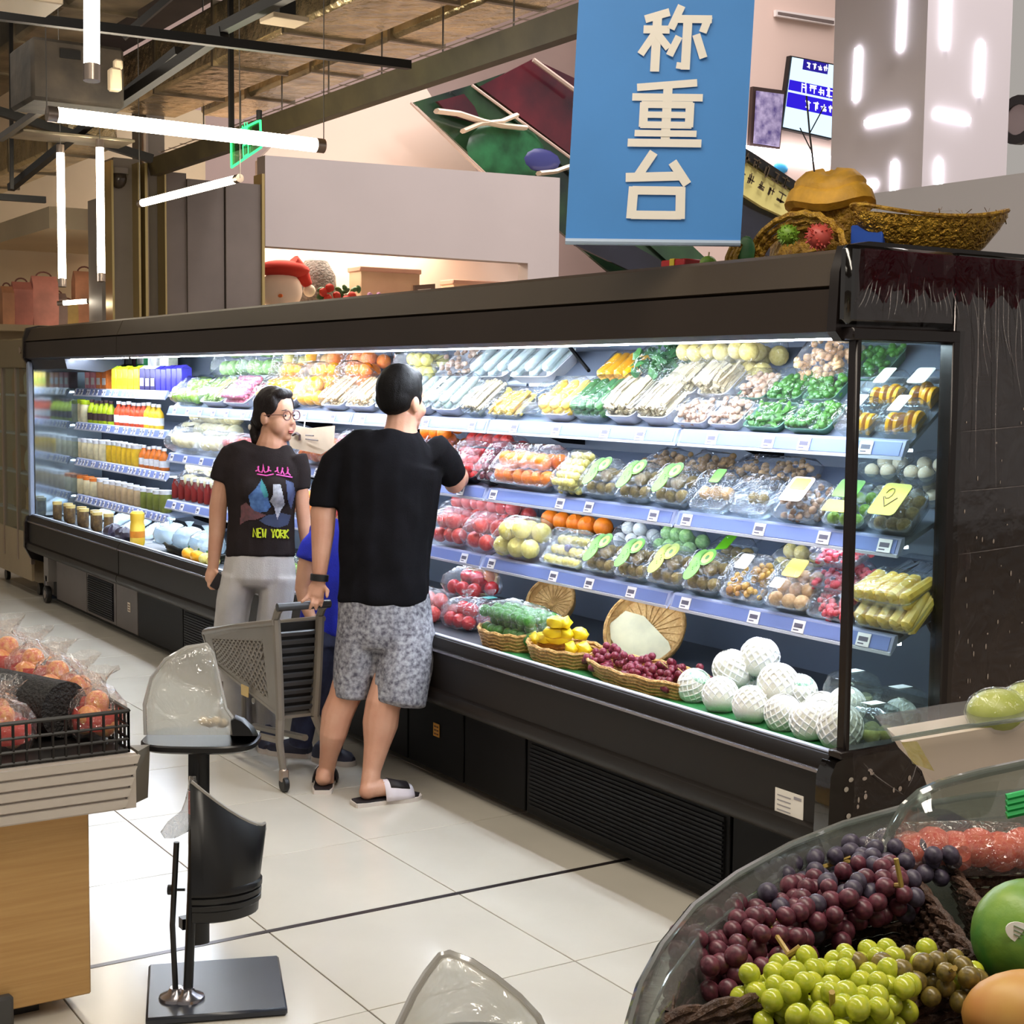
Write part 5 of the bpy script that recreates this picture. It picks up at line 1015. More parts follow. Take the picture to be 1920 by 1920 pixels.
# far deck: jars, ice blue packs, yellow bottle, basket
zdk = 0.622
cnt = 0
for k in range(8):
    px = 108+k*12.5; p = P(px, 985, x=3.05); r = thing('pickle_jar', 'brown pickle jar at the far left of the deck, %s from the left' % ORD[k], 'jar', (3.05+0.03*(k % 2), p.y, zdk), group='brown pickle jars on the deck')
    b = MB(); b.lathe([(0.03, 0), (0.034, 0.02), (0.034, 0.10), (0.03, 0.11)], 10); ob('jar', b.mesh('jar', mat('brown_pickle', (120, 96, 60), 0.3, col2=(70, 52, 34), scale=30)), r)
    b = MB(); b.lathe([(0.035, 0.108), (0.035, 0.13)], 10); ob('lid', b.mesh('lid', cm('gold', (214, 190, 120))), r)
m_ice = film('ice_blue_bag', (225, 240, 250), 0.1, 0.15, 0.9, 24, haze=0.45, hazecol=(220, 236, 246))
for k, px in enumerate((180, 214, 246, 282, 318)):
    p = P(px, 985, x=3.22); r = thing('ice_blue_pack', 'pale blue vacuum pack lying on the far deck, %s from the left' % ORD[k], 'packaged food', (3.24, p.y, zdk+0.015), (0, -0.5, 0), 'pale blue vacuum packs')
    b = MB(); b.rings([rrect(0.26*s_, 0.22*s_, 0.03*s_, z_) for s_, z_ in ((0.7, 0), (1, 0.015), (1, 0.022), (0.8, 0.045), (0.4, 0.05))]); ob('vacuum_bag', b.mesh('vacuum_bag', m_ice), r)
    b = MB(); b.box((0, 0, 0.02), (0.15, 0.18, 0.026), b=0.01); ob('contents', b.mesh('contents', mat('pale_tofu', (232, 240, 240), 0.5)), r)
p = P(258, 1028, x=3.0); r = thing('yellow_bottle', 'upright yellow bottle at the front edge of the far deck', 'bottle', (3.0, p.y, zdk))
b = MB(); b.lathe([(0.04, 0), (0.046, 0.02), (0.046, 0.12), (0.04, 0.15), (0.044, 0.16), (0.044, 0.20), (0.03, 0.215)], 14); ob('bottle', b.mesh('bottle', mat('mustard_yellow', (236, 186, 40), 0.35, col2=(244, 214, 90), scale=12)), r); b = MB(); b.lathe([(0.047, 0.05), (0.047, 0.09)], 14, cap=False); ob('wrap_label', b.mesh('wrap_label', cm('orangel', (226, 140, 40))), r)
p = P(350, 1042, x=3.06); r = thing('dark_tub', 'dark tub holding light blue bags on the far deck', 'tub', (3.12, p.y, zdk)); oval_basket(r, 0.95, 0.22, 0.05, mat('black_weave', (24, 30, 28), 0.5), 4)
for k, px in enumerate((315, 350, 382)):
    q = P(px, 1025, x=3.1); r = thing('light_blue_bag', 'crumpled light blue bag in the dark tub, %s from the left' % ORD[k], 'bag', (3.12, q.y, zdk+0.03)); ob('bag_film', bag_me(0.26, 0.17, 0.13, m_ice, True), r); rounds(r, 'white', 0.18, 0.12, 0.03, 0.0, 1, name='contents')
for k, px in enumerate((352, 370, 386, 398)):
    q = P(px, 1045, x=2.995); r = thing('yellow_pepper', 'yellow green pepper at the deck edge left of the woman\'s wrist, %s from the left' % ORD[k], 'pepper', (3.0, q.y, zdk)); ob('flesh', fruit('yellow' if k < 2 else 'pear'), r, (0, 0, 0.036), (0.4, 0.3, k), (0.04, 0.05, 0.036)); b = MB(); b.tube([(0, 0, 0.065), (0.004, 0, 0.085)], 0.005, 5); ob('stem', b.mesh('stem', mdgr), r)
p = P(205, 1022, x=3.0); 
for k in range(2): r = thing('dark_pouch', '%s of two dark pouches between jars and yellow bottle' % ('left', 'right')[k], 'pouch', (3.0, P(212+k*22, 1020, x=3.0).y, zdk)); ob('pouch', bag_me(0.16, 0.10, 0.09, mat('dark_violet_pouch', (50, 44, 62), 0.4)), r)
# ================================================================== people and trolley
from mathutils.bvhtree import BVHTree
from mathutils import noise as mnoise
def J(d0):
    return lambda px, py, dd=0.0: P(px, py, d=d0+dd)
def limb(b, pts, n=14, cap=0.75):
    """pts: (position, half width across the view, half depth); closed tapering limb"""
    pts = [(Vector(p), a, c) for p, a, c in pts]; N = len(pts); rs = []
    T0 = (pts[1][0]-pts[0][0]).normalized(); T1 = (pts[-1][0]-pts[-2][0]).normalized()
    ext = [(pts[0][0]-T0*min(pts[0][1:])*cap*0.9, pts[0][1]*0.35, pts[0][2]*0.35), (pts[0][0]-T0*min(pts[0][1:])*cap*0.55, pts[0][1]*0.8, pts[0][2]*0.8)] + pts + \
          [(pts[-1][0]+T1*min(pts[-1][1:])*cap*0.55, pts[-1][1]*0.8, pts[-1][2]*0.8), (pts[-1][0]+T1*min(pts[-1][1:])*cap*0.9, pts[-1][1]*0.35, pts[-1][2]*0.35)] if cap else pts
    M_ = len(ext)
    for i, (p, ra, rb) in enumerate(ext):
        t = (ext[min(i+1, M_-1)][0]-ext[max(i-1, 0)][0]).normalized()
        a = t.cross(fw)
        if a.length < 0.15: a = t.cross(Vector((0, 0, 1)))
        a.normalize(); e = a.cross(t).normalized()
        rs.append([p + a*ra*math.cos(2*math.pi*k/n) + e*rb*math.sin(2*math.pi*k/n) for k in range(n)])
    b.rings(rs); return b
def fuse(name, b, voxel, smooth, m, parent, fold=0.0, fscale=9.0, fdir=(1, 1, 0.35)):
    """melt the overlapping closed volumes into one continuous skin"""
    me = b.mesh(name, m); o = bpy.data.objects.new(name, me); C.objects.link(o)
    md = o.modifiers.new('melt', 'REMESH'); md.mode = 'VOXEL'; md.voxel_size = voxel
    if smooth: sm = o.modifiers.new('soften', 'SMOOTH'); sm.factor = 0.5; sm.iterations = smooth
    dg = bpy.context.evaluated_depsgraph_get(); r = bpy.data.meshes.new_from_object(o.evaluated_get(dg)); bpy.data.objects.remove(o)
    r.materials.clear()
    for q in (m if isinstance(m, (list, tuple)) else [m]): r.materials.append(q)
    if fold:
        ns = [v.normal.copy() for v in r.vertices]
        for v, n_ in zip(r.vertices, ns):
            c = Vector((v.co.x*fdir[0], v.co.y*fdir[1], v.co.z*fdir[2]))*fscale
            v.co += n_*(fold*mnoise.noise(c+Vector((3, 7, 1))) + fold*0.5*mnoise.noise(c*2.3))
    r.polygons.foreach_set('use_smooth', [True]*len(r.polygons)); r.name = name
    r.transform(Matrix.Translation(-WL[parent.name])); return ob(name, r, parent)
def head(b, c, hf, s, male=True, nose=True):
    """head facing hf: skull, jaw, cheeks, nose, lips, ears; c is the middle of the head"""
    hf = Vector((hf[0], hf[1], 0)).normalized(); hr = Vector((hf.y, -hf.x, 0)); R = Matrix((hr, hf, (0, 0, 1))).transposed()
    def E(x, y, z, rx, ry, rz): b.ell(c + R @ Vector((x, y, z))*s, (rx*s, ry*s, rz*s), 18, 12, R=R)
    E(0, -0.004, 0.032, 0.076, 0.096, 0.100); E(0, 0.022, -0.03, 0.066, 0.076, 0.075); E(0, 0.036, -0.07, 0.05, 0.052, 0.05); E(0, 0.07, -0.098, 0.022, 0.02, 0.02)
    for k in (-1, 1):
        E(k*0.076, -0.006, -0.012, 0.010, 0.020, 0.032); E(k*0.036, 0.058, -0.035, 0.028, 0.03, 0.03)
    if not male:
        for k in (-1, 1): E(k*0.040, 0.050, -0.045, 0.032, 0.036, 0.040)
        E(0, 0.05, -0.075, 0.04, 0.042, 0.036); E(0, 0.097, -0.018, 0.009, 0.012, 0.02); E(0, 0.102, -0.03, 0.013, 0.012, 0.010); E(0, 0.088, -0.062, 0.02, 0.012, 0.007); E(0, 0.086, -0.074, 0.017, 0.011, 0.007)
    elif nose: E(0, 0.100, -0.012, 0.010, 0.014, 0.026); E(0, 0.108, -0.03, 0.016, 0.014, 0.012); E(0, 0.088, -0.066, 0.024, 0.014, 0.008); E(0, 0.086, -0.078, 0.020, 0.013, 0.007); E(0, 0.084, 0.022, 0.045, 0.012, 0.012)
    return R
def finger(b, pts, r0):
    b.tube(pts, [r0*(1-0.10*k) for k in range(len(pts))], 8); b.ell(pts[-1], (r0*(1-0.10*(len(pts)-1)),)*3, 8, 6)
    for p in pts[:-1]: b.ell(p, (r0,)*3, 8, 6)
def skin(name, c, c2): return mat(name, c, 0.5, col2=c2, scale=7, sss=0.08, bump=0.05, bscale=120)
def shoe(parent, heel, toe, w_, h, msole, mup, name='shoe', upper=None):
    heel, toe = Vector((heel[0], heel[1], 0)), Vector((toe[0], toe[1], 0)); d = (toe-heel); L = d.length; Mf = frame(d, (-d.y, d.x, 0), heel)
    out = [(0, -0.30), (0.02, -0.36), (0.15, -0.40), (0.45, -0.36), (0.72, -0.5), (0.9, -0.42), (0.985, -0.2), (1, 0), (0.985, 0.2), (0.9, 0.42), (0.72, 0.5), (0.45, 0.4), (0.15, 0.40), (0.02, 0.36), (0, 0.3)]
    poly = [(x*L, y*w_) for x, y in out]
    so = MB(); so.prism(poly, h, Mf); return so, Mf, L
# ---------------- man
D = 6.0; q = D/CAM_F; m = J(D); mx = lambda v: v*q
man = thing('person', 'man in black t-shirt and grey shorts seen from behind reaching into the case', 'person', (2.62, 5.28, 0))
m_skin = skin('man_skin', (206, 158, 132), (192, 138, 112))
b = MB()
def L(pts, cap=0.75): limb(b, [(m(px, py, dd), mx(hw), dp) for px, py, dd, hw, dp in pts], cap=cap)
hc = m(753, 752, 0.0); hf_m = fw*0.80 + rt*0.60
R = head(b, hc, hf_m, 1.06)
L([(749, 850, 0.0, 40, 0.06), (750, 818, 0.0, 36, 0.062), (752, 800, 0.0, 30, 0.058), (754, 775, 0.0, 28, 0.06)])
L([(746, 850, 0.0, 50, 0.06), (727, 890, 0, 80, 0.085), (722, 1000, 0, 74, 0.09), (720, 1110, 0, 72, 0.10), (722, 1180, 0, 74, 0.11)])
L([(650, 872, 0.0, 18, 0.035), (616, 915, 0, 22, 0.042), (606, 960, 0, 24.5, 0.048), (605, 1000, -0.01, 22, 0.044), (602, 1040, -0.02, 17.5, 0.037), (599, 1078, -0.02, 13.5, 0.028), (598, 1092, -0.02, 13, 0.026)])
L([(806, 868, 0.0, 18, 0.035), (838, 886, 0.08, 19, 0.04), (853, 905, 0.17, 22, 0.046), (860, 898, 0.26, 20, 0.042), (866, 884, 0.40, 14, 0.03), (868, 880, 0.46, 13, 0.026)])
L([(686, 1200, 0, 42, 0.085), (664, 1262, 0, 36, 0.075), (644, 1312, 0, 30, 0.062), (632, 1340, 0.0, 30, 0.062), (625, 1375, 0.0, 26, 0.056), (617, 1415, 0.05, 18, 0.042), (612, 1446, 0.08, 15.5, 0.036), (611, 1466, 0.09, 16, 0.038)])
L([(758, 1200, 0, 45, 0.09), (738, 1270, -0.05, 37, 0.078), (718, 1322, -0.08, 33, 0.065), (713, 1358, -0.08, 33.5, 0.066), (706, 1400, -0.09, 24, 0.052), (697, 1444, -0.11, 17.5, 0.038), (694, 1470, -0.125, 18, 0.040), (693, 1484, -0.13, 19, 0.042)])
# feet
fh = [P(604, 1489, z=0), P(664, 1511, z=0)]; fdir = [Vector((0.50, 0.86, 0)).normalized(), (P(776, 1497, z=0)-P(664, 1511, z=0)).normalized()]
for h_, f_ in zip(fh, fdir):
    b.ell(h_+f_*0.055+Vector((0, 0, 0.052)), (0.034, 0.034, 0.034), 12, 8); b.tube([h_+f_*0.05+Vector((0, 0, 0.055)), h_+f_*0.12+Vector((0, 0, 0.058)), h_+f_*0.18+Vector((0, 0, 0.048)), h_+f_*0.24+Vector((0, 0, 0.038))], [(0.032, 0.032), (0.036, 0.034), (0.042, 0.026), (0.036, 0.014)], 12)
# left hand, relaxed and pointing down to the handle
limb(b, [(m(598, 1092, -0.02), mx(13), 0.018), (m(594, 1104, -0.02), mx(17), 0.018), (m(591, 1116, -0.02), mx(17), 0.016)])
finger(b, [m(581, 1112, -0.02), m(574, 1122, -0.035), m(566, 1128, -0.045)], 0.0095)
finger(b, [m(588, 1118, -0.02), m(585, 1131, -0.035), m(581, 1141, -0.03)], 0.0095)
finger(b, [m(596, 1119, -0.015), m(595, 1132, -0.03), m(592, 1142, -0.02)], 0.0095)
finger(b, [m(604, 1116, -0.01), m(604, 1127, -0.02), m(602, 1136, -0.01)], 0.0085)
finger(b, [m(606, 1098, -0.02), m(614, 1108, -0.04), m(613, 1118, -0.05)], 0.0105)
# right hand reaching forward
limb(b, [(m(868, 880, 0.46), mx(13), 0.022), (m(869, 876, 0.53), mx(15), 0.018)])
for k, px in enumerate((860, 866, 872, 878)): finger(b, [m(px, 872, 0.54), m(px+1, 874, 0.58), m(px+1, 880, 0.61)], 0.009)
finger(b, [m(858, 884, 0.47), m(855, 886, 0.52), m(857, 888, 0.55)], 0.010)
fuse('body', b, 0.0052, 3, m_skin, man)
b = MB(); 
def HE(x, y, z, rx, ry, rz, s=1.06): b.ell(hc + R @ Vector((x, y, z))*s, (rx*s, ry*s, rz*s), 20, 14, R=R)
HE(0, -0.014, 0.046, 0.083, 0.098, 0.098); HE(0, -0.042, 0.012, 0.077, 0.064, 0.068); HE(0, 0.035, 0.09, 0.062, 0.05, 0.04)
HE(0.072, 0.012, 0.012, 0.012, 0.018, 0.03); HE(-0.072, 0.012, 0.012, 0.012, 0.018, 0.03)
fuse('hair', b, 0.006, 4, mat('black_hair', (12, 9, 9), 0.6, bump=0.25, bscale=260, spec=0.15), man, 0.0015, 40)
m_blk_t = mat('black_cotton', (21, 20, 23), 0.95, var=0.15, scale=14, bump=0.12, bscale=200, spec=0.08)
b = MB()
L([(745, 809, 0.0, 42, 0.072), (745, 815, 0.0, 56, 0.08), (739, 834, 0, 82, 0.092), (728, 856, 0, 97, 0.108), (727, 878, 0, 103, 0.118), (727, 900, 0, 102, 0.125), (727, 950, 0, 97, 0.13), (723, 1010, 0, 91, 0.135), (721, 1070, 0, 88, 0.14), (719, 1112, 0, 88, 0.145), (718, 1130, 0, 88, 0.145)], cap=0.12)
L([(662, 852, 0, 34, 0.06), (630, 876, 0, 32, 0.065), (612, 915, 0, 31, 0.062), (608, 950, 0, 30, 0.06)], cap=0.12)
L([(810, 846, 0.0, 34, 0.065), (834, 870, 0.06, 31, 0.064), (846, 892, 0.12, 29, 0.06)], cap=0.12)
fuse('t_shirt', b, 0.0075, 5, m_blk_t, man, 0.014, 7, (1, 1, 0.55))
m_acid = mat('acid_grey_denim', (168, 168, 174), 0.85, col2=(84, 82, 92), scale=60, bump=0.12, bscale=150, spec=0.1)
b = MB()
L([(720, 1116, 0, 87, 0.14), (722, 1150, 0, 89, 0.145), (723, 1190, 0, 92, 0.145), (722, 1212, 0, 90, 0.13)], cap=0.12)
L([(680, 1180, 0, 48, 0.12), (670, 1230, 0, 43, 0.11), (661, 1275, 0, 37, 0.095), (658, 1306, 0, 35, 0.09)], cap=0.12)
L([(762, 1180, 0, 54, 0.125), (760, 1235, -0.03, 55, 0.12), (752, 1285, -0.06, 52, 0.11), (747, 1320, -0.07, 51, 0.105)], cap=0.12)
fuse('shorts', b, 0.0075, 4, m_acid, man, 0.005, 9, (1, 1, 0.4))
w0 = m(599, 1083, -0.02); b = MB(); ax_ = (m(598, 1092, -0.02)-m(600, 1070, -0.02)).normalized()
b.lathe([(0.034, -0.014), (0.037, -0.012), (0.037, 0.012), (0.034, 0.014)], 18, frame(ax_.cross(fw), fw, w0) @ Matrix.Rotation(math.pi/2, 4, 'X') @ Matrix.Identity(4) if False else Matrix.Translation(w0) @ ax_.to_track_quat('Z', 'Y').to_matrix().to_4x4()); b.build('wrist_band', m_blk, man)
m_sole = mat('pale_slipper_sole', (214, 204, 196), 0.6); m_wslip = mat('white_slipper_strap', (226, 218, 226), 0.5); m_bslip = mat('black_slipper_pad', (30, 24, 28), 0.6)
for k in (0, 1):
    hh = fh[k]-fdir[k]*0.005; tt = hh+fdir[k]*0.29
    so, Mf, Ln = shoe(man, hh, tt, 0.105, 0.016, None, None); so.build('slipper_sole', m_sole, man)
    b = MB(); b.prism([(x*Ln*0.96+0.005, y*0.095) for x, y in [(0, -0.30), (0.15, -0.40), (0.45, -0.36), (0.72, -0.5), (0.93, -0.36), (1, 0), (0.93, 0.36), (0.72, 0.5), (0.45, 0.4), (0.15, 0.40), (0, 0.3)]], 0.006, Mf @ Matrix.Translation((0, 0, 0.016))); b.build('slipper_pad', m_bslip, man)
    b = MB(); rs = []
    for t in (0.42, 0.55, 0.7, 0.84):
        wd = 0.052 if t < 0.8 else 0.046; hg = 0.075 if t < 0.6 else 0.06 if t < 0.8 else 0.045
        rs.append([Mf @ Vector((t*Ln, wd*math.cos(a), 0.016+hg*math.sin(a))) for a in [math.pi*j/12 for j in range(13)]])
    b.rings(rs, cap=False, close=False); o = b.build('slipper_strap', m_wslip if k else m_bslip, man, fix=False); sd = o.modifiers.new('thickness', 'SOLIDIFY'); sd.thickness = 0.006
    b = MB(); rs = []
    for t in (0.5, 0.66, 0.78): rs.append([Mf @ Vector((t*Ln, (0.053 if t < 0.7 else 0.05)*math.cos(a), 0.018+(0.0775 if t < 0.6 else 0.064 if t < 0.7 else 0.056)*math.sin(a))) for a in [math.pi*(0.22+0.56*j/8) for j in range(9)]])
    b.rings(rs, cap=False, close=False); o = b.build('strap_patch', m_bslip if k else m_wslip, man, fix=False); sd = o.modifiers.new('thickness', 'SOLIDIFY'); sd.thickness = 0.004
# ---------------- woman
D = 6.85; q = D/CAM_F; m = J(D); mx = lambda v: v*q
wom = thing('person', 'woman in dark printed t-shirt and pale grey trousers holding a phone', 'person', (2.55, 6.25, 0))
w_skin = skin('woman_skin', (208, 160, 132), (192, 140, 112))
hc = m(516, 780, 0.0); hf_w = rt*0.86 - fw*0.50
b = MB()
R = head(b, hc, hf_w, 0.97, male=False)
L([(509, 846, -0.005, 34, 0.058), (510, 832, -0.005, 29, 0.058), (511, 815, 0, 23, 0.052), (512, 800, 0, 22, 0.05)])
L([(506, 858, 0, 40, 0.05), (492, 895, 0, 52, 0.065), (489, 990, 0, 48, 0.08), (487, 1060, 0, 50, 0.09)])
L([(440, 868, 0, 13, 0.03), (418, 900, 0, 17, 0.04), (409, 950, 0, 17, 0.041), (407, 995, 0, 15.5, 0.038), (403, 1030, -0.01, 13, 0.033), (400, 1058, -0.015, 10.5, 0.025), (399, 1066, -0.015, 10.5, 0.024)])
L([(550, 872, 0, 10, 0.03), (565, 908, 0, 13, 0.036), (567, 950, 0, 13.5, 0.038), (571, 990, 0.0, 12.5, 0.034), (576, 1030, 0.02, 10.5, 0.028), (580, 1060, 0.05, 9, 0.022)])
limb(b, [(m(399, 1066, -0.015), mx(10.5), 0.02), (m(397, 1078, -0.02), mx(13), 0.019), (m(396, 1088, -0.02), mx(12), 0.017)])
finger(b, [m(404, 1070, -0.03), m(412, 1080, -0.045), m(413, 1089, -0.045)], 0.010)
for k in range(4): finger(b, [m(391+k*3.4, 1088, -0.02+0.002*k), m(391+k*4, 1098, -0.03), m(396+k*4, 1104, -0.042)], 0.0085)
limb(b, [(m(580, 1060, 0.05), mx(9), 0.018), (m(581, 1074, 0.05), mx(11), 0.017), (m(581, 1084, 0.05), mx(10), 0.015)])
for k in range(4): finger(b, [m(573+k*5, 1084, 0.05), m(574+k*5, 1095, 0.04), m(577+k*4, 1102, 0.03)], 0.008)
finger(b, [m(574, 1068, 0.04), m(568, 1078, 0.03), m(568, 1086, 0.02)], 0.009)
L([(456, 1075, 0, 26, 0.08), (433, 1180, 0, 22, 0.06), (444, 1290, 0, 20, 0.055), (452, 1372, 0, 15, 0.04)])
L([(518, 1075, 0, 26, 0.08), (511, 1180, 0, 22, 0.06), (505, 1290, 0, 20, 0.055), (505, 1376, 0, 15, 0.04)])
fuse('body', b, 0.0052, 2, w_skin, wom)
b = MB(); sH = 0.97
def HE(x, y, z, rx, ry, rz): b.ell(hc + R @ Vector((x, y, z))*sH, (rx*sH, ry*sH, rz*sH), 20, 14, R=R)
HE(0, -0.016, 0.048, 0.083, 0.098, 0.096); HE(0, -0.055, 0.0, 0.077, 0.058, 0.08); HE(0, 0.04, 0.104, 0.064, 0.046, 0.030)
for k in (-1, 1): HE(k*0.068, 0.026, 0.055, 0.014, 0.034, 0.045); HE(k*0.073, 0.018, 0.022, 0.008, 0.016, 0.03)
HE(0.0, -0.105, -0.03, 0.04, 0.03, 0.045); HE(0.015, -0.108, -0.075, 0.034, 0.028, 0.05); HE(0.02, -0.10, -0.115, 0.028, 0.024, 0.035)
fuse('hair', b, 0.0055, 7, mat('dark_brown_hair', (24, 15, 13), 0.5, bump=0.3, bscale=240, spec=0.25), wom, 0.002, 60, (1, 1, 0.3))
def HP(x, y, z): return hc + R @ Vector((x, y, z))*sH
m_fr = mat('brown_glasses_frame', (110, 70, 58), 0.3)
g = MB()
for k in (-1, 1):
    g.tube([HP(k*0.034+0.027*math.cos(a), 0.099, 0.005+0.022*math.sin(a)) for a in [2*math.pi*j/18 for j in range(19)]], 0.0030, 6, cap=False)
    g.tube([HP(k*0.062, 0.098, 0.008), HP(k*0.076, 0.07, 0.008), HP(k*0.083, 0.0, 0.004)], 0.002, 5)
g.tube([HP(-0.008, 0.101, 0.008), HP(0, 0.106, 0.011), HP(0.008, 0.101, 0.008)], 0.002, 5); gl = g.build('glasses', m_fr, wom)
for k in (-1, 1):
    e = MB(); e.ell(HP(k*0.032, 0.0805, 0.004), (0.012, 0.011, 0.0055), 10, 8); e.build('eye', mat('eye_white', (220, 214, 208), 0.2), wom)
    e = MB(); e.ell(HP(k*0.032+0.002, 0.0885, 0.004), (0.0055, 0.004, 0.0052), 8, 6); e.build('pupil', mat('dark_pupil', (24, 16, 14), 0.1), wom)
    e = MB(); e.tube([HP(k*0.016, 0.094, 0.026), HP(k*0.034, 0.092, 0.031), HP(k*0.052, 0.080, 0.027)], [0.002, 0.003, 0.0015], 5); e.build('eyebrow', mat('dark_brow', (50, 34, 30), 0.6), wom)
e = MB(); e.ell(HP(0, 0.096, -0.067), (0.019, 0.009, 0.005), 12, 6, R=R); e.ell(HP(0, 0.094, -0.076), (0.017, 0.009, 0.006), 12, 6, R=R); e.build('lips', mat('lip_skin', (176, 96, 86), 0.4), wom)
e = MB(); e.ell(HP(0.045, -0.118, -0.055), (0.008, 0.008, 0.014), 10, 6); e.build('hair_clip', mat('white_hair_clip', (240, 236, 230), 0.3), wom)
m_dk_t = mat('charcoal_cotton', (42, 36, 36), 0.95, var=0.1, scale=12, bump=0.12, bscale=200, spec=0.1)
b = MB()
L([(508, 836, 0.0, 38, 0.060), (508, 842, 0.0, 54, 0.072), (500, 857, 0, 76, 0.09), (493, 885, 0, 80, 0.105), (490, 925, -0.01, 66, 0.125), (489, 970, 0, 62, 0.118), (488, 1010, 0, 63, 0.12), (488, 1042, 0, 65, 0.125)], cap=0.12)
for px in (474, 520): b.ell(m(px, 922, -0.075), (0.070, 0.062, 0.075), 14, 10)
L([(442, 852, 0, 27, 0.055), (424, 876, 0, 26, 0.055), (415, 902, 0, 23, 0.052)], cap=0.12)
L([(556, 856, 0, 20, 0.05), (564, 884, 0, 19, 0.05), (566, 918, 0, 18, 0.048)], cap=0.12)
ts = fuse('t_shirt', b, 0.0075, 5, m_dk_t, wom, 0.007, 8, (1, 1, 0.5))
m_trs = mat('pale_grey_cotton', (186, 182, 178), 0.85, var=0.06, scale=8, bump=0.12, bscale=180)
b = MB()
L([(487, 1040, 0, 64, 0.115), (486, 1062, 0, 68, 0.12), (485, 1085, 0, 69, 0.125), (484, 1098, 0, 62, 0.11)], cap=0.12)
L([(451, 1082, 0, 38, 0.105), (438, 1130, 0, 33, 0.10), (431, 1190, 0, 31, 0.09), (438, 1260, 0, 30, 0.078), (446, 1320, 0, 27, 0.07), (452, 1360, 0, 25, 0.065)], cap=0.12)
L([(520, 1082, 0, 36, 0.105), (517, 1130, 0, 33, 0.10), (510, 1190, 0, 32, 0.09), (505, 1260, 0, 30, 0.078), (505, 1320, 0, 27, 0.07), (505, 1362, 0, 25, 0.065)], cap=0.12)
fuse('trousers', b, 0.0075, 4, m_trs, wom, 0.006, 9, (1, 1, 0.4))
m_nshoe = mat('navy_shoe', (44, 46, 66), 0.6)
for px in (448, 503):
    a_ = P(px, 1380, d=6.86); so, Mf, Ln = shoe(wom, (a_.x, a_.y), (a_.x-0.10, a_.y-0.22), 0.09, 0.02, None, None); so.build('shoe_sole', m_sole, wom)
    u_ = MB(); u_.rings([[Mf @ Vector((t*Ln, 0.042*wd*math.cos(a), 0.02+hg*max(0, math.sin(a)))) for a in [2*math.pi*j/14 for j in range(14)]] for t, wd, hg in ((0.02, 0.7, 0.05), (0.12, 0.95, 0.075), (0.35, 0.95, 0.075), (0.6, 1.05, 0.055), (0.85, 0.9, 0.04), (0.97, 0.4, 0.02))]); u_.build('shoe_upper', m_nshoe, wom)
ph = thing('phone', 'black phone held in the woman\'s lowered hand', 'phone', m(409, 1094, -0.05))
b = MB(); Rp = frame(up*0.8+rt*0.5, -rt+up*0.3, (0, 0, 0)).to_3x3(); b.box(m(408, 1090, -0.052), (0.075, 0.04, 0.009), R=Rp, b=0.003); b.build('phone_body', m_blk, ph)
b = MB(); b.box(m(408, 1090, -0.0575), (0.066, 0.034, 0.001), R=Rp); b.build('screen', mat('phone_glass', (30, 22, 22), 0.1), ph)
# print on her shirt, laid on the cloth
bpy.context.view_layer.update()
tv = [v.co + WL[wom.name] for v in ts.data.vertices]; bvh = BVHTree.FromPolygons(tv, [p.vertices[:] for p in ts.data.polygons])
def onshirt(px, py, lift=0.003):
    o_ = Vector((0, 0, CAM_H)); d_ = (P(px, py, d=1)-o_).normalized(); h = bvh.ray_cast(o_, d_)
    return (h[0] if h[0] else P(px, py, d=6.6)) - d_*lift
def inpoly(x, y, pl):
    c = False; j = len(pl)-1
    for i in range(len(pl)):
        if (pl[i][1] > y) != (pl[j][1] > y) and x < (pl[j][0]-pl[i][0])*(y-pl[i][1])/(pl[j][1]-pl[i][1])+pl[i][0]: c = not c
        j = i
    return c
def patch(name, poly, m_, lift=0.003, step=1.5):
    xs = [p_[0] for p_ in poly]; ys_ = [p_[1] for p_ in poly]; b = MB(); x = min(xs)
    vs = {}; fs = []; vl = []
    nx, ny = int((max(xs)-min(xs))/step)+1, int((max(ys_)-min(ys_))/step)+1
    def vid(i, j):
        if (i, j) not in vs: vs[(i, j)] = len(vl); vl.append(onshirt(min(xs)+i*step, min(ys_)+j*step, lift))
        return vs[(i, j)]
    for i in range(nx):
        for j in range(ny):
            if inpoly(min(xs)+(i+0.5)*step, min(ys_)+(j+0.5)*step, poly): fs.append((vid(i, j), vid(i, j+1), vid(i+1, j+1), vid(i+1, j)))
    if fs: b.add(vl, fs); b.build(name, m_, ts, fix=False)
def line_on(name, runs, r_, m_):
    b = MB()
    for pts in runs: b.tube([onshirt(x, y, 0.003) for x, y in pts], r_, 5)
    b.build(name, m_, ts)
pb, pt, pmr, pgy, pk, yg = mat('print_blue', (84, 124, 180), 0.7, col2=(48, 80, 130), scale=40), mat('print_teal', (60, 140, 150), 0.7), mat('print_maroon', (120, 74, 78), 0.7, col2=(84, 60, 64), scale=40), mat('print_grey', (196, 202, 210), 0.7, col2=(150, 156, 170), scale=60), mat('print_pink', (226, 90, 180), 0.7), mat('print_yellow_green', (206, 220, 50), 0.7)
patch('print_shape', [(466, 930), (480, 915), (490, 900), (500, 925), (508, 950), (500, 960), (472, 962)], pb); patch('print_shape', [(490, 898), (498, 912), (504, 930), (496, 934), (488, 915)], pt, 0.004)
patch('print_shape', [(452, 948), (462, 942), (478, 958), (500, 966), (482, 974), (462, 976), (450, 984)], pmr, 0.0035)
patch('print_shape', [(536, 900), (550, 905), (554, 925), (546, 955), (540, 940)], mat('print_navy', (62, 74, 110), 0.7), 0.003); patch('print_shape', [(500, 966), (530, 962), (546, 966), (540, 984), (520, 990), (498, 984), (486, 976)], mat('print_dark_blue', (50, 62, 92), 0.7), 0.003)
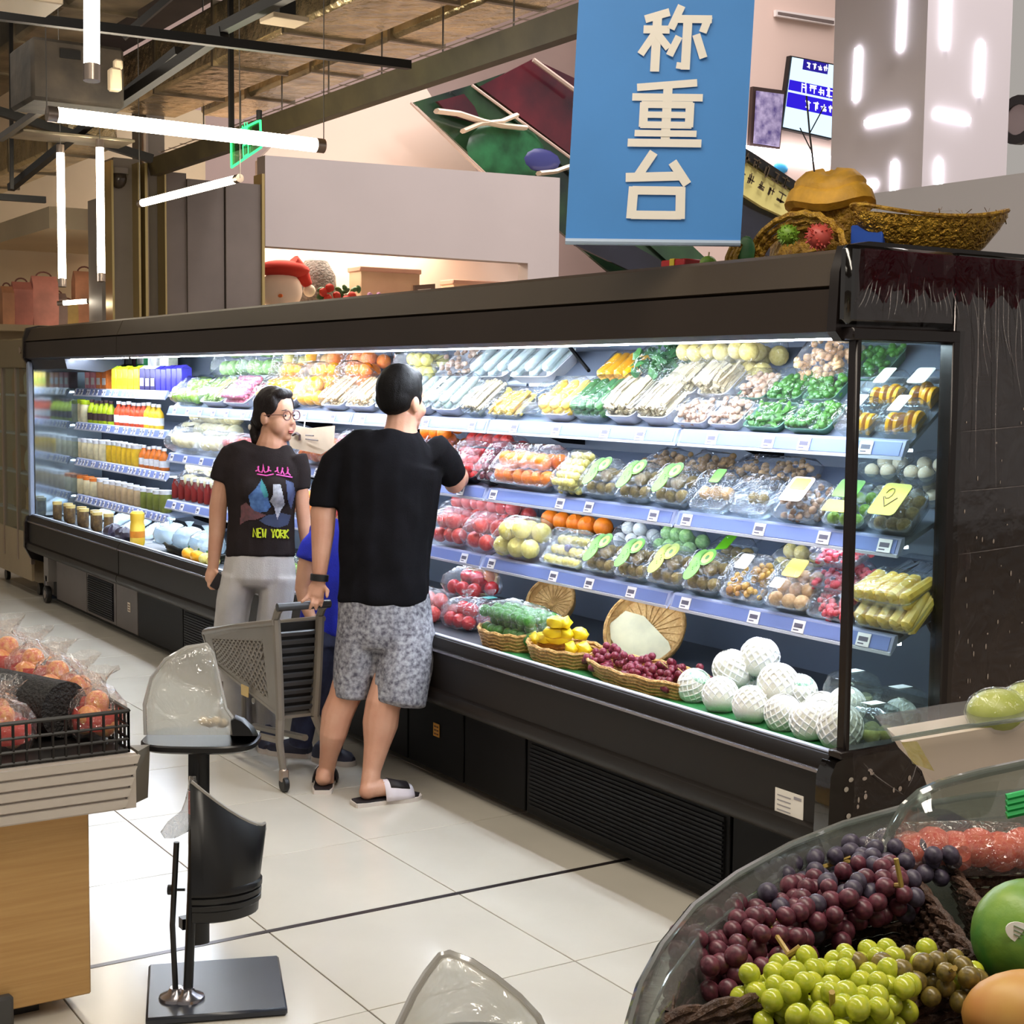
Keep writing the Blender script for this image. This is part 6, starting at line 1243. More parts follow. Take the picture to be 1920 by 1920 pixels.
patch('print_shape', [(512, 908), (526, 908), (530, 925), (534, 945), (526, 958), (520, 975), (514, 950), (506, 940), (512, 928)], pgy, 0.005)
rn2 = random.Random(5)
line_on('pink_script', [[(479+k*2.1+2.6*math.sin(k*1.35), 880+6.5*math.cos(k*1.35)-(3 if k % 7 == 0 else 0)) for k in range(15)], [(515+k*2.1+2.6*math.sin(k*1.35), 881+k*0.3+6.5*math.cos(k*1.35)-(3 if k % 6 == 0 else 0)) for k in range(15)], [(482, 889), (500, 892), (513, 889)], [(518, 890), (535, 893), (548, 895)]], 0.0036, pk)
def block_word(txt, x0, y0, cw, ch):
    G = {'N': [[(0, 1), (0, 0), (1, 1), (1, 0)]], 'E': [[(1, 0), (0, 0), (0, 1), (1, 1)], [(0, .5), (.8, .5)]], 'W': [[(0, 0), (.25, 1), (.5, .3), (.75, 1), (1, 0)]], 'Y': [[(0, 0), (.5, .5), (1, 0)], [(.5, .5), (.5, 1)]], 'O': [[(.5, 0), (0, .3), (0, .7), (.5, 1), (1, .7), (1, .3), (.5, 0)]], 'R': [[(0, 1), (0, 0), (.9, .1), (.9, .4), (0, .55), (1, 1)]], 'K': [[(0, 0), (0, 1)], [(1, 0), (0, .5), (1, 1)]]}
    for k, c in enumerate(txt):
        if c == ' ': continue
        line_on('lettering', [[(x0+k*cw*1.28+x*cw, y0+k*0.35+y*ch) for x, y in run] for run in G[c]], 0.0046, yg)
block_word('NEW YORK', 475, 991, 6.6, 16)
# ---------------- child
D = 6.42; q = D/CAM_F; m = J(D); mx = lambda v: v*q
chd = thing('person', 'child in a blue shirt leaning on the trolley behind the man', 'person', (2.72, 5.85, 0))
b = MB(); hc = m(668, 925, 0.05); R = head(b, hc, -rt*0.9+fw*0.3, 0.88)
L([(650, 990, 0.05, 30, 0.06), (660, 962, 0.05, 20, 0.045), (664, 945, 0.05, 20, 0.045)])
L([(640, 1010, 0.03, 45, 0.06), (630, 1080, 0.03, 46, 0.07), (622, 1180, 0.03, 46, 0.08)])
L([(590, 1015, -0.02, 18, 0.04), (574, 1060, -0.03, 17, 0.038), (568, 1105, -0.04, 15.5, 0.034), (572, 1130, -0.06, 13, 0.029), (582, 1155, -0.09, 10.5, 0.022), (586, 1163, -0.10, 10, 0.02)])
limb(b, [(m(586, 1163, -0.10), mx(10), 0.016), (m(589, 1172, -0.115), mx(12), 0.015)])
for k in range(4): finger(b, [m(582+k*5, 1173, -0.118), m(581+k*5, 1178, -0.135), m(582+k*5, 1185, -0.135)], 0.0075)
finger(b, [m(592, 1166, -0.10), m(600, 1172, -0.12), m(603, 1177, -0.13)], 0.0085)
L([(690, 1015, 0.06, 17, 0.04), (700, 1070, 0.06, 15, 0.036), (690, 1120, 0.0, 12, 0.03), (676, 1150, -0.06, 9, 0.022)])
L([(605, 1190, 0.02, 30, 0.07), (585, 1290, 0, 24, 0.058), (568, 1365, 0, 13, 0.035), (562, 1392, 0, 10, 0.026)])
L([(640, 1190, 0.02, 30, 0.07), (632, 1290, 0, 24, 0.058), (624, 1365, 0, 13, 0.035), (620, 1398, 0, 10, 0.026)])
fuse('body', b, 0.006, 2, w_skin, chd)
b = MB(); sH = 0.88; HE(0, -0.014, 0.05, 0.084, 0.097, 0.096); HE(0, -0.05, 0.0, 0.076, 0.06, 0.07); fuse('hair', b, 0.007, 2, MATS['black_hair'], chd)
m_blue = mat('royal_blue_shirt', (30, 44, 190), 0.75, var=0.15, scale=8, bump=0.15, bscale=180)
b = MB(); L([(648, 985, 0.05, 36, 0.06), (640, 1000, 0.04, 62, 0.075), (632, 1040, 0.03, 60, 0.085), (626, 1100, 0.03, 58, 0.09), (620, 1160, 0.03, 58, 0.095), (617, 1188, 0.03, 58, 0.095)], cap=0.12)
L([(604, 1006, -0.01, 24, 0.05), (584, 1026, -0.02, 23, 0.05), (574, 1050, -0.03, 22, 0.048)], cap=0.12); fuse('shirt', b, 0.0075, 4, m_blue, chd, 0.006, 9, (1, 1, 0.5))
b = MB(); b.tube([m(603, 1012, -0.10), m(604, 1060, -0.10), m(606, 1110, -0.09)], 0.004, 5); b.build('white_piping', m_stk, chd)
m_jean = mat('dark_blue_denim', (56, 62, 92), 0.85, col2=(40, 44, 70), scale=20)
b = MB(); L([(620, 1180, 0.03, 52, 0.09), (618, 1215, 0.02, 52, 0.095)], cap=0.12)
L([(604, 1200, 0.01, 32, 0.085), (588, 1280, 0, 28, 0.07), (570, 1355, 0, 23, 0.06), (562, 1398, 0, 22, 0.058)], cap=0.12); L([(642, 1200, 0.02, 32, 0.085), (634, 1290, 0, 27, 0.07), (626, 1360, 0, 23, 0.06), (620, 1404, 0, 22, 0.058)], cap=0.12); fuse('jeans', b, 0.0075, 3, m_jean, chd, 0.006, 10)
for k, (ha, ta) in enumerate((((584, 1420), (498, 1412)), ((590, 1424), (662, 1436)))):
    hh, tt = P(*ha, z=0), P(*ta, z=0); tt = hh+(tt-hh).normalized()*0.215; so, Mf, Ln = shoe(chd, hh, tt, 0.085, 0.022, None, None); so.build('shoe_sole', m_sole, chd)
    u_ = MB(); u_.rings([[Mf @ Vector((t*Ln, 0.040*wd*math.cos(a), 0.02+hg*max(0, math.sin(a)))) for a in [2*math.pi*j/14 for j in range(14)]] for t, wd, hg in ((0.02, 0.7, 0.05), (0.12, 0.95, 0.07), (0.35, 0.95, 0.07), (0.6, 1.05, 0.05), (0.85, 0.9, 0.038), (0.97, 0.4, 0.02))]); u_.build('shoe_upper', m_nshoe, chd)
# ---------------- trolley
crt = thing('shopping_trolley', 'grey plastic shopping trolley with perforated sides beside the child', 'shopping trolley', (2.52, 5.85, 0))
m_pl = mat('taupe_grey_plastic', (124, 116, 106), 0.42, var=0.05, scale=6); m_pld = mat('dark_grey_plastic', (58, 58, 60), 0.4)
XA, XB = 2.375, 2.585
def cy(t): return 5.50+0.82*t       # along the basket, 0 at the handle end
def top(t): return 0.685-0.165*t
def bot(t): return 0.30+0.10*t
def xs_(t, side): return (XA+0.02*t) if side == 0 else (XB-0.02*t)
for sd in (0, 1):
    b = MB()
    for t0, t1, f0, f1 in ((0, 1, 0.80, 1.0), (0, 1, 0.0, 0.10), (0, 0.16, 0.10, 0.80), (0.9, 1, 0.10, 0.80)):
        def pt(t, f): x = xs_(t, sd); return Vector((x + (0.035*(1-f))*(1 if sd == 0 else -1), cy(t), bot(t)+(top(t)-bot(t))*f))
        qd = [pt(t0, f0), pt(t1, f0), pt(t1, f1), pt(t0, f1)]; b.plate(qd if sd else qd[::-1], 0.012)
    pan = b.build('side_panel', m_pl, crt)
    b = MB(); n = 13
    for k in range(-7, n):
        for s_ in (1, -1):
            pts = []
            for j in range(8):
                f = 0.08+0.74*j/7; t = 0.16+0.74*(k/n) + s_*(j/7-0.5)*0.36+0.18
                if 0.14 <= t <= 0.92: pts.append(pt(t, f) + Vector((0.005 if sd == 0 else -0.005, 0, 0)))
            if len(pts) > 1: b.tube(pts, 0.0062, 5)
    b.build('perforated_web', m_pl, pan)
b = MB(); b.plate([(XA+0.035, cy(0), bot(0)), (XB-0.035, cy(0), bot(0)), (XB-0.05, cy(1), bot(1)), (XA+0.05, cy(1), bot(1))], 0.012); b.build('basket_floor', m_pl, crt)
b = MB(); b.plate([(XA+0.05, cy(1), bot(1)), (XB-0.05, cy(1), bot(1)), (XB-0.02, cy(1)+0.02, top(1)), (XA+0.02, cy(1)+0.02, top(1))], 0.012); b.build('front_panel', m_pl, crt)
b = MB(); b.tube([(XA, cy(0)-0.02, top(0)+0.005), (XA+0.012, cy(0.5), top(0.5)+0.008), (XA+0.025, cy(1), top(1)+0.006), (XA+0.06, cy(1)+0.045, top(1)+0.004), (XB-0.06, cy(1)+0.045, top(1)+0.004), (XB-0.025, cy(1), top(1)+0.006), (XB-0.012, cy(0.5), top(0.5)+0.008), (XB, cy(0)-0.02, top(0)+0.005)], 0.014, 8); b.build('rim', m_pl, crt)
g = MB(); g.plate([(XA+0.03, cy(0)+0.012, 0.31), (XB-0.03, cy(0)+0.012, 0.31), (XB-0.012, cy(0)+0.012, 0.68), (XA+0.012, cy(0)+0.012, 0.68)][::1], 0.006); rp = g.build('rear_panel', m_blk, crt)
for k in range(10):
    z_ = 0.33+k*0.034; b = MB(); b.box(((XA+XB)/2, cy(0)-0.004, z_), (XB-XA-0.05, 0.010, 0.018), R=Euler((0.5, 0, 0)).to_matrix()); b.build('louvre_slat', m_pld, rp)
for x in (XA+0.008, XB-0.008):
    b = MB(); b.tube([(x, cy(0)-0.01, 0.70), (x+(0.012 if x < 2.48 else -0.012), cy(0)-0.012, 0.45), (x+(0.02 if x < 2.48 else -0.02), cy(0)-0.005, 0.29)], [(0.022, 0.018)]*3, 8); b.build('corner_post', m_pl, crt)
    b = MB(); b.tube([(x+(0.02 if x < 2.48 else -0.02), cy(0)-0.005, 0.29), (x+0.01, cy(0)-0.02, 0.2), (x+0.02, cy(0)-0.035, 0.085)], [0.02, 0.017, 0.015], 8); b.build('leg', m_pl, crt)
    b = MB(); b.tube([(x, cy(0), 0.69), (x, cy(0)-0.03, 0.735), (x, cy(0)-0.06, 0.755)], 0.016, 8); b.build('handle_arm', m_pl, crt)
b = MB(); b.tube([(XA-0.01, cy(0)-0.065, 0.757), (XB+0.01, cy(0)-0.065, 0.757)], 0.017, 10); b.build('handle_bar', m_pld, crt)
b = MB(); b.tube([(XA+0.05, cy(0.05), 0.19), (XA+0.05, cy(0.7), 0.13), (XA+0.05, cy(0.85), 0.09)], 0.014, 7); b.tube([(XB-0.05, cy(0.05), 0.19), (XB-0.05, cy(0.7), 0.13), (XB-0.05, cy(0.85), 0.09)], 0.014, 7); b.tube([(XA+0.05, cy(0.85), 0.32), (XA+0.05, cy(0.85), 0.09)], 0.012, 7); b.tube([(XB-0.05, cy(0.85), 0.32), (XB-0.05, cy(0.85), 0.09)], 0.012, 7); b.build('chassis', m_pl, crt)
for x, yy in ((XA+0.03, cy(0)-0.04), (XB+0.01, cy(0)-0.04), (XA+0.05, cy(0.86)), (XB-0.05, cy(0.86))):
    Mx = frame((0, 1, 0), (0, 0, 1), (x, yy, 0.032)); b = MB(); b.lathe([(0.008, -0.012), (0.028, -0.012), (0.032, -0.008), (0.032, 0.008), (0.028, 0.012), (0.008, 0.012)], 16, Mx); wh = b.build('caster_wheel', m_blk, crt)
    b = MB(); b.box((x, yy+0.004, 0.068), (0.034, 0.032, 0.055), b=0.006); b.build('caster_fork', m_alu, wh)
b = MB(); p = Vector((XA+0.02, cy(0.42), 0.345)); b.box(p, (0.004, 0.075, 0.045)); b.build('yellow_plate', mat('ochre_plate', (206, 176, 110), 0.5), crt)
# ================================================================== things on top of the case
m_straw = mat('golden_straw', (206, 160, 50), 0.5, col2=(130, 88, 20), scale=40, bump=1.0, bscale=60)
m_gcl = mat('golden_cloth', (196, 146, 40), 0.6, var=0.25, scale=10, bump=0.3, bscale=25)
zt = 2.031
def topx(px, py, x): return P(px, py, x=x)
r = thing('straw_cornucopia', 'golden straw basket with folded cloth cap on top of the case', 'basket', (3.33, 3.47, zt))
b = MB(); c0 = Vector((3.36, 3.46, zt)); rs = []
for t, rx, rz, oy in ((0, 0.17, 0.02, 0.10), (0.25, 0.20, 0.10, 0.06), (0.55, 0.17, 0.16, 0.0), (0.8, 0.13, 0.19, -0.06), (1.0, 0.06, 0.205, -0.10)):
    rs.append([c0 + Vector((0.10*math.sin(a)*(1-0.4*t), oy*0.6+rx*math.cos(a), rz+0.02*math.sin(a*2))) for a in [2*math.pi*k/20 for k in range(20)]])
b.rings(rs); b.build('straw_body', m_straw, r)
for k in range(3):
    b = MB(); pts = []
    for j in range(21):
        a = math.pi*j/20; pts.append(c0 + Vector((-0.13+0.012*k+0.006*(j % 2), (0.235-0.012*k)*math.cos(a)*0.9, 0.012+(0.135-0.02*k)*math.sin(a)+0.006*(j % 2))))
    b.tube(pts, 0.011, 6); b.build('braid', m_straw, r)
b = MB(); b.rings([[c0 + Vector((-0.01+0.11*s_*math.cos(a), -0.02+0.155*s_*math.sin(a), z_+0.012*math.sin(3*a))) for a in [2*math.pi*k/22 for k in range(22)]] for s_, z_ in ((0.9, 0.165), (1.05, 0.185), (0.96, 0.22), (0.84, 0.232), (0.82, 0.25), (0.6, 0.275), (0.2, 0.285))]); b.build('cloth_cap', m_gcl, r)
def spiky(px, py, rad, col, label, x=3.2):
    p = topx(px, py, x); r = thing('spiky_ball', label, 'toy ball', (p.x, p.y, p.z-rad)); mm_ = mat('ball_'+str(col[0]), col, 0.45)
    b = MB(); b.ell(p, (rad*0.86,)*3, 16, 12); b.build('ball', mm_, r); b = MB(); rn = random.Random(px)
    for k in range(90):
        v = Vector((rn.gauss(0, 1), rn.gauss(0, 1), rn.gauss(0, 1))).normalized(); b.tube([p+v*rad*0.8, p+v*rad*1.06], [rad*0.09, rad*0.02], 4)
    b.build('spikes', mm_, r)
spiky(1478, 440, 0.035, (120, 160, 50), 'green spiky ball in the straw basket mouth'); spiky(1536, 444, 0.042, (200, 84, 74), 'coral red spiky ball in the straw basket mouth', 3.19)
p = topx(1328, 487, 3.25); r = thing('toy_apple', 'green toy apple on the case left of the straw basket', 'toy', (p.x, p.y, zt)); ob('flesh', fruit('lime'), r, (0, 0, 0.026), None, (0.03, 0.03, 0.027)); b = MB(); b.tube([(0, 0, 0.045), (0.003, 0, 0.065)], 0.003, 5); ob('stem', b.mesh('stem', mging), r)
p = topx(1282, 496, 3.28); r = thing('red_gift_box', 'flat red box on the case left of the green apple', 'box', (p.x, p.y, zt)); b = MB(); b.box((0, 0, 0.025), (0.10, 0.13, 0.05), b=0.004); ob('box', b.mesh('box', mat('red_box', (200, 34, 36), 0.4)), r); b = MB(); b.box((0, 0, 0.0515), (0.102, 0.025, 0.003)); b.box((-0.0515, 0, 0.025), (0.003, 0.025, 0.05)); ob('ribbon', b.mesh('ribbon', m_ylab), r)
p = topx(1398, 470, 3.22); r = thing('green_leaf_toy', 'dark green cloth leaf and golden tassels left of the spiky balls', 'decoration', (p.x, p.y, zt)); b = MB(); b.ell((0, 0, 0.05), (0.012, 0.045, 0.05), 12, 8); ob('leaf', b.mesh('leaf', mdgr), r)
for k in range(3): b = MB(); b.tube([(-0.01, 0.03-0.02*k+0.05, 0.0), (-0.015, 0.03-0.02*k+0.04, 0.035), (-0.01, 0.0-0.02*k+0.05, 0.075)], 0.009, 6); ob('tassel', b.mesh('tassel', m_straw), r)
r = thing('blue_gift_box', 'tilted blue box between straw basket and tinsel basket', 'box', (3.33, 3.235, zt)); b = MB(); b.box((0, 0, 0.052), (0.10, 0.10, 0.10), R=Euler((0.0, 0.0, 0.4)).to_matrix(), b=0.004); ob('box', b.mesh('box', mat('blue_box', (30, 76, 170), 0.35)), r)
# boat shaped tinsel basket
r = thing('tinsel_basket', 'boat shaped basket of golden tinsel on the right end of the case', 'basket', (3.49, 3.16, zt))
m_tin = mat('gold_tinsel', (200, 160, 60), 0.25, metal=0.75, col2=(120, 84, 20), scale=50, bump=1.0, bscale=80); b = MB(); rs = []
for t, rx, ry in ((0.0, 0.12, 0.05), (0.3, 0.18, 0.08), (0.65, 0.225, 0.10), (0.9, 0.25, 0.115), (1.0, 0.25, 0.115), (0.9, 0.22, 0.09)):
    rs.append([Vector((rx*math.cos(a), ry*math.sin(a), 0.12*t+0.035*t*(math.cos(a)**2)*(1 if math.cos(a) > 0 else 0.6))) for a in [2*math.pi*k/26 for k in range(26)]])
b.rings(rs); ob('hull', b.mesh('hull', m_tin), r, rot=(0, 0, -0.35)); b = MB(); rn = random.Random(4)
for k in range(420):
    a = rn.uniform(0, 6.28); t = rn.random(); c = Vector(((0.12+0.13*t)*math.cos(a), (0.05+0.065*t)*math.sin(a), 0.12*t+0.02)); v = Vector((rn.gauss(0, 1), rn.gauss(0, 1), rn.gauss(0, 1))).normalized()*0.02; w2 = v.cross(Vector((0, 0, 1)))*0.12
    b.add([c-v-w2, c+v-w2, c+v+w2, c-v+w2], [(0, 1, 2, 3)])
stuff(ob('tinsel', b.mesh('tinsel', m_tin, fix=False), r, rot=(0, 0, -0.35)))
b = MB(); b.tube([Vector((0.25*math.cos(a), 0.115*math.sin(a), 0.125+0.035*(math.cos(a)**2))) for a in [2*math.pi*k/40 for k in range(41)]], 0.007, 6, cap=False); ob('rim', b.mesh('rim', m_straw), r, rot=(0, 0, -0.35))
p = topx(1530, 350, 3.3); b = MB(); b.tube([P(1530, 350, x=3.3), P(1518, 250, x=3.3), P(1512, 180, x=3.3)], 0.003, 5); b.tube([P(1518, 250, x=3.3), P(1545, 200, x=3.3)], 0.002, 5); b.tube([P(1520, 280, x=3.3), P(1500, 240, x=3.3)], 0.002, 5); tag(b.build('bare_twig', m_blk), 'thin dark twig sticking up from the straw basket', 'twig')
# ================================================================== behind the case, far left
r = thing('glass_cabinet', 'tan glass door cabinet beyond the far end of the case', 'cabinet', (3.3, 12.0, 0))
m_tanc = mat('tan_cabinet', (168, 148, 116), 0.5, var=0.05, scale=3)
b = MB(); b.box((3.42, 12.0, 1.0), (0.7, 1.2, 1.85)); b.build('carcass', m_tanc, r); b = MB(); b.box((3.0, 12.0, 1.84), (0.14, 1.2, 0.22), b=0.01); b.build('header', mat('olive_header', (120, 104, 74), 0.5), r)
for k in range(4): b = MB(); b.box((3.03, 12.0, 0.62+0.3*k), (0.10, 1.16, 0.015)); b.build('shelf', m_railw, r)
for yy in (11.41, 11.78, 12.2, 12.58): b = MB(); b.box((2.97, yy, 1.0), (0.03, 0.035, 1.5)); b.build('door_frame', m_alu, r)
b = MB(); b.box((2.965, 12.0, 1.1), (0.006, 1.15, 1.25)); b.build('door_glass', m_glass, r); b = MB(); b.box((2.97, 12.0, 0.3), (0.02, 1.2, 0.36)); b.build('lower_panel', m_tanc, r)
b = MB(); Mx = frame((0, 1, 0), (0, 0, 1), (2.925, 11.5, 1.86)); b.lathe([(0.001, -0.004), (0.025, -0.004), (0.025, 0.004), (0.001, 0.004)], 14, Mx); b.build('badge', m_alu, r)
for yy in (11.5, 12.5): Mx = frame((0, 1, 0), (0, 0, 1), (3.05, yy, 0.045)); b = MB(); b.lathe([(0.01, -0.015), (0.045, -0.015), (0.045, 0.015), (0.01, 0.015)], 14, Mx); b.build('caster_wheel', m_blk, r)
for k in range(8):
    z_ = 0.63+0.3*(k//2); yy = 11.6+0.36*(k % 2); o = thing('snack_pack', '%s snack pack on the %s shelf of the tan cabinet' % (('right', 'left')[k % 2], ('lowest', 'second', 'third', 'top')[k//2]), 'pack', (3.03, yy, z_)); ob('pouch', bag_me(0.22, 0.07, 0.2, mat('snack_'+str(k % 4), ((206, 150, 80), (150, 110, 60), (220, 200, 170), (190, 120, 60))[k % 4], 0.4)), o)
zg = P(100, 612, d=14.5).z
b = MB(); b.box((4.0, 14.75, zg-0.03), (2.0, 0.5, 0.06)); b.box((4.0, 14.95, zg/2-0.03), (2.0, 0.05, zg-0.06)); tag(b.build('tall_shelf', m_tanc), 'tall shelf unit carrying the pink gift bags at far left', 'shelf')
for k, (px0, px1, py0, col) in enumerate(((-8, 14, 535, (214, 150, 110)), (12, 48, 528, (206, 128, 112)), (50, 98, 518, (222, 146, 130)), (96, 132, 545, (150, 124, 116)), (102, 150, 560, (196, 162, 96)), (146, 190, 505, (214, 150, 116)))):
    a_, c_ = P(px0, 612, d=14.3+0.2*(k % 3)), P(px1, py0, d=14.3+0.2*(k % 3)); h = c_.z-zg; wd = (P(px1, 612, d=14.4)-P(px0, 612, d=14.4)).length
    o = thing('gift_bag', '%s gift bag on the tall shelf, %s from the left' % (('orange tan', 'small rose', 'large rose', 'grey brown', 'ochre', 'tall peach')[k], ORD[k]), 'gift bag', ((a_.x+P(px1, 612, d=14.4).x)/2, 14.62+0.02*k, zg))
    b = MB(); b.rings([[Vector((x*wd/2*s_, y*0.07*s_, z_*h)) for x, y in ((-1, -1), (1, -1), (1, 1), (-1, 1))] for s_, z_ in ((0.96, 0), (1, 0.3), (0.98, 0.78))] + [[Vector((x*wd/2*0.96, y*0.01, h*0.95)) for x, y in ((-1, -1), (1, -1), (1, 1), (-1, 1))]]); ob('bag', b.mesh('bag', mat('gift_%d' % k, col, 0.6, var=0.12, scale=5)), o)
    b = MB(); b.tube([(0.3*wd*math.cos(t), 0, h*0.93+h*0.1*math.sin(t)) for t in [math.pi*j/8 for j in range(9)]], 0.008, 5); ob('handle', b.mesh('handle', mat('gift_handle', (120, 70, 60), 0.6)), o)
# shop display above the case
zs = P(545, 582, y=15.3).z
b = MB(); b.box((8.0, 15.4, zs-0.04), (3.2, 0.7, 0.07)); b.box((8.0, 15.5, zs/2-0.04), (3.0, 0.4, zs-0.08)); tag(b.build('shop_shelf', m_shop), 'shop shelf board behind the opening under the white fascia', 'shelf')
def sp(px, py, y=15.3): return P(px, py, y=y)
r = thing('snowman_plush', 'white snowman plush with red hat in the shop opening', 'plush toy', (sp(535, 580).x, 15.3, zs)); m_plw = mat('plush_white', (236, 224, 208), 0.9); m_plr = mat('plush_red', (190, 52, 40), 0.9)
b = MB(); b.ell(sp(527, 545), (0.24, 0.2, 0.22), 18, 12); b.build('body', m_plw, r); b = MB(); b.ell(sp(532, 505), (0.30, 0.2, 0.10), 18, 10); b.tube([sp(545, 495), sp(565, 512), sp(578, 535)], [0.12, 0.09, 0.05], 10); b.build('hat', m_plr, r); b = MB(); b.ell(sp(580, 545), (0.07, 0.07, 0.07), 12, 8); b.build('pompom', m_plw, r)
b = MB(); b.ell(sp(512, 556)-Vector((0, 0.2, 0)), (0.02, 0.05, 0.02), 8, 6); b.build('carrot_nose', mat('carrot', (226, 120, 50), 0.6), r)
r = thing('grey_sparkle_tree', 'grey sparkling cone tree beside the snowman plush', 'decoration', (sp(612, 580).x, 15.55, zs)); b = MB(); b.lathe([(0.20, 0), (0.24, 0.12), (0.22, 0.42), (0.13, 0.58), (0.02, 0.62)], 16, Matrix.Translation((sp(614, 580).x, 15.6, zs))); b.build('cone', mat('grey_sparkle', (130, 122, 116), 0.5, col2=(84, 78, 72), scale=30, bump=1.0, bscale=40), r)
r = thing('flower_wreath', 'red flowers with dark green leaves at the shop opening', 'flowers', (sp(640, 578).x, 15.15, zs)); b = MB(); rn = random.Random(9)
for k in range(26): b.ell(sp(rn.uniform(600, 682), rn.uniform(540, 576), 15.15), (0.05, 0.03, 0.03), 7, 5, R=Euler((rn.random()*3, rn.random()*3, 0)).to_matrix())
stuff(b.build('leaves', mdgr, r))
for px, py in ((606, 548), (615, 560), (632, 555), (650, 562), (640, 570), (660, 555), (618, 540)):
    b = MB(); b.ell(sp(px, py, 15.08), (0.05, 0.04, 0.05), 8, 6, jit=0.15); b.build('flower', mat('scarlet_flower', (210, 60, 44), 0.6), r)
for k, (px0, px1, py0, col, lb) in enumerate(((665, 776, 508, (206, 180, 150), 'large beige gift box with pink floral side in the shop'), (838, 946, 532, (214, 184, 154), 'wide low beige box at the right of the shop shelf'))):
    a_, c_ = sp(px0, 578, 15.5), sp(px1, py0, 15.5); r = thing('shop_box', lb, 'box', ((a_.x+c_.x)/2, 15.5, zs)); mb_ = mat('shopbox%d' % k, col, 0.6, col2=tuple(v-14 for v in col), scale=3)
    b = MB(); b.box(((a_.x+c_.x)/2, 15.5, (zs+c_.z)/2), (c_.x-a_.x, 0.3, c_.z-zs), b=0.01); b.build('box', mb_, r); b = MB(); b.box(((a_.x+c_.x)/2, 15.5, c_.z-0.02), (c_.x-a_.x+0.03, 0.33, 0.06), b=0.01); b.build('lid', mat('shoplid', (190, 150, 130), 0.6), r)
r = thing('lilac_flowers', 'lilac flower bunch in front of the beige gift box', 'flowers', (sp(735, 576, 15.2).x, 15.2, zs)); b = MB(); rn = random.Random(2)
for k in range(40): b.ell(sp(rn.uniform(690, 776), rn.uniform(552, 580), 15.2), (0.035, 0.03, 0.03), 6, 4)
stuff(b.build('blossoms', mat('lilac_blossom', (196, 150, 196), 0.6, col2=(150, 110, 150), scale=20), r))
r = thing('photo_frame', 'small dark photo frame on the shop shelf', 'frame', (sp(797, 566, 15.3).x, 15.3, zs)); b = MB(); b.plate([sp(777, 535, 15.3), sp(779, 572, 15.3), sp(816, 570, 15.3), sp(816, 532, 15.3)], 0.03); b.build('frame', mat('frame_brown', (96, 80, 70), 0.5), r); b = MB(); b.plate([sp(784, 543, 15.26), sp(785, 562, 15.26), sp(808, 561, 15.26), sp(808, 541, 15.26)], 0.01); b.build('picture', m_stk, r)
# ================================================================== foreground left: wooden island with crate
isl = thing('display_island', 'wooden display island with ribbed metal edge at lower left', 'display stand', (0.4, 4.4, 0))
m_oak = mat('light_oak', (204, 162, 102), 0.45, col2=(190, 146, 88), scale=5, stretch=(0.6, 0.6, 14), bump=0.06, bscale=10)
b = MB(); b.box((0.2, 4.5, 0.29), (1.84, 1.42, 0.50), b=0.004); b.build('wood_base', m_oak, isl)
b = MB(); b.box((0.2, 4.5, 0.02), (1.6, 1.3, 0.04)); b.build('plinth', m_blk, isl)
b = MB(); b.box((0.86, 3.775, 0.045), (0.11, 0.03, 0.09), b=0.008); b.build('foot_block', mat('grey_foot', (70, 70, 70), 0.5), isl)
m_slt = mat('ribbed_aluminium', (206, 198, 190), 0.34, metal=0.45)
for k in range(5):
    z_ = 0.552+k*0.028; xr = 1.195+0.008*k; b = MB(); b.add([(-0.8, 3.70, z_), (xr-0.006, 3.70, z_), (xr, 3.694, z_+0.022), (-0.8, 3.694, z_+0.022), (-0.8, 3.72, z_), (xr-0.006, 3.72, z_), (xr, 3.72, z_+0.022), (-0.8, 3.72, z_+0.022)], [(0, 1, 2, 3), (7, 6, 5, 4), (0, 4, 5, 1), (1, 5, 6, 2), (2, 6, 7, 3), (3, 7, 4, 0)]); b.build('rib', m_slt, isl)
b = MB(); b.add([(1.185, 3.705, 0.548), (1.225, 3.705, 0.694), (1.275, 3.76, 0.694), (1.268, 3.76, 0.553), (1.185, 3.78, 0.548), (1.225, 3.78, 0.694)], [(0, 3, 2, 1), (0, 1, 5, 4), (1, 2, 5), (0, 4, 3), (3, 4, 5, 2)]); b.build('corner_cap', mat('grey_corner', (112, 106, 96), 0.5), isl)
b = MB(); b.box((0.23, 4.46, 0.618), (1.98, 1.5, 0.145)); b.build('worktop', m_slt, isl)
cr = thing('mesh_crate', 'black plastic mesh crate on the wooden island', 'crate', (0.75, 4.05, 0.692)); m_cr = mat('black_crate', (20, 18, 18), 0.4)
X0, X1, Y0, Y1, Z0, Z1 = 0.30, 1.205, 3.72, 4.30, 0.692, 0.80
for (a_, c_) in (((X0, Y0), (X1, Y0)), ((X1, Y0), (X1, Y1)), ((X0, Y1), (X1, Y1))):
    b = MB(); a3, c3 = Vector((*a_, 0)), Vector((*c_, 0)); n = int((c3-a3).length/0.032)
    for k in range(n+1): p_ = a3+(c3-a3)*k/n; b.tube([p_+Vector((0, 0, Z0)), p_+Vector((0, 0, Z1))], 0.004, 5)
    for z_ in (Z0+0.006, Z0+0.035, Z0+0.07, Z1): b.tube([a3+Vector((0, 0, z_)), c3+Vector((0, 0, z_))], 0.006 if z_ == Z1 else 0.0042, 5)
    b.build('mesh_side', m_cr, cr)
b = MB(); b.box(((X0+X1)/2, (Y0+Y1)/2, Z0+0.003), (X1-X0, Y1-Y0, 0.006)); b.build('crate_floor', m_cr, cr)
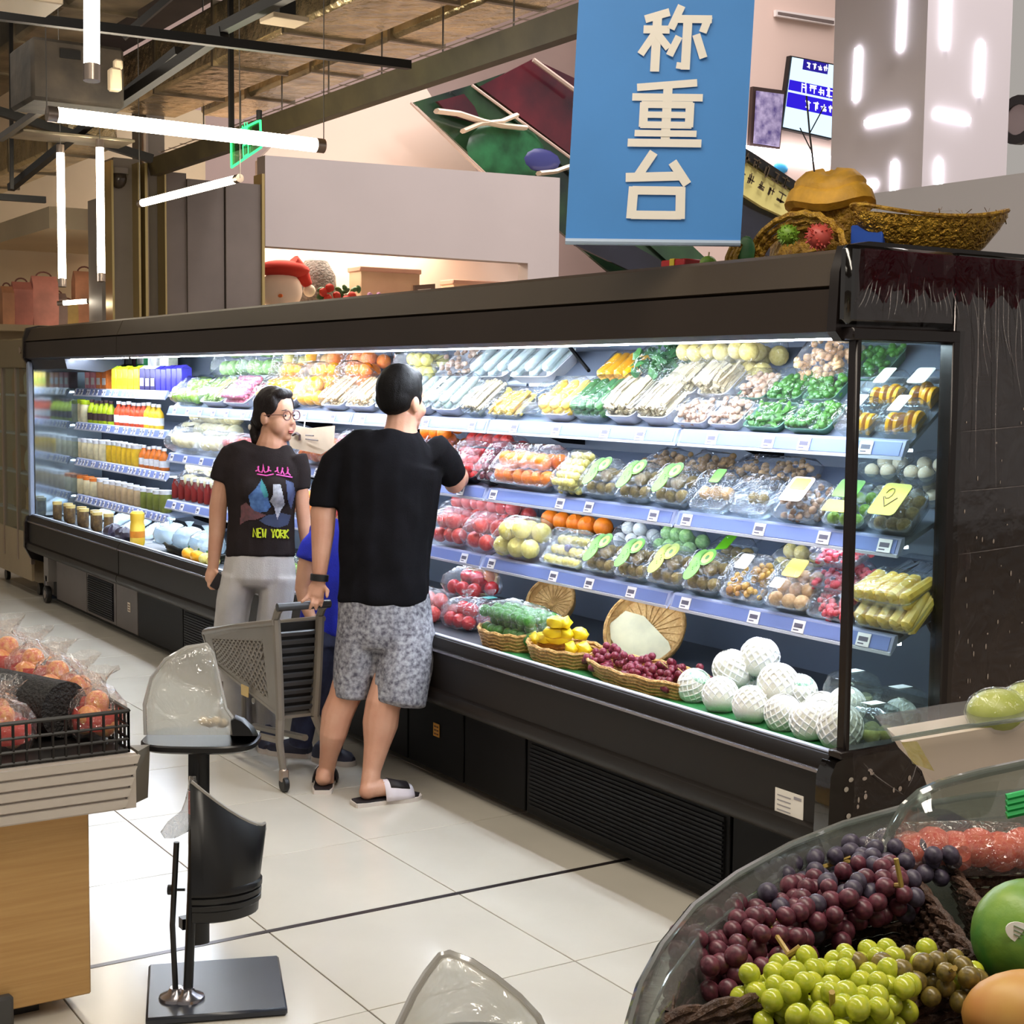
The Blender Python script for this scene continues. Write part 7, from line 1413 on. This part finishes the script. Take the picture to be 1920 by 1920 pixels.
r = thing('dark_net_roll', 'dark net covered roll behind the crate edge', 'roll', (0.95, 4.0, Z0+0.01)); a_, c_ = P(-20, 1315, d=4.15), P(122, 1318, d=3.95); a_.z = c_.z = Z0+0.085; b = MB(); b.tube([a_, c_], 0.075, 18); b.build('roll', mat('dark_net', (52, 50, 50), 0.7, col2=(26, 26, 28), scale=70, bump=0.8, bscale=120), r)
FR['peach'] = orb('fruit', mat('fruit_peach', (232, 120, 90), 0.4, col2=(246, 190, 96), scale=2.5)); m_cel = film('cellophane', (255, 250, 246), 0.14, 0.08, 1.0, 34, haze=0.07)
m_band = mat('red_wrap_band', (214, 70, 58), 0.4)
for k, (px, py, d_, s_) in enumerate(((14, 1225, 4.35, 1.0), (62, 1248, 4.25, 1.0), (108, 1272, 4.15, 1.0), (150, 1300, 4.05, 1.0), (182, 1330, 3.95, 1.0), (-4, 1350, 3.9, 1.0), (10, 1400, 3.84, 0.8))):
    p = P(px, py, d=d_); hz = p.z-Z0; r = thing('fruit_gift_pack', 'cellophane wrapped peach coloured fruit pack, %s along the crate row' % ORD[k], 'fruit pack', (p.x, p.y, Z0+0.008))
    zz = max(0.0, hz-0.075); 
    if zz > 0.03: b = MB(); b.box((0, 0, zz/2), (0.10, 0.09, zz), b=0.01); ob('carton_base', b.mesh('carton_base', mat('dark_pack_base', (70, 44, 40), 0.5)), r)
    for j in range(5): a = 1.26*j; ob('fruit', FR['peach'], r, (0.033*math.cos(a), 0.033*math.sin(a), zz+0.032+0.02*(j % 2)), (0.3*j, 0.2, j), (0.034*s_,)*3)
    ob('fruit', FR['peach'], r, (0, 0, zz+0.085), None, (0.033*s_,)*3); b = MB(); b.lathe([(0.062, zz+0.02), (0.066, zz+0.04), (0.066, zz+0.055), (0.06, zz+0.07)], 14, cap=False); ob('paper_band', b.mesh('paper_band', m_band), r)
    b = MB(); rn = random.Random(k); rs = []
    for t, q_ in ((0, 0.06), (0.03, 0.075), (0.08, 0.074), (0.115, 0.05), (0.13, 0.018), (0.15, 0.03), (0.175, 0.055)): rs.append([Vector(((q_+rn.uniform(-0.008, 0.008))*math.cos(a), (q_+rn.uniform(-0.008, 0.008))*math.sin(a), zz+t+rn.uniform(-0.006, 0.006))) for a in [2*math.pi*j/16 for j in range(16)]])
    b.rings(rs, cap=False); ob('cellophane', b.mesh('cellophane', m_cel, ang=20), r)
# ================================================================== sample stand with dome and bin
m_stb = mat('black_powder_coat', (18, 18, 20), 0.35); m_base = mat('slate_blue_plate', (40, 44, 54), 0.3, var=0.1, scale=6)
m_dome = film('frosted_dome', (250, 250, 246), 0.14, 0.10, 0.8, 16, haze=0.33, hazecol=(240, 236, 226)); m_domer = film('dome_rim', (250, 250, 250), 0.3, 0.1, 0, haze=0.6, hazecol=(240, 238, 232))
def dome(par, prof, d0, half, rim_idx):
    """clear hood: outline in the view plane, real depth along the view direction"""
    b = MB(); cx = sum(p_[0] for p_ in prof)/len(prof); cy_ = max(p_[1] for p_ in prof); rs = []
    for dd, s_ in ((-half, 0.80), (-half*0.93, 0.92), (-half*0.75, 0.985), (0, 1), (half*0.75, 0.985), (half*0.93, 0.92), (half, 0.80)):
        rs.append([P(cx+(x-cx)*s_, cy_+(y-cy_)*s_, d=d0+dd) for x, y in prof])
    b.rings(rs, cap=True, close=False); b.build('hood', m_dome, par, fix=False, ang=60)
    for dd in (-half*0.75, half*0.75):
        b = MB(); b.tube([P(cx+(x-cx)*0.99, cy_+(y-cy_)*0.99, d=d0+dd) for x, y in prof], 0.005, 6); b.build('hood_rim', m_domer, par)
    b = MB(); i, j = rim_idx
    for k in (i, j): b.tube([P(cx+(prof[k][0]-cx)*0.985, cy_+(prof[k][1]-cy_)*0.985, d=d0-half*0.75), P(*prof[k], d=d0), P(cx+(prof[k][0]-cx)*0.985, cy_+(prof[k][1]-cy_)*0.985, d=d0+half*0.75)], 0.004, 6)
    b.build('hood_rim', m_domer, par)
sb = Vector((1.435, 3.715, 0)); st = thing('sample_stand', 'black sample stand with frosted dome and side bin near the wooden island', 'stand', sb)
Rb = Matrix.Rotation(math.radians(-20), 3, 'Z'); b = MB(); b.box(sb+Vector((0, 0, 0.012)), (0.36, 0.37, 0.022), R=Rb, b=0.006); b.build('base_plate', m_base, st)
pc = P(368, 1400, d=4.02); pb_ = P(352, 1872, z=0.023)
b = MB(); b.tube([pb_, Vector((pb_.x*0.5+pc.x*0.5, pb_.y*0.5+pc.y*0.5, 0.3)), Vector((pc.x, pc.y, 0.665))], 0.013, 10); b.build('post', m_stb, st)
p2 = pb_ + Vector((-0.045, 0.02, 0)); b = MB(); b.tube([p2+Vector((0.02, 0, 0.0)), p2+Vector((0.012, 0, 0.2)), p2+Vector((0.025, 0, 0.42))], 0.008, 8); b.build('brace_post', m_stb, st)
kp = P(340, 1668, d=4.05); b = MB(); b.tube([kp+rt*0.01, kp-rt*0.022], 0.004, 6); b.tube([kp-rt*0.022, kp-rt*0.026, kp-rt*0.036], [0.005, 0.014, 0.014], 10); b.build('clamp_knob', m_stb, st)
b = MB(); b.box(P(355, 1728, d=4.05), (0.05, 0.03, 0.03)); b.build('clamp', m_stb, st)
for pp in (pb_, p2+Vector((0.02, 0, 0))): b = MB(); b.lathe([(0.045, 0), (0.043, 0.008), (0.022, 0.018), (0.016, 0.03)], 18, Matrix.Translation((pp.x, pp.y, 0.022))); b.build('chrome_flange', m_chrome, st)
zt_ = P(378, 1388, d=4.02).z; tc_ = P(378, 1388, d=4.02); Rv = Matrix((rt0, Vector((fw.x, fw.y, 0)).normalized(), (0, 0, 1))).transposed()
b = MB(); b.rings([[tc_ + Rv @ Vector((0.155*s_*math.copysign(abs(math.cos(a))**0.6, math.cos(a)), 0.115*s_*math.copysign(abs(math.sin(a))**0.6, math.sin(a)), z_)) for a in [2*math.pi*k/32 for k in range(32)]] for s_, z_ in ((0.93, -0.012), (1, -0.006), (1, 0.006), (0.97, 0.010))]); b.build('tray', m_stb, st)
dome(st, [(272, 1378), (270, 1320), (283, 1270), (310, 1235), (350, 1212), (388, 1206), (400, 1222), (412, 1275), (424, 1328), (436, 1345), (440, 1378)], 4.02, 0.105, (5, 8))
b = MB(); b.rings([[P(432+x*s_, 1380-(1-s_*0.0)*y*s_, d=4.02+dd) for x, y in ((0, 0), (0, 34), (10, 40), (26, 34), (44, 18), (52, 4), (52, 0))] for dd, s_ in ((-0.09, 0.8), (-0.07, 1), (0.07, 1), (0.09, 0.8))]); b.build('black_flap', m_stb, st)
for k in range(4): ob('sample_piece', fruit('egg'), st, P(382+k*12, 1352+4*(k % 2), d=3.98+0.03*(k % 2))-WL[st.name], None, (0.015, 0.018, 0.012))
# bin: half round pail with slanted mouth, ribs at its foot
bc = P(378, 1560, d=4.0); b = MB(); rs = []; hb = []
def binring(z_, R_, slant): return [bc*Vector((1, 1, 0)) + rt0*(R_*math.sin(math.pi*k/16)*1.02) + Vector((fw.x, fw.y, 0)).normalized()*(R_*0.75*math.cos(math.pi*k/16)) + Vector((0, 0, z_-slant*math.sin(math.pi*k/16)-(slant*0.95*max(0, math.cos(math.pi*k/16))))) for k in range(17)]
zb0, zb1 = P(440, 1722, d=3.95).z, P(378, 1440, d=4.0).z
for z_, R_, sl in ((zb0, 0.135, 0), (zb0+0.004, 0.145, 0), (zb0+0.03, 0.147, 0), (zb0+0.034, 0.152, 0), (zb0+0.044, 0.152, 0), (zb0+0.048, 0.147, 0), (zb0+0.054, 0.153, 0), (zb0+0.064, 0.153, 0), (zb0+0.068, 0.148, 0), (zb0+0.074, 0.155, 0), (zb0+0.084, 0.155, 0), (zb0+0.09, 0.150, 0), (zb1, 0.165, 0.145)): rs.append(binring(z_, R_, sl))
b.rings(rs, cap=False, close=True); o = b.build('bin', m_stb, st, fix=False); sd = o.modifiers.new('thickness', 'SOLIDIFY'); sd.thickness = 0.004
b = MB(); b.add(rs[0], [tuple(range(17))]); b.build('bin_floor', m_stb, st, fix=False)
b = MB(); b.tube(rs[-1], 0.005, 6); b.build('bin_rim', mat('pale_bin_edge', (150, 146, 140), 0.4), st)
b = MB(); b.tube([P(373, 1400, d=4.02), P(373, 1770, d=4.02)], [(0.012, 0.03)]*2, 8); b.build('bin_bracket', m_stb, st)
r = thing('crumpled_bag', 'crumpled clear bag hanging on the sample stand post', 'bag', P(345, 1570, d=3.98)); b = MB(); b.rings([[P(cx_+w2*math.cos(a)+rnd.uniform(-3, 3), py, d=3.97+0.03*math.sin(a)) for a in [2*math.pi*k/12 for k in range(12)]] for py, cx_, w2 in ((1455, 362, 6), (1490, 360, 12), (1520, 352, 14), (1540, 340, 26), (1560, 325, 26), (1572, 318, 10))]); b.build('bag_film', film('loose_bag', (250, 250, 250), 0.15, 0.1, 1.0, 40, haze=0.18), r)
b = MB(); b.box(P(362, 1505, d=3.96), (0.02, 0.02, 0.06)); b.build('red_tag', mat('red_tag', (206, 90, 86), 0.5), r)
# second stand, its hood cut by the bottom edge
D2 = 1.84; s2b = P(890, 1960, d=D2); s2 = thing('sample_stand', 'sample stand whose frosted dome rises at the bottom edge', 'stand', (s2b.x, s2b.y, 0))
dome(s2, [(728, 1985), (745, 1925), (775, 1862), (800, 1822), (826, 1790), (842, 1786), (885, 1802), (930, 1832), (975, 1868), (1010, 1905), (1045, 1985)], D2, 0.085, (4, 5))
zt2 = P(890, 1985, d=D2).z-0.01; b = MB(); b.lathe([(0.10, -0.012), (0.115, -0.004), (0.115, 0.006)], 28, Matrix.Translation((s2b.x, s2b.y, zt2))); b.build('tray', m_stb, s2); b = MB(); b.tube([(s2b.x, s2b.y, 0.02), (s2b.x, s2b.y, zt2)], 0.013, 10); b.build('post', m_stb, s2); b = MB(); b.box((s2b.x, s2b.y, 0.012), (0.34, 0.34, 0.022), b=0.006); b.build('base_plate', m_base, s2)
# ================================================================== foreground right: acrylic produce bin
ac = thing('acrylic_produce_bin', 'curved clear acrylic produce bin at lower right', 'display bin', (1.4, 1.2, 0)); m_acr = film('thick_acrylic', (222, 228, 224), 0.10, 0.04, 0.15, 5, haze=0.10, hazecol=(200, 204, 198))
rim = [(1176, 1960), (1180, 1920), (1200, 1850), (1240, 1775), (1300, 1700), (1380, 1640), (1480, 1585), (1580, 1545), (1690, 1515), (1830, 1492), (1960, 1480)]
rp_ = [P(px, py, z=1.02) for px, py in rim]; rp_ = [Vector((0.80, 0.95, 1.02))] + rp_
ctr = Vector((1.55, 1.0, 1.02)); low = [Vector((*(q_*0.82+ctr*0.18).xy, 0.86)) for q_ in rp_]; mid = [Vector((*(q_*0.95+ctr*0.05).xy, 0.93)) for q_ in rp_]
b = MB(); b.rings([low, mid, rp_], cap=False, close=False); o = b.build('curved_wall', m_acr, ac, fix=False, ang=80); sd = o.modifiers.new('thickness', 'SOLIDIFY'); sd.thickness = 0.006
m_acrim = film('acrylic_edge', (206, 214, 210), 0.2, 0.06, 0, haze=0.35, hazecol=(180, 186, 180)); b = MB(); b.tube(rp_, 0.005, 7); b.build('rim', m_acrim, ac)
b = MB(); b.tube([q_*0.985+ctr*0.015-Vector((0, 0, 0.035)) for q_ in rp_], 0.002, 5); b.build('inner_bead', m_acrim, ac)
b = MB(); pts = [Vector((q_.x, q_.y, 0.858)) for q_ in low] + [Vector((2.3, 1.0, 0.858)), Vector((1.6, 0.6, 0.858)), Vector((1.0, 0.72, 0.858))]; b.plate(pts[::-1], 0.02); b.build('bin_floor', mat('dark_bin_floor', (60, 52, 46), 0.5), ac)
b = MB(); b.box((1.52, 1.05, 0.42), (0.7, 0.5, 0.84), b=0.01); b.build('pedestal', m_oak, ac)
# standing acrylic divider with a rounded corner
dv = [(1640, 1660), (1655, 1600), (1672, 1555), (1695, 1515), (1725, 1488), (1765, 1470), (1840, 1450), (1960, 1424)]; q_ = [P(px, py, d=2.12+0.0012*(px-1640)*0.2) for px, py in dv]; lowq = [Vector((v.x, v.y, 0.87)) for v in q_]
b = MB(); b.rings([lowq, q_], cap=False, close=False); o = b.build('divider', m_acr, ac, fix=False, ang=80); sd = o.modifiers.new('thickness', 'SOLIDIFY'); sd.thickness = 0.005
b = MB(); b.tube(q_, 0.0075, 7); b.build('divider_edge', m_acrim, ac)
# wicker trays
def wicker(name, label, c4, z0, z1, m):
    """rectangular woven tray from four rim corners"""
    r = thing(name, label, 'basket', (sum(c[0] for c in c4)/4, sum(c[1] for c in c4)/4, z0)); ce = Vector((sum(c[0] for c in c4)/4, sum(c[1] for c in c4)/4, 0)); C4 = [Vector((*c, 0)) for c in c4]
    n = 6
    for k in range(n):
        t = k/(n-1); b = MB(); pts = []
        for i in range(4):
            a_, c_ = C4[i], C4[(i+1) % 4]; m_ = int((c_-a_).length/0.012)
            for j in range(m_): p_ = a_+(c_-a_)*j/m_; p_ = ce+(p_-ce)*(0.86+0.14*t); pts.append(p_+Vector((0, 0, z0+(z1-z0)*t))+(p_-ce).normalized()*0.0035*(1 if (j+k) % 2 else -1))
        b.tube(pts+[pts[0]], (z1-z0)/n*0.62, 5, cap=False); b.build('coil', m, r)
    b = MB(); pts = []
    for i in range(4):
        a_, c_ = C4[i], C4[(i+1) % 4]
        for j in range(int((c_-a_).length/0.014)): pts.append(a_+(c_-a_)*j/int((c_-a_).length/0.014))
    for ph in (0, math.pi): b.tube([p_+Vector((0, 0, z1+0.005))+Vector((0, 0, 1))*0.006*math.sin(j*0.9+ph)+(p_-ce).normalized()*0.006*math.cos(j*0.9+ph) for j, p_ in enumerate(pts+[pts[0]])], 0.0062, 6, cap=False)
    b.build('braided_rim', m, r); b = MB(); b.plate([(*(ce+(v-ce)*0.86).xy, z0+0.002) for v in C4], 0.004); b.build('woven_floor', mat('woven_floor_brown', (104, 76, 58), 0.6, col2=(60, 42, 32), scale=90, bump=0.9, bscale=120), r)
    return r
wicker('wicker_tray', 'dark brown wicker tray holding the red grape bunches', [(0.99, 1.235), (1.43, 1.19), (1.59, 1.43), (1.22, 1.47)], 0.885, 0.955, m_wickd)
wicker('wicker_tray', 'dark brown wicker tray under the green mango at the right edge', [(1.46, 1.14), (1.75, 1.02), (2.0, 1.32), (1.66, 1.42)], 0.885, 0.955, m_wickd)
wicker('wicker_tray', 'dark brown wicker tray under the green grapes at the bottom edge', [(0.93, 0.98), (1.30, 0.90), (1.45, 1.14), (1.00, 1.17)], 0.875, 0.935, m_wickd)
def grape_me(n_, c1, c2, rg=0.22): return orb('grape', mat(n_, c1, rg, col2=c2, scale=1.3, spec=0.6), 0.04, 14, 10)
GR = dict(red=grape_me('red_globe_grape', (122, 62, 76), (74, 32, 46), 0.38), dark=grape_me('blue_black_grape', (92, 84, 104), (52, 44, 62), 0.45), green=grape_me('green_grape', (206, 208, 70), (170, 184, 50), 0.2), olive=grape_me('olive_grape', (150, 130, 60), (96, 84, 50), 0.3))
m_stem = mat('grape_stalk', (176, 148, 74), 0.6)
def bunch(label, spine, n_, kinds, rad, spread, z0, seed, stem):
    rn = random.Random(seed); c = sum((Vector(s_) for s_ in spine), Vector())/len(spine); r = thing('grape_bunch', label, 'grapes', (c.x, c.y, z0)); pl = []
    tries = 0
    while len(pl) < n_ and tries < n_*60:
        tries += 1; t = rn.random()*(len(spine)-1); i = int(t); p_ = Vector(spine[i]).lerp(Vector(spine[min(i+1, len(spine)-1)]), t-i); a = rn.uniform(0, 6.283); q2 = rn.random()**0.6*spread
        v = p_ + Vector((q2*math.cos(a), q2*math.sin(a)*0.9, rn.uniform(-0.2, 1)*spread*0.75)); v.z = max(v.z, z0+rad)
        if all((v-o_).length > rad*1.62 for o_ in pl): pl.append(v)
    for v in pl: k = rad*rn.uniform(0.9, 1.06); ob('grape', GR[kinds[rn.randrange(len(kinds))]], r, v-WL[r.name], (rn.uniform(-1, 1), rn.uniform(-1, 1), 0), (k, k, k*rn.uniform(1.02, 1.15)))
    b = MB(); b.tube([Vector(s_)+Vector((0, 0, spread*0.35)) for s_ in spine] + [Vector(q3) for q3 in stem], [0.0035]*(len(spine)+len(stem)), 6)
    for s_ in spine[1:]: b.tube([Vector(s_)+Vector((0, 0, spread*0.35)), Vector(s_)+Vector((0.02, -0.015, spread*0.6))], 0.002, 5)
    b.build('stalk', m_stem, r)
def g3(px, py, z): v = P(px, py, z=z); return (v.x, v.y, z)
bunch('front red grape bunch on the left of the dark wicker tray', [g3(1345, 1840, 0.93), g3(1390, 1800, 0.94), g3(1440, 1762, 0.94)], 80, ['red'], 0.0125, 0.062, 0.888, 21, [g3(1480, 1790, 0.985), g3(1500, 1775, 0.995)])
bunch('large dark red grape bunch in the middle of the dark wicker tray', [g3(1500, 1745, 0.94), g3(1580, 1710, 0.95), g3(1660, 1690, 0.955)], 100, ['red', 'red', 'red', 'dark'], 0.0128, 0.062, 0.888, 22, [g3(1690, 1660, 1.01), g3(1680, 1610, 1.045)])
bunch('blue black grape bunch along the back of the dark wicker tray', [g3(1480, 1670, 0.955), g3(1560, 1640, 0.965), g3(1680, 1625, 0.97), g3(1760, 1630, 0.965)], 76, ['dark'], 0.0125, 0.045, 0.92, 23, [g3(1780, 1610, 0.99)])
bunch('bright yellow green grape bunch at the bottom edge', [g3(1470, 1900, 0.94), g3(1550, 1870, 0.945), g3(1620, 1900, 0.945), g3(1560, 1940, 0.94)], 100, ['green'], 0.0128, 0.058, 0.878, 24, [g3(1560, 1860, 1.0)])
bunch('olive brown grape bunch right of the yellow green one', [g3(1640, 1850, 0.95), g3(1710, 1840, 0.955), g3(1770, 1850, 0.955)], 62, ['olive', 'green', 'olive'], 0.0125, 0.045, 0.90, 25, [g3(1790, 1815, 1.0)])
c = P(1925, 1752, z=0.995); r = thing('green_mango', 'large green mango with an oval sticker at the right edge', 'mango', (c.x, c.y, c.z-0.066)); b = MB(); b.ell(c, (0.070, 0.062, 0.066), 26, 18); b.build('flesh', mat('mango_green', (150, 176, 60), 0.38, col2=(60, 130, 60), scale=9, bump=0.06, bscale=60), r)
dv_ = (Vector((0, 0, CAM_H))-c).normalized(); sc_ = c+(dv_*0.94-rt*0.10+up*0.02).normalized()*0.0655; b = MB(); Mk = frame(rt*0.9-up*0.4, up, sc_); b.lathe([(0.001, -0.0005), (1, -0.001), (1, 0.0008), (0.001, 0.0015)], 22, Mk @ Matrix.Diagonal((0.019, 0.012, 1, 1))); o = b.build('sticker', m_stk, r); b = MB()
for k in range(3): b.box(sc_+dv_*0.002+up*(0.005-0.005*k), (0.018, 0.0015, 0.0015), R=Mk.to_3x3())
b.build('print', mat('sticker_green_print', (120, 140, 110), 0.5), o)
c = P(1930, 1905, z=0.96); r = thing('papaya', 'yellow orange papaya cut by the lower right corner', 'papaya', (c.x, c.y, c.z-0.05)); b = MB(); b.ell(c, (0.075, 0.05, 0.05), 22, 14, R=Euler((0, 0, -0.5)).to_matrix()); b.build('flesh', mat('papaya_skin', (206, 166, 84), 0.45, col2=(190, 126, 66), scale=10), r)
# bag of red fruit and purple dish behind the grapes
c = P(1805, 1600, z=0.985); r = thing('red_fruit_net', 'clear bag of coral red fruit with a green tie at right', 'fruit', (c.x, c.y, 0.958)); FR['coral'] = orb('fruit', mat('fruit_coral', (226, 92, 76), 0.4, col2=(240, 140, 110), scale=5, bump=0.4, bscale=40))
for k in range(6): ob('fruit', FR['coral'], r, (rt0*(-0.075+0.032*k)+Vector((0, 0, 0.030+0.006*(k % 2)))), (k, k, 0), (0.030, 0.030, 0.028))
b = MB(); b.rings([[c*Vector((1, 1, 0))+Vector((0, 0, 0.958))+rt0*x+Vector((fw.x, fw.y, 0))*(q2*math.cos(a))+Vector((0, 0, 0.034+q2*0.95*math.sin(a))) for a in [2*math.pi*j/14 for j in range(14)]] for x, q2 in ((-0.155, 0.006), (-0.13, 0.022), (-0.09, 0.038), (0, 0.042), (0.08, 0.04), (0.125, 0.022), (0.15, 0.012))]); b.build('bag_film', m_cel, r)
b = MB(); gt = P(1908, 1512, d=2.0); 
for k in range(4): b.tube([gt-rt*0.015+up*0.008*(k-1.5), gt+rt*0.03+up*(0.008*(k-1.5)+0.01)], 0.005, 6)
b.build('green_tie', mat('bright_green_tie', (30, 180, 90), 0.4), r)
c = P(1762, 1556, d=2.30); r = thing('purple_bowl', 'upturned dark purple bowl behind the bag of red fruit', 'bowl', (c.x, c.y, 0.95)); b = MB(); b.lathe([(0.062, 0), (0.06, 0.02), (0.045, 0.045), (0.02, 0.058), (0.002, 0.06)], 24, Matrix.Translation((c.x, c.y, c.z-0.03))); b.build('bowl', mat('dark_purple', (52, 44, 70), 0.35), r)
b = MB(); b.lathe([(0.05, 0), (0.055, c.z-0.03-0.88)], 20, Matrix.Translation((c.x, c.y, 0.88))); b.build('foot', m_wickd, r)
# beige bin with cut melon behind the acrylic
bb = thing('beige_bin', 'beige slant sided bin with melon halves at the right edge', 'display bin', (2.0, 1.8, 0)); m_bei = mat('beige_panel', (214, 196, 180), 0.55)
fr_ = [P(1692, 1392, d=2.40), P(1715, 1430, d=2.40), P(1760, 1475, d=2.40), P(1790, 1560, d=2.40), P(1990, 1520, d=2.40), P(1990, 1342, d=2.40)]; bk = [v+Vector((fw.x, fw.y, 0)).normalized()*0.10 for v in fr_]
b = MB(); n = len(fr_); b.add(fr_+bk, [tuple(range(n)), tuple(range(n, 2*n))[::-1]] + [(i, (i+1) % n, n+(i+1) % n, n+i) for i in range(n)]); b.build('bin_body', m_bei, bb)
c = P(1900, 1600, d=2.45); b = MB(); b.box((c.x, c.y, 0.47), (0.09, 0.09, 0.94)); b.build('pedestal', m_bei, bb)
tr = [P(1672, 1386, d=2.37), P(1800, 1364, d=2.37), P(1990, 1338, d=2.37)]; b = MB(); b.rings([tr, [v+Vector((fw.x, fw.y, 0)).normalized()*0.115+Vector((0, 0, 0.012)) for v in tr]], cap=False, close=False); b.build('clear_tray', film('plain_acrylic', (236, 238, 232), 0.04, 0.15, 0, haze=0.12), bb, fix=False); b = MB(); b.tube(tr, 0.004, 6); b.build('tray_edge', m_acrim, bb)
b = MB(); b.plate([P(1690, 1392, d=2.36), P(1712, 1432, d=2.36), P(1752, 1446, d=2.36), P(1720, 1390, d=2.36)], 0.002); b.build('clear_spout', film('yellowish_film', (250, 246, 214), 0.15, 0.1, 0.6, 20, haze=0.2, hazecol=(230, 220, 150)), bb)
for k, (px, py, rd) in enumerate(((1872, 1330, 0.048), (1935, 1318, 0.050))):
    c = P(px, py+6, d=2.44+0.02*k); r = thing('melon_half', ('left', 'right')[k]+' wrapped pale green melon half on the beige bin', 'melon', (c.x, c.y, c.z-rd)); b = MB(); b.ell(c, (rd*1.15, rd, rd*0.8), 20, 12); b.build('rind', mat('melon_flesh', (206, 206, 110), 0.4, col2=(170, 180, 80), scale=14), r); b = MB(); b.ell(c, (rd*1.22, rd*1.07, rd*0.87), 18, 12, jit=0.02); b.build('film_wrap', m_film, r)
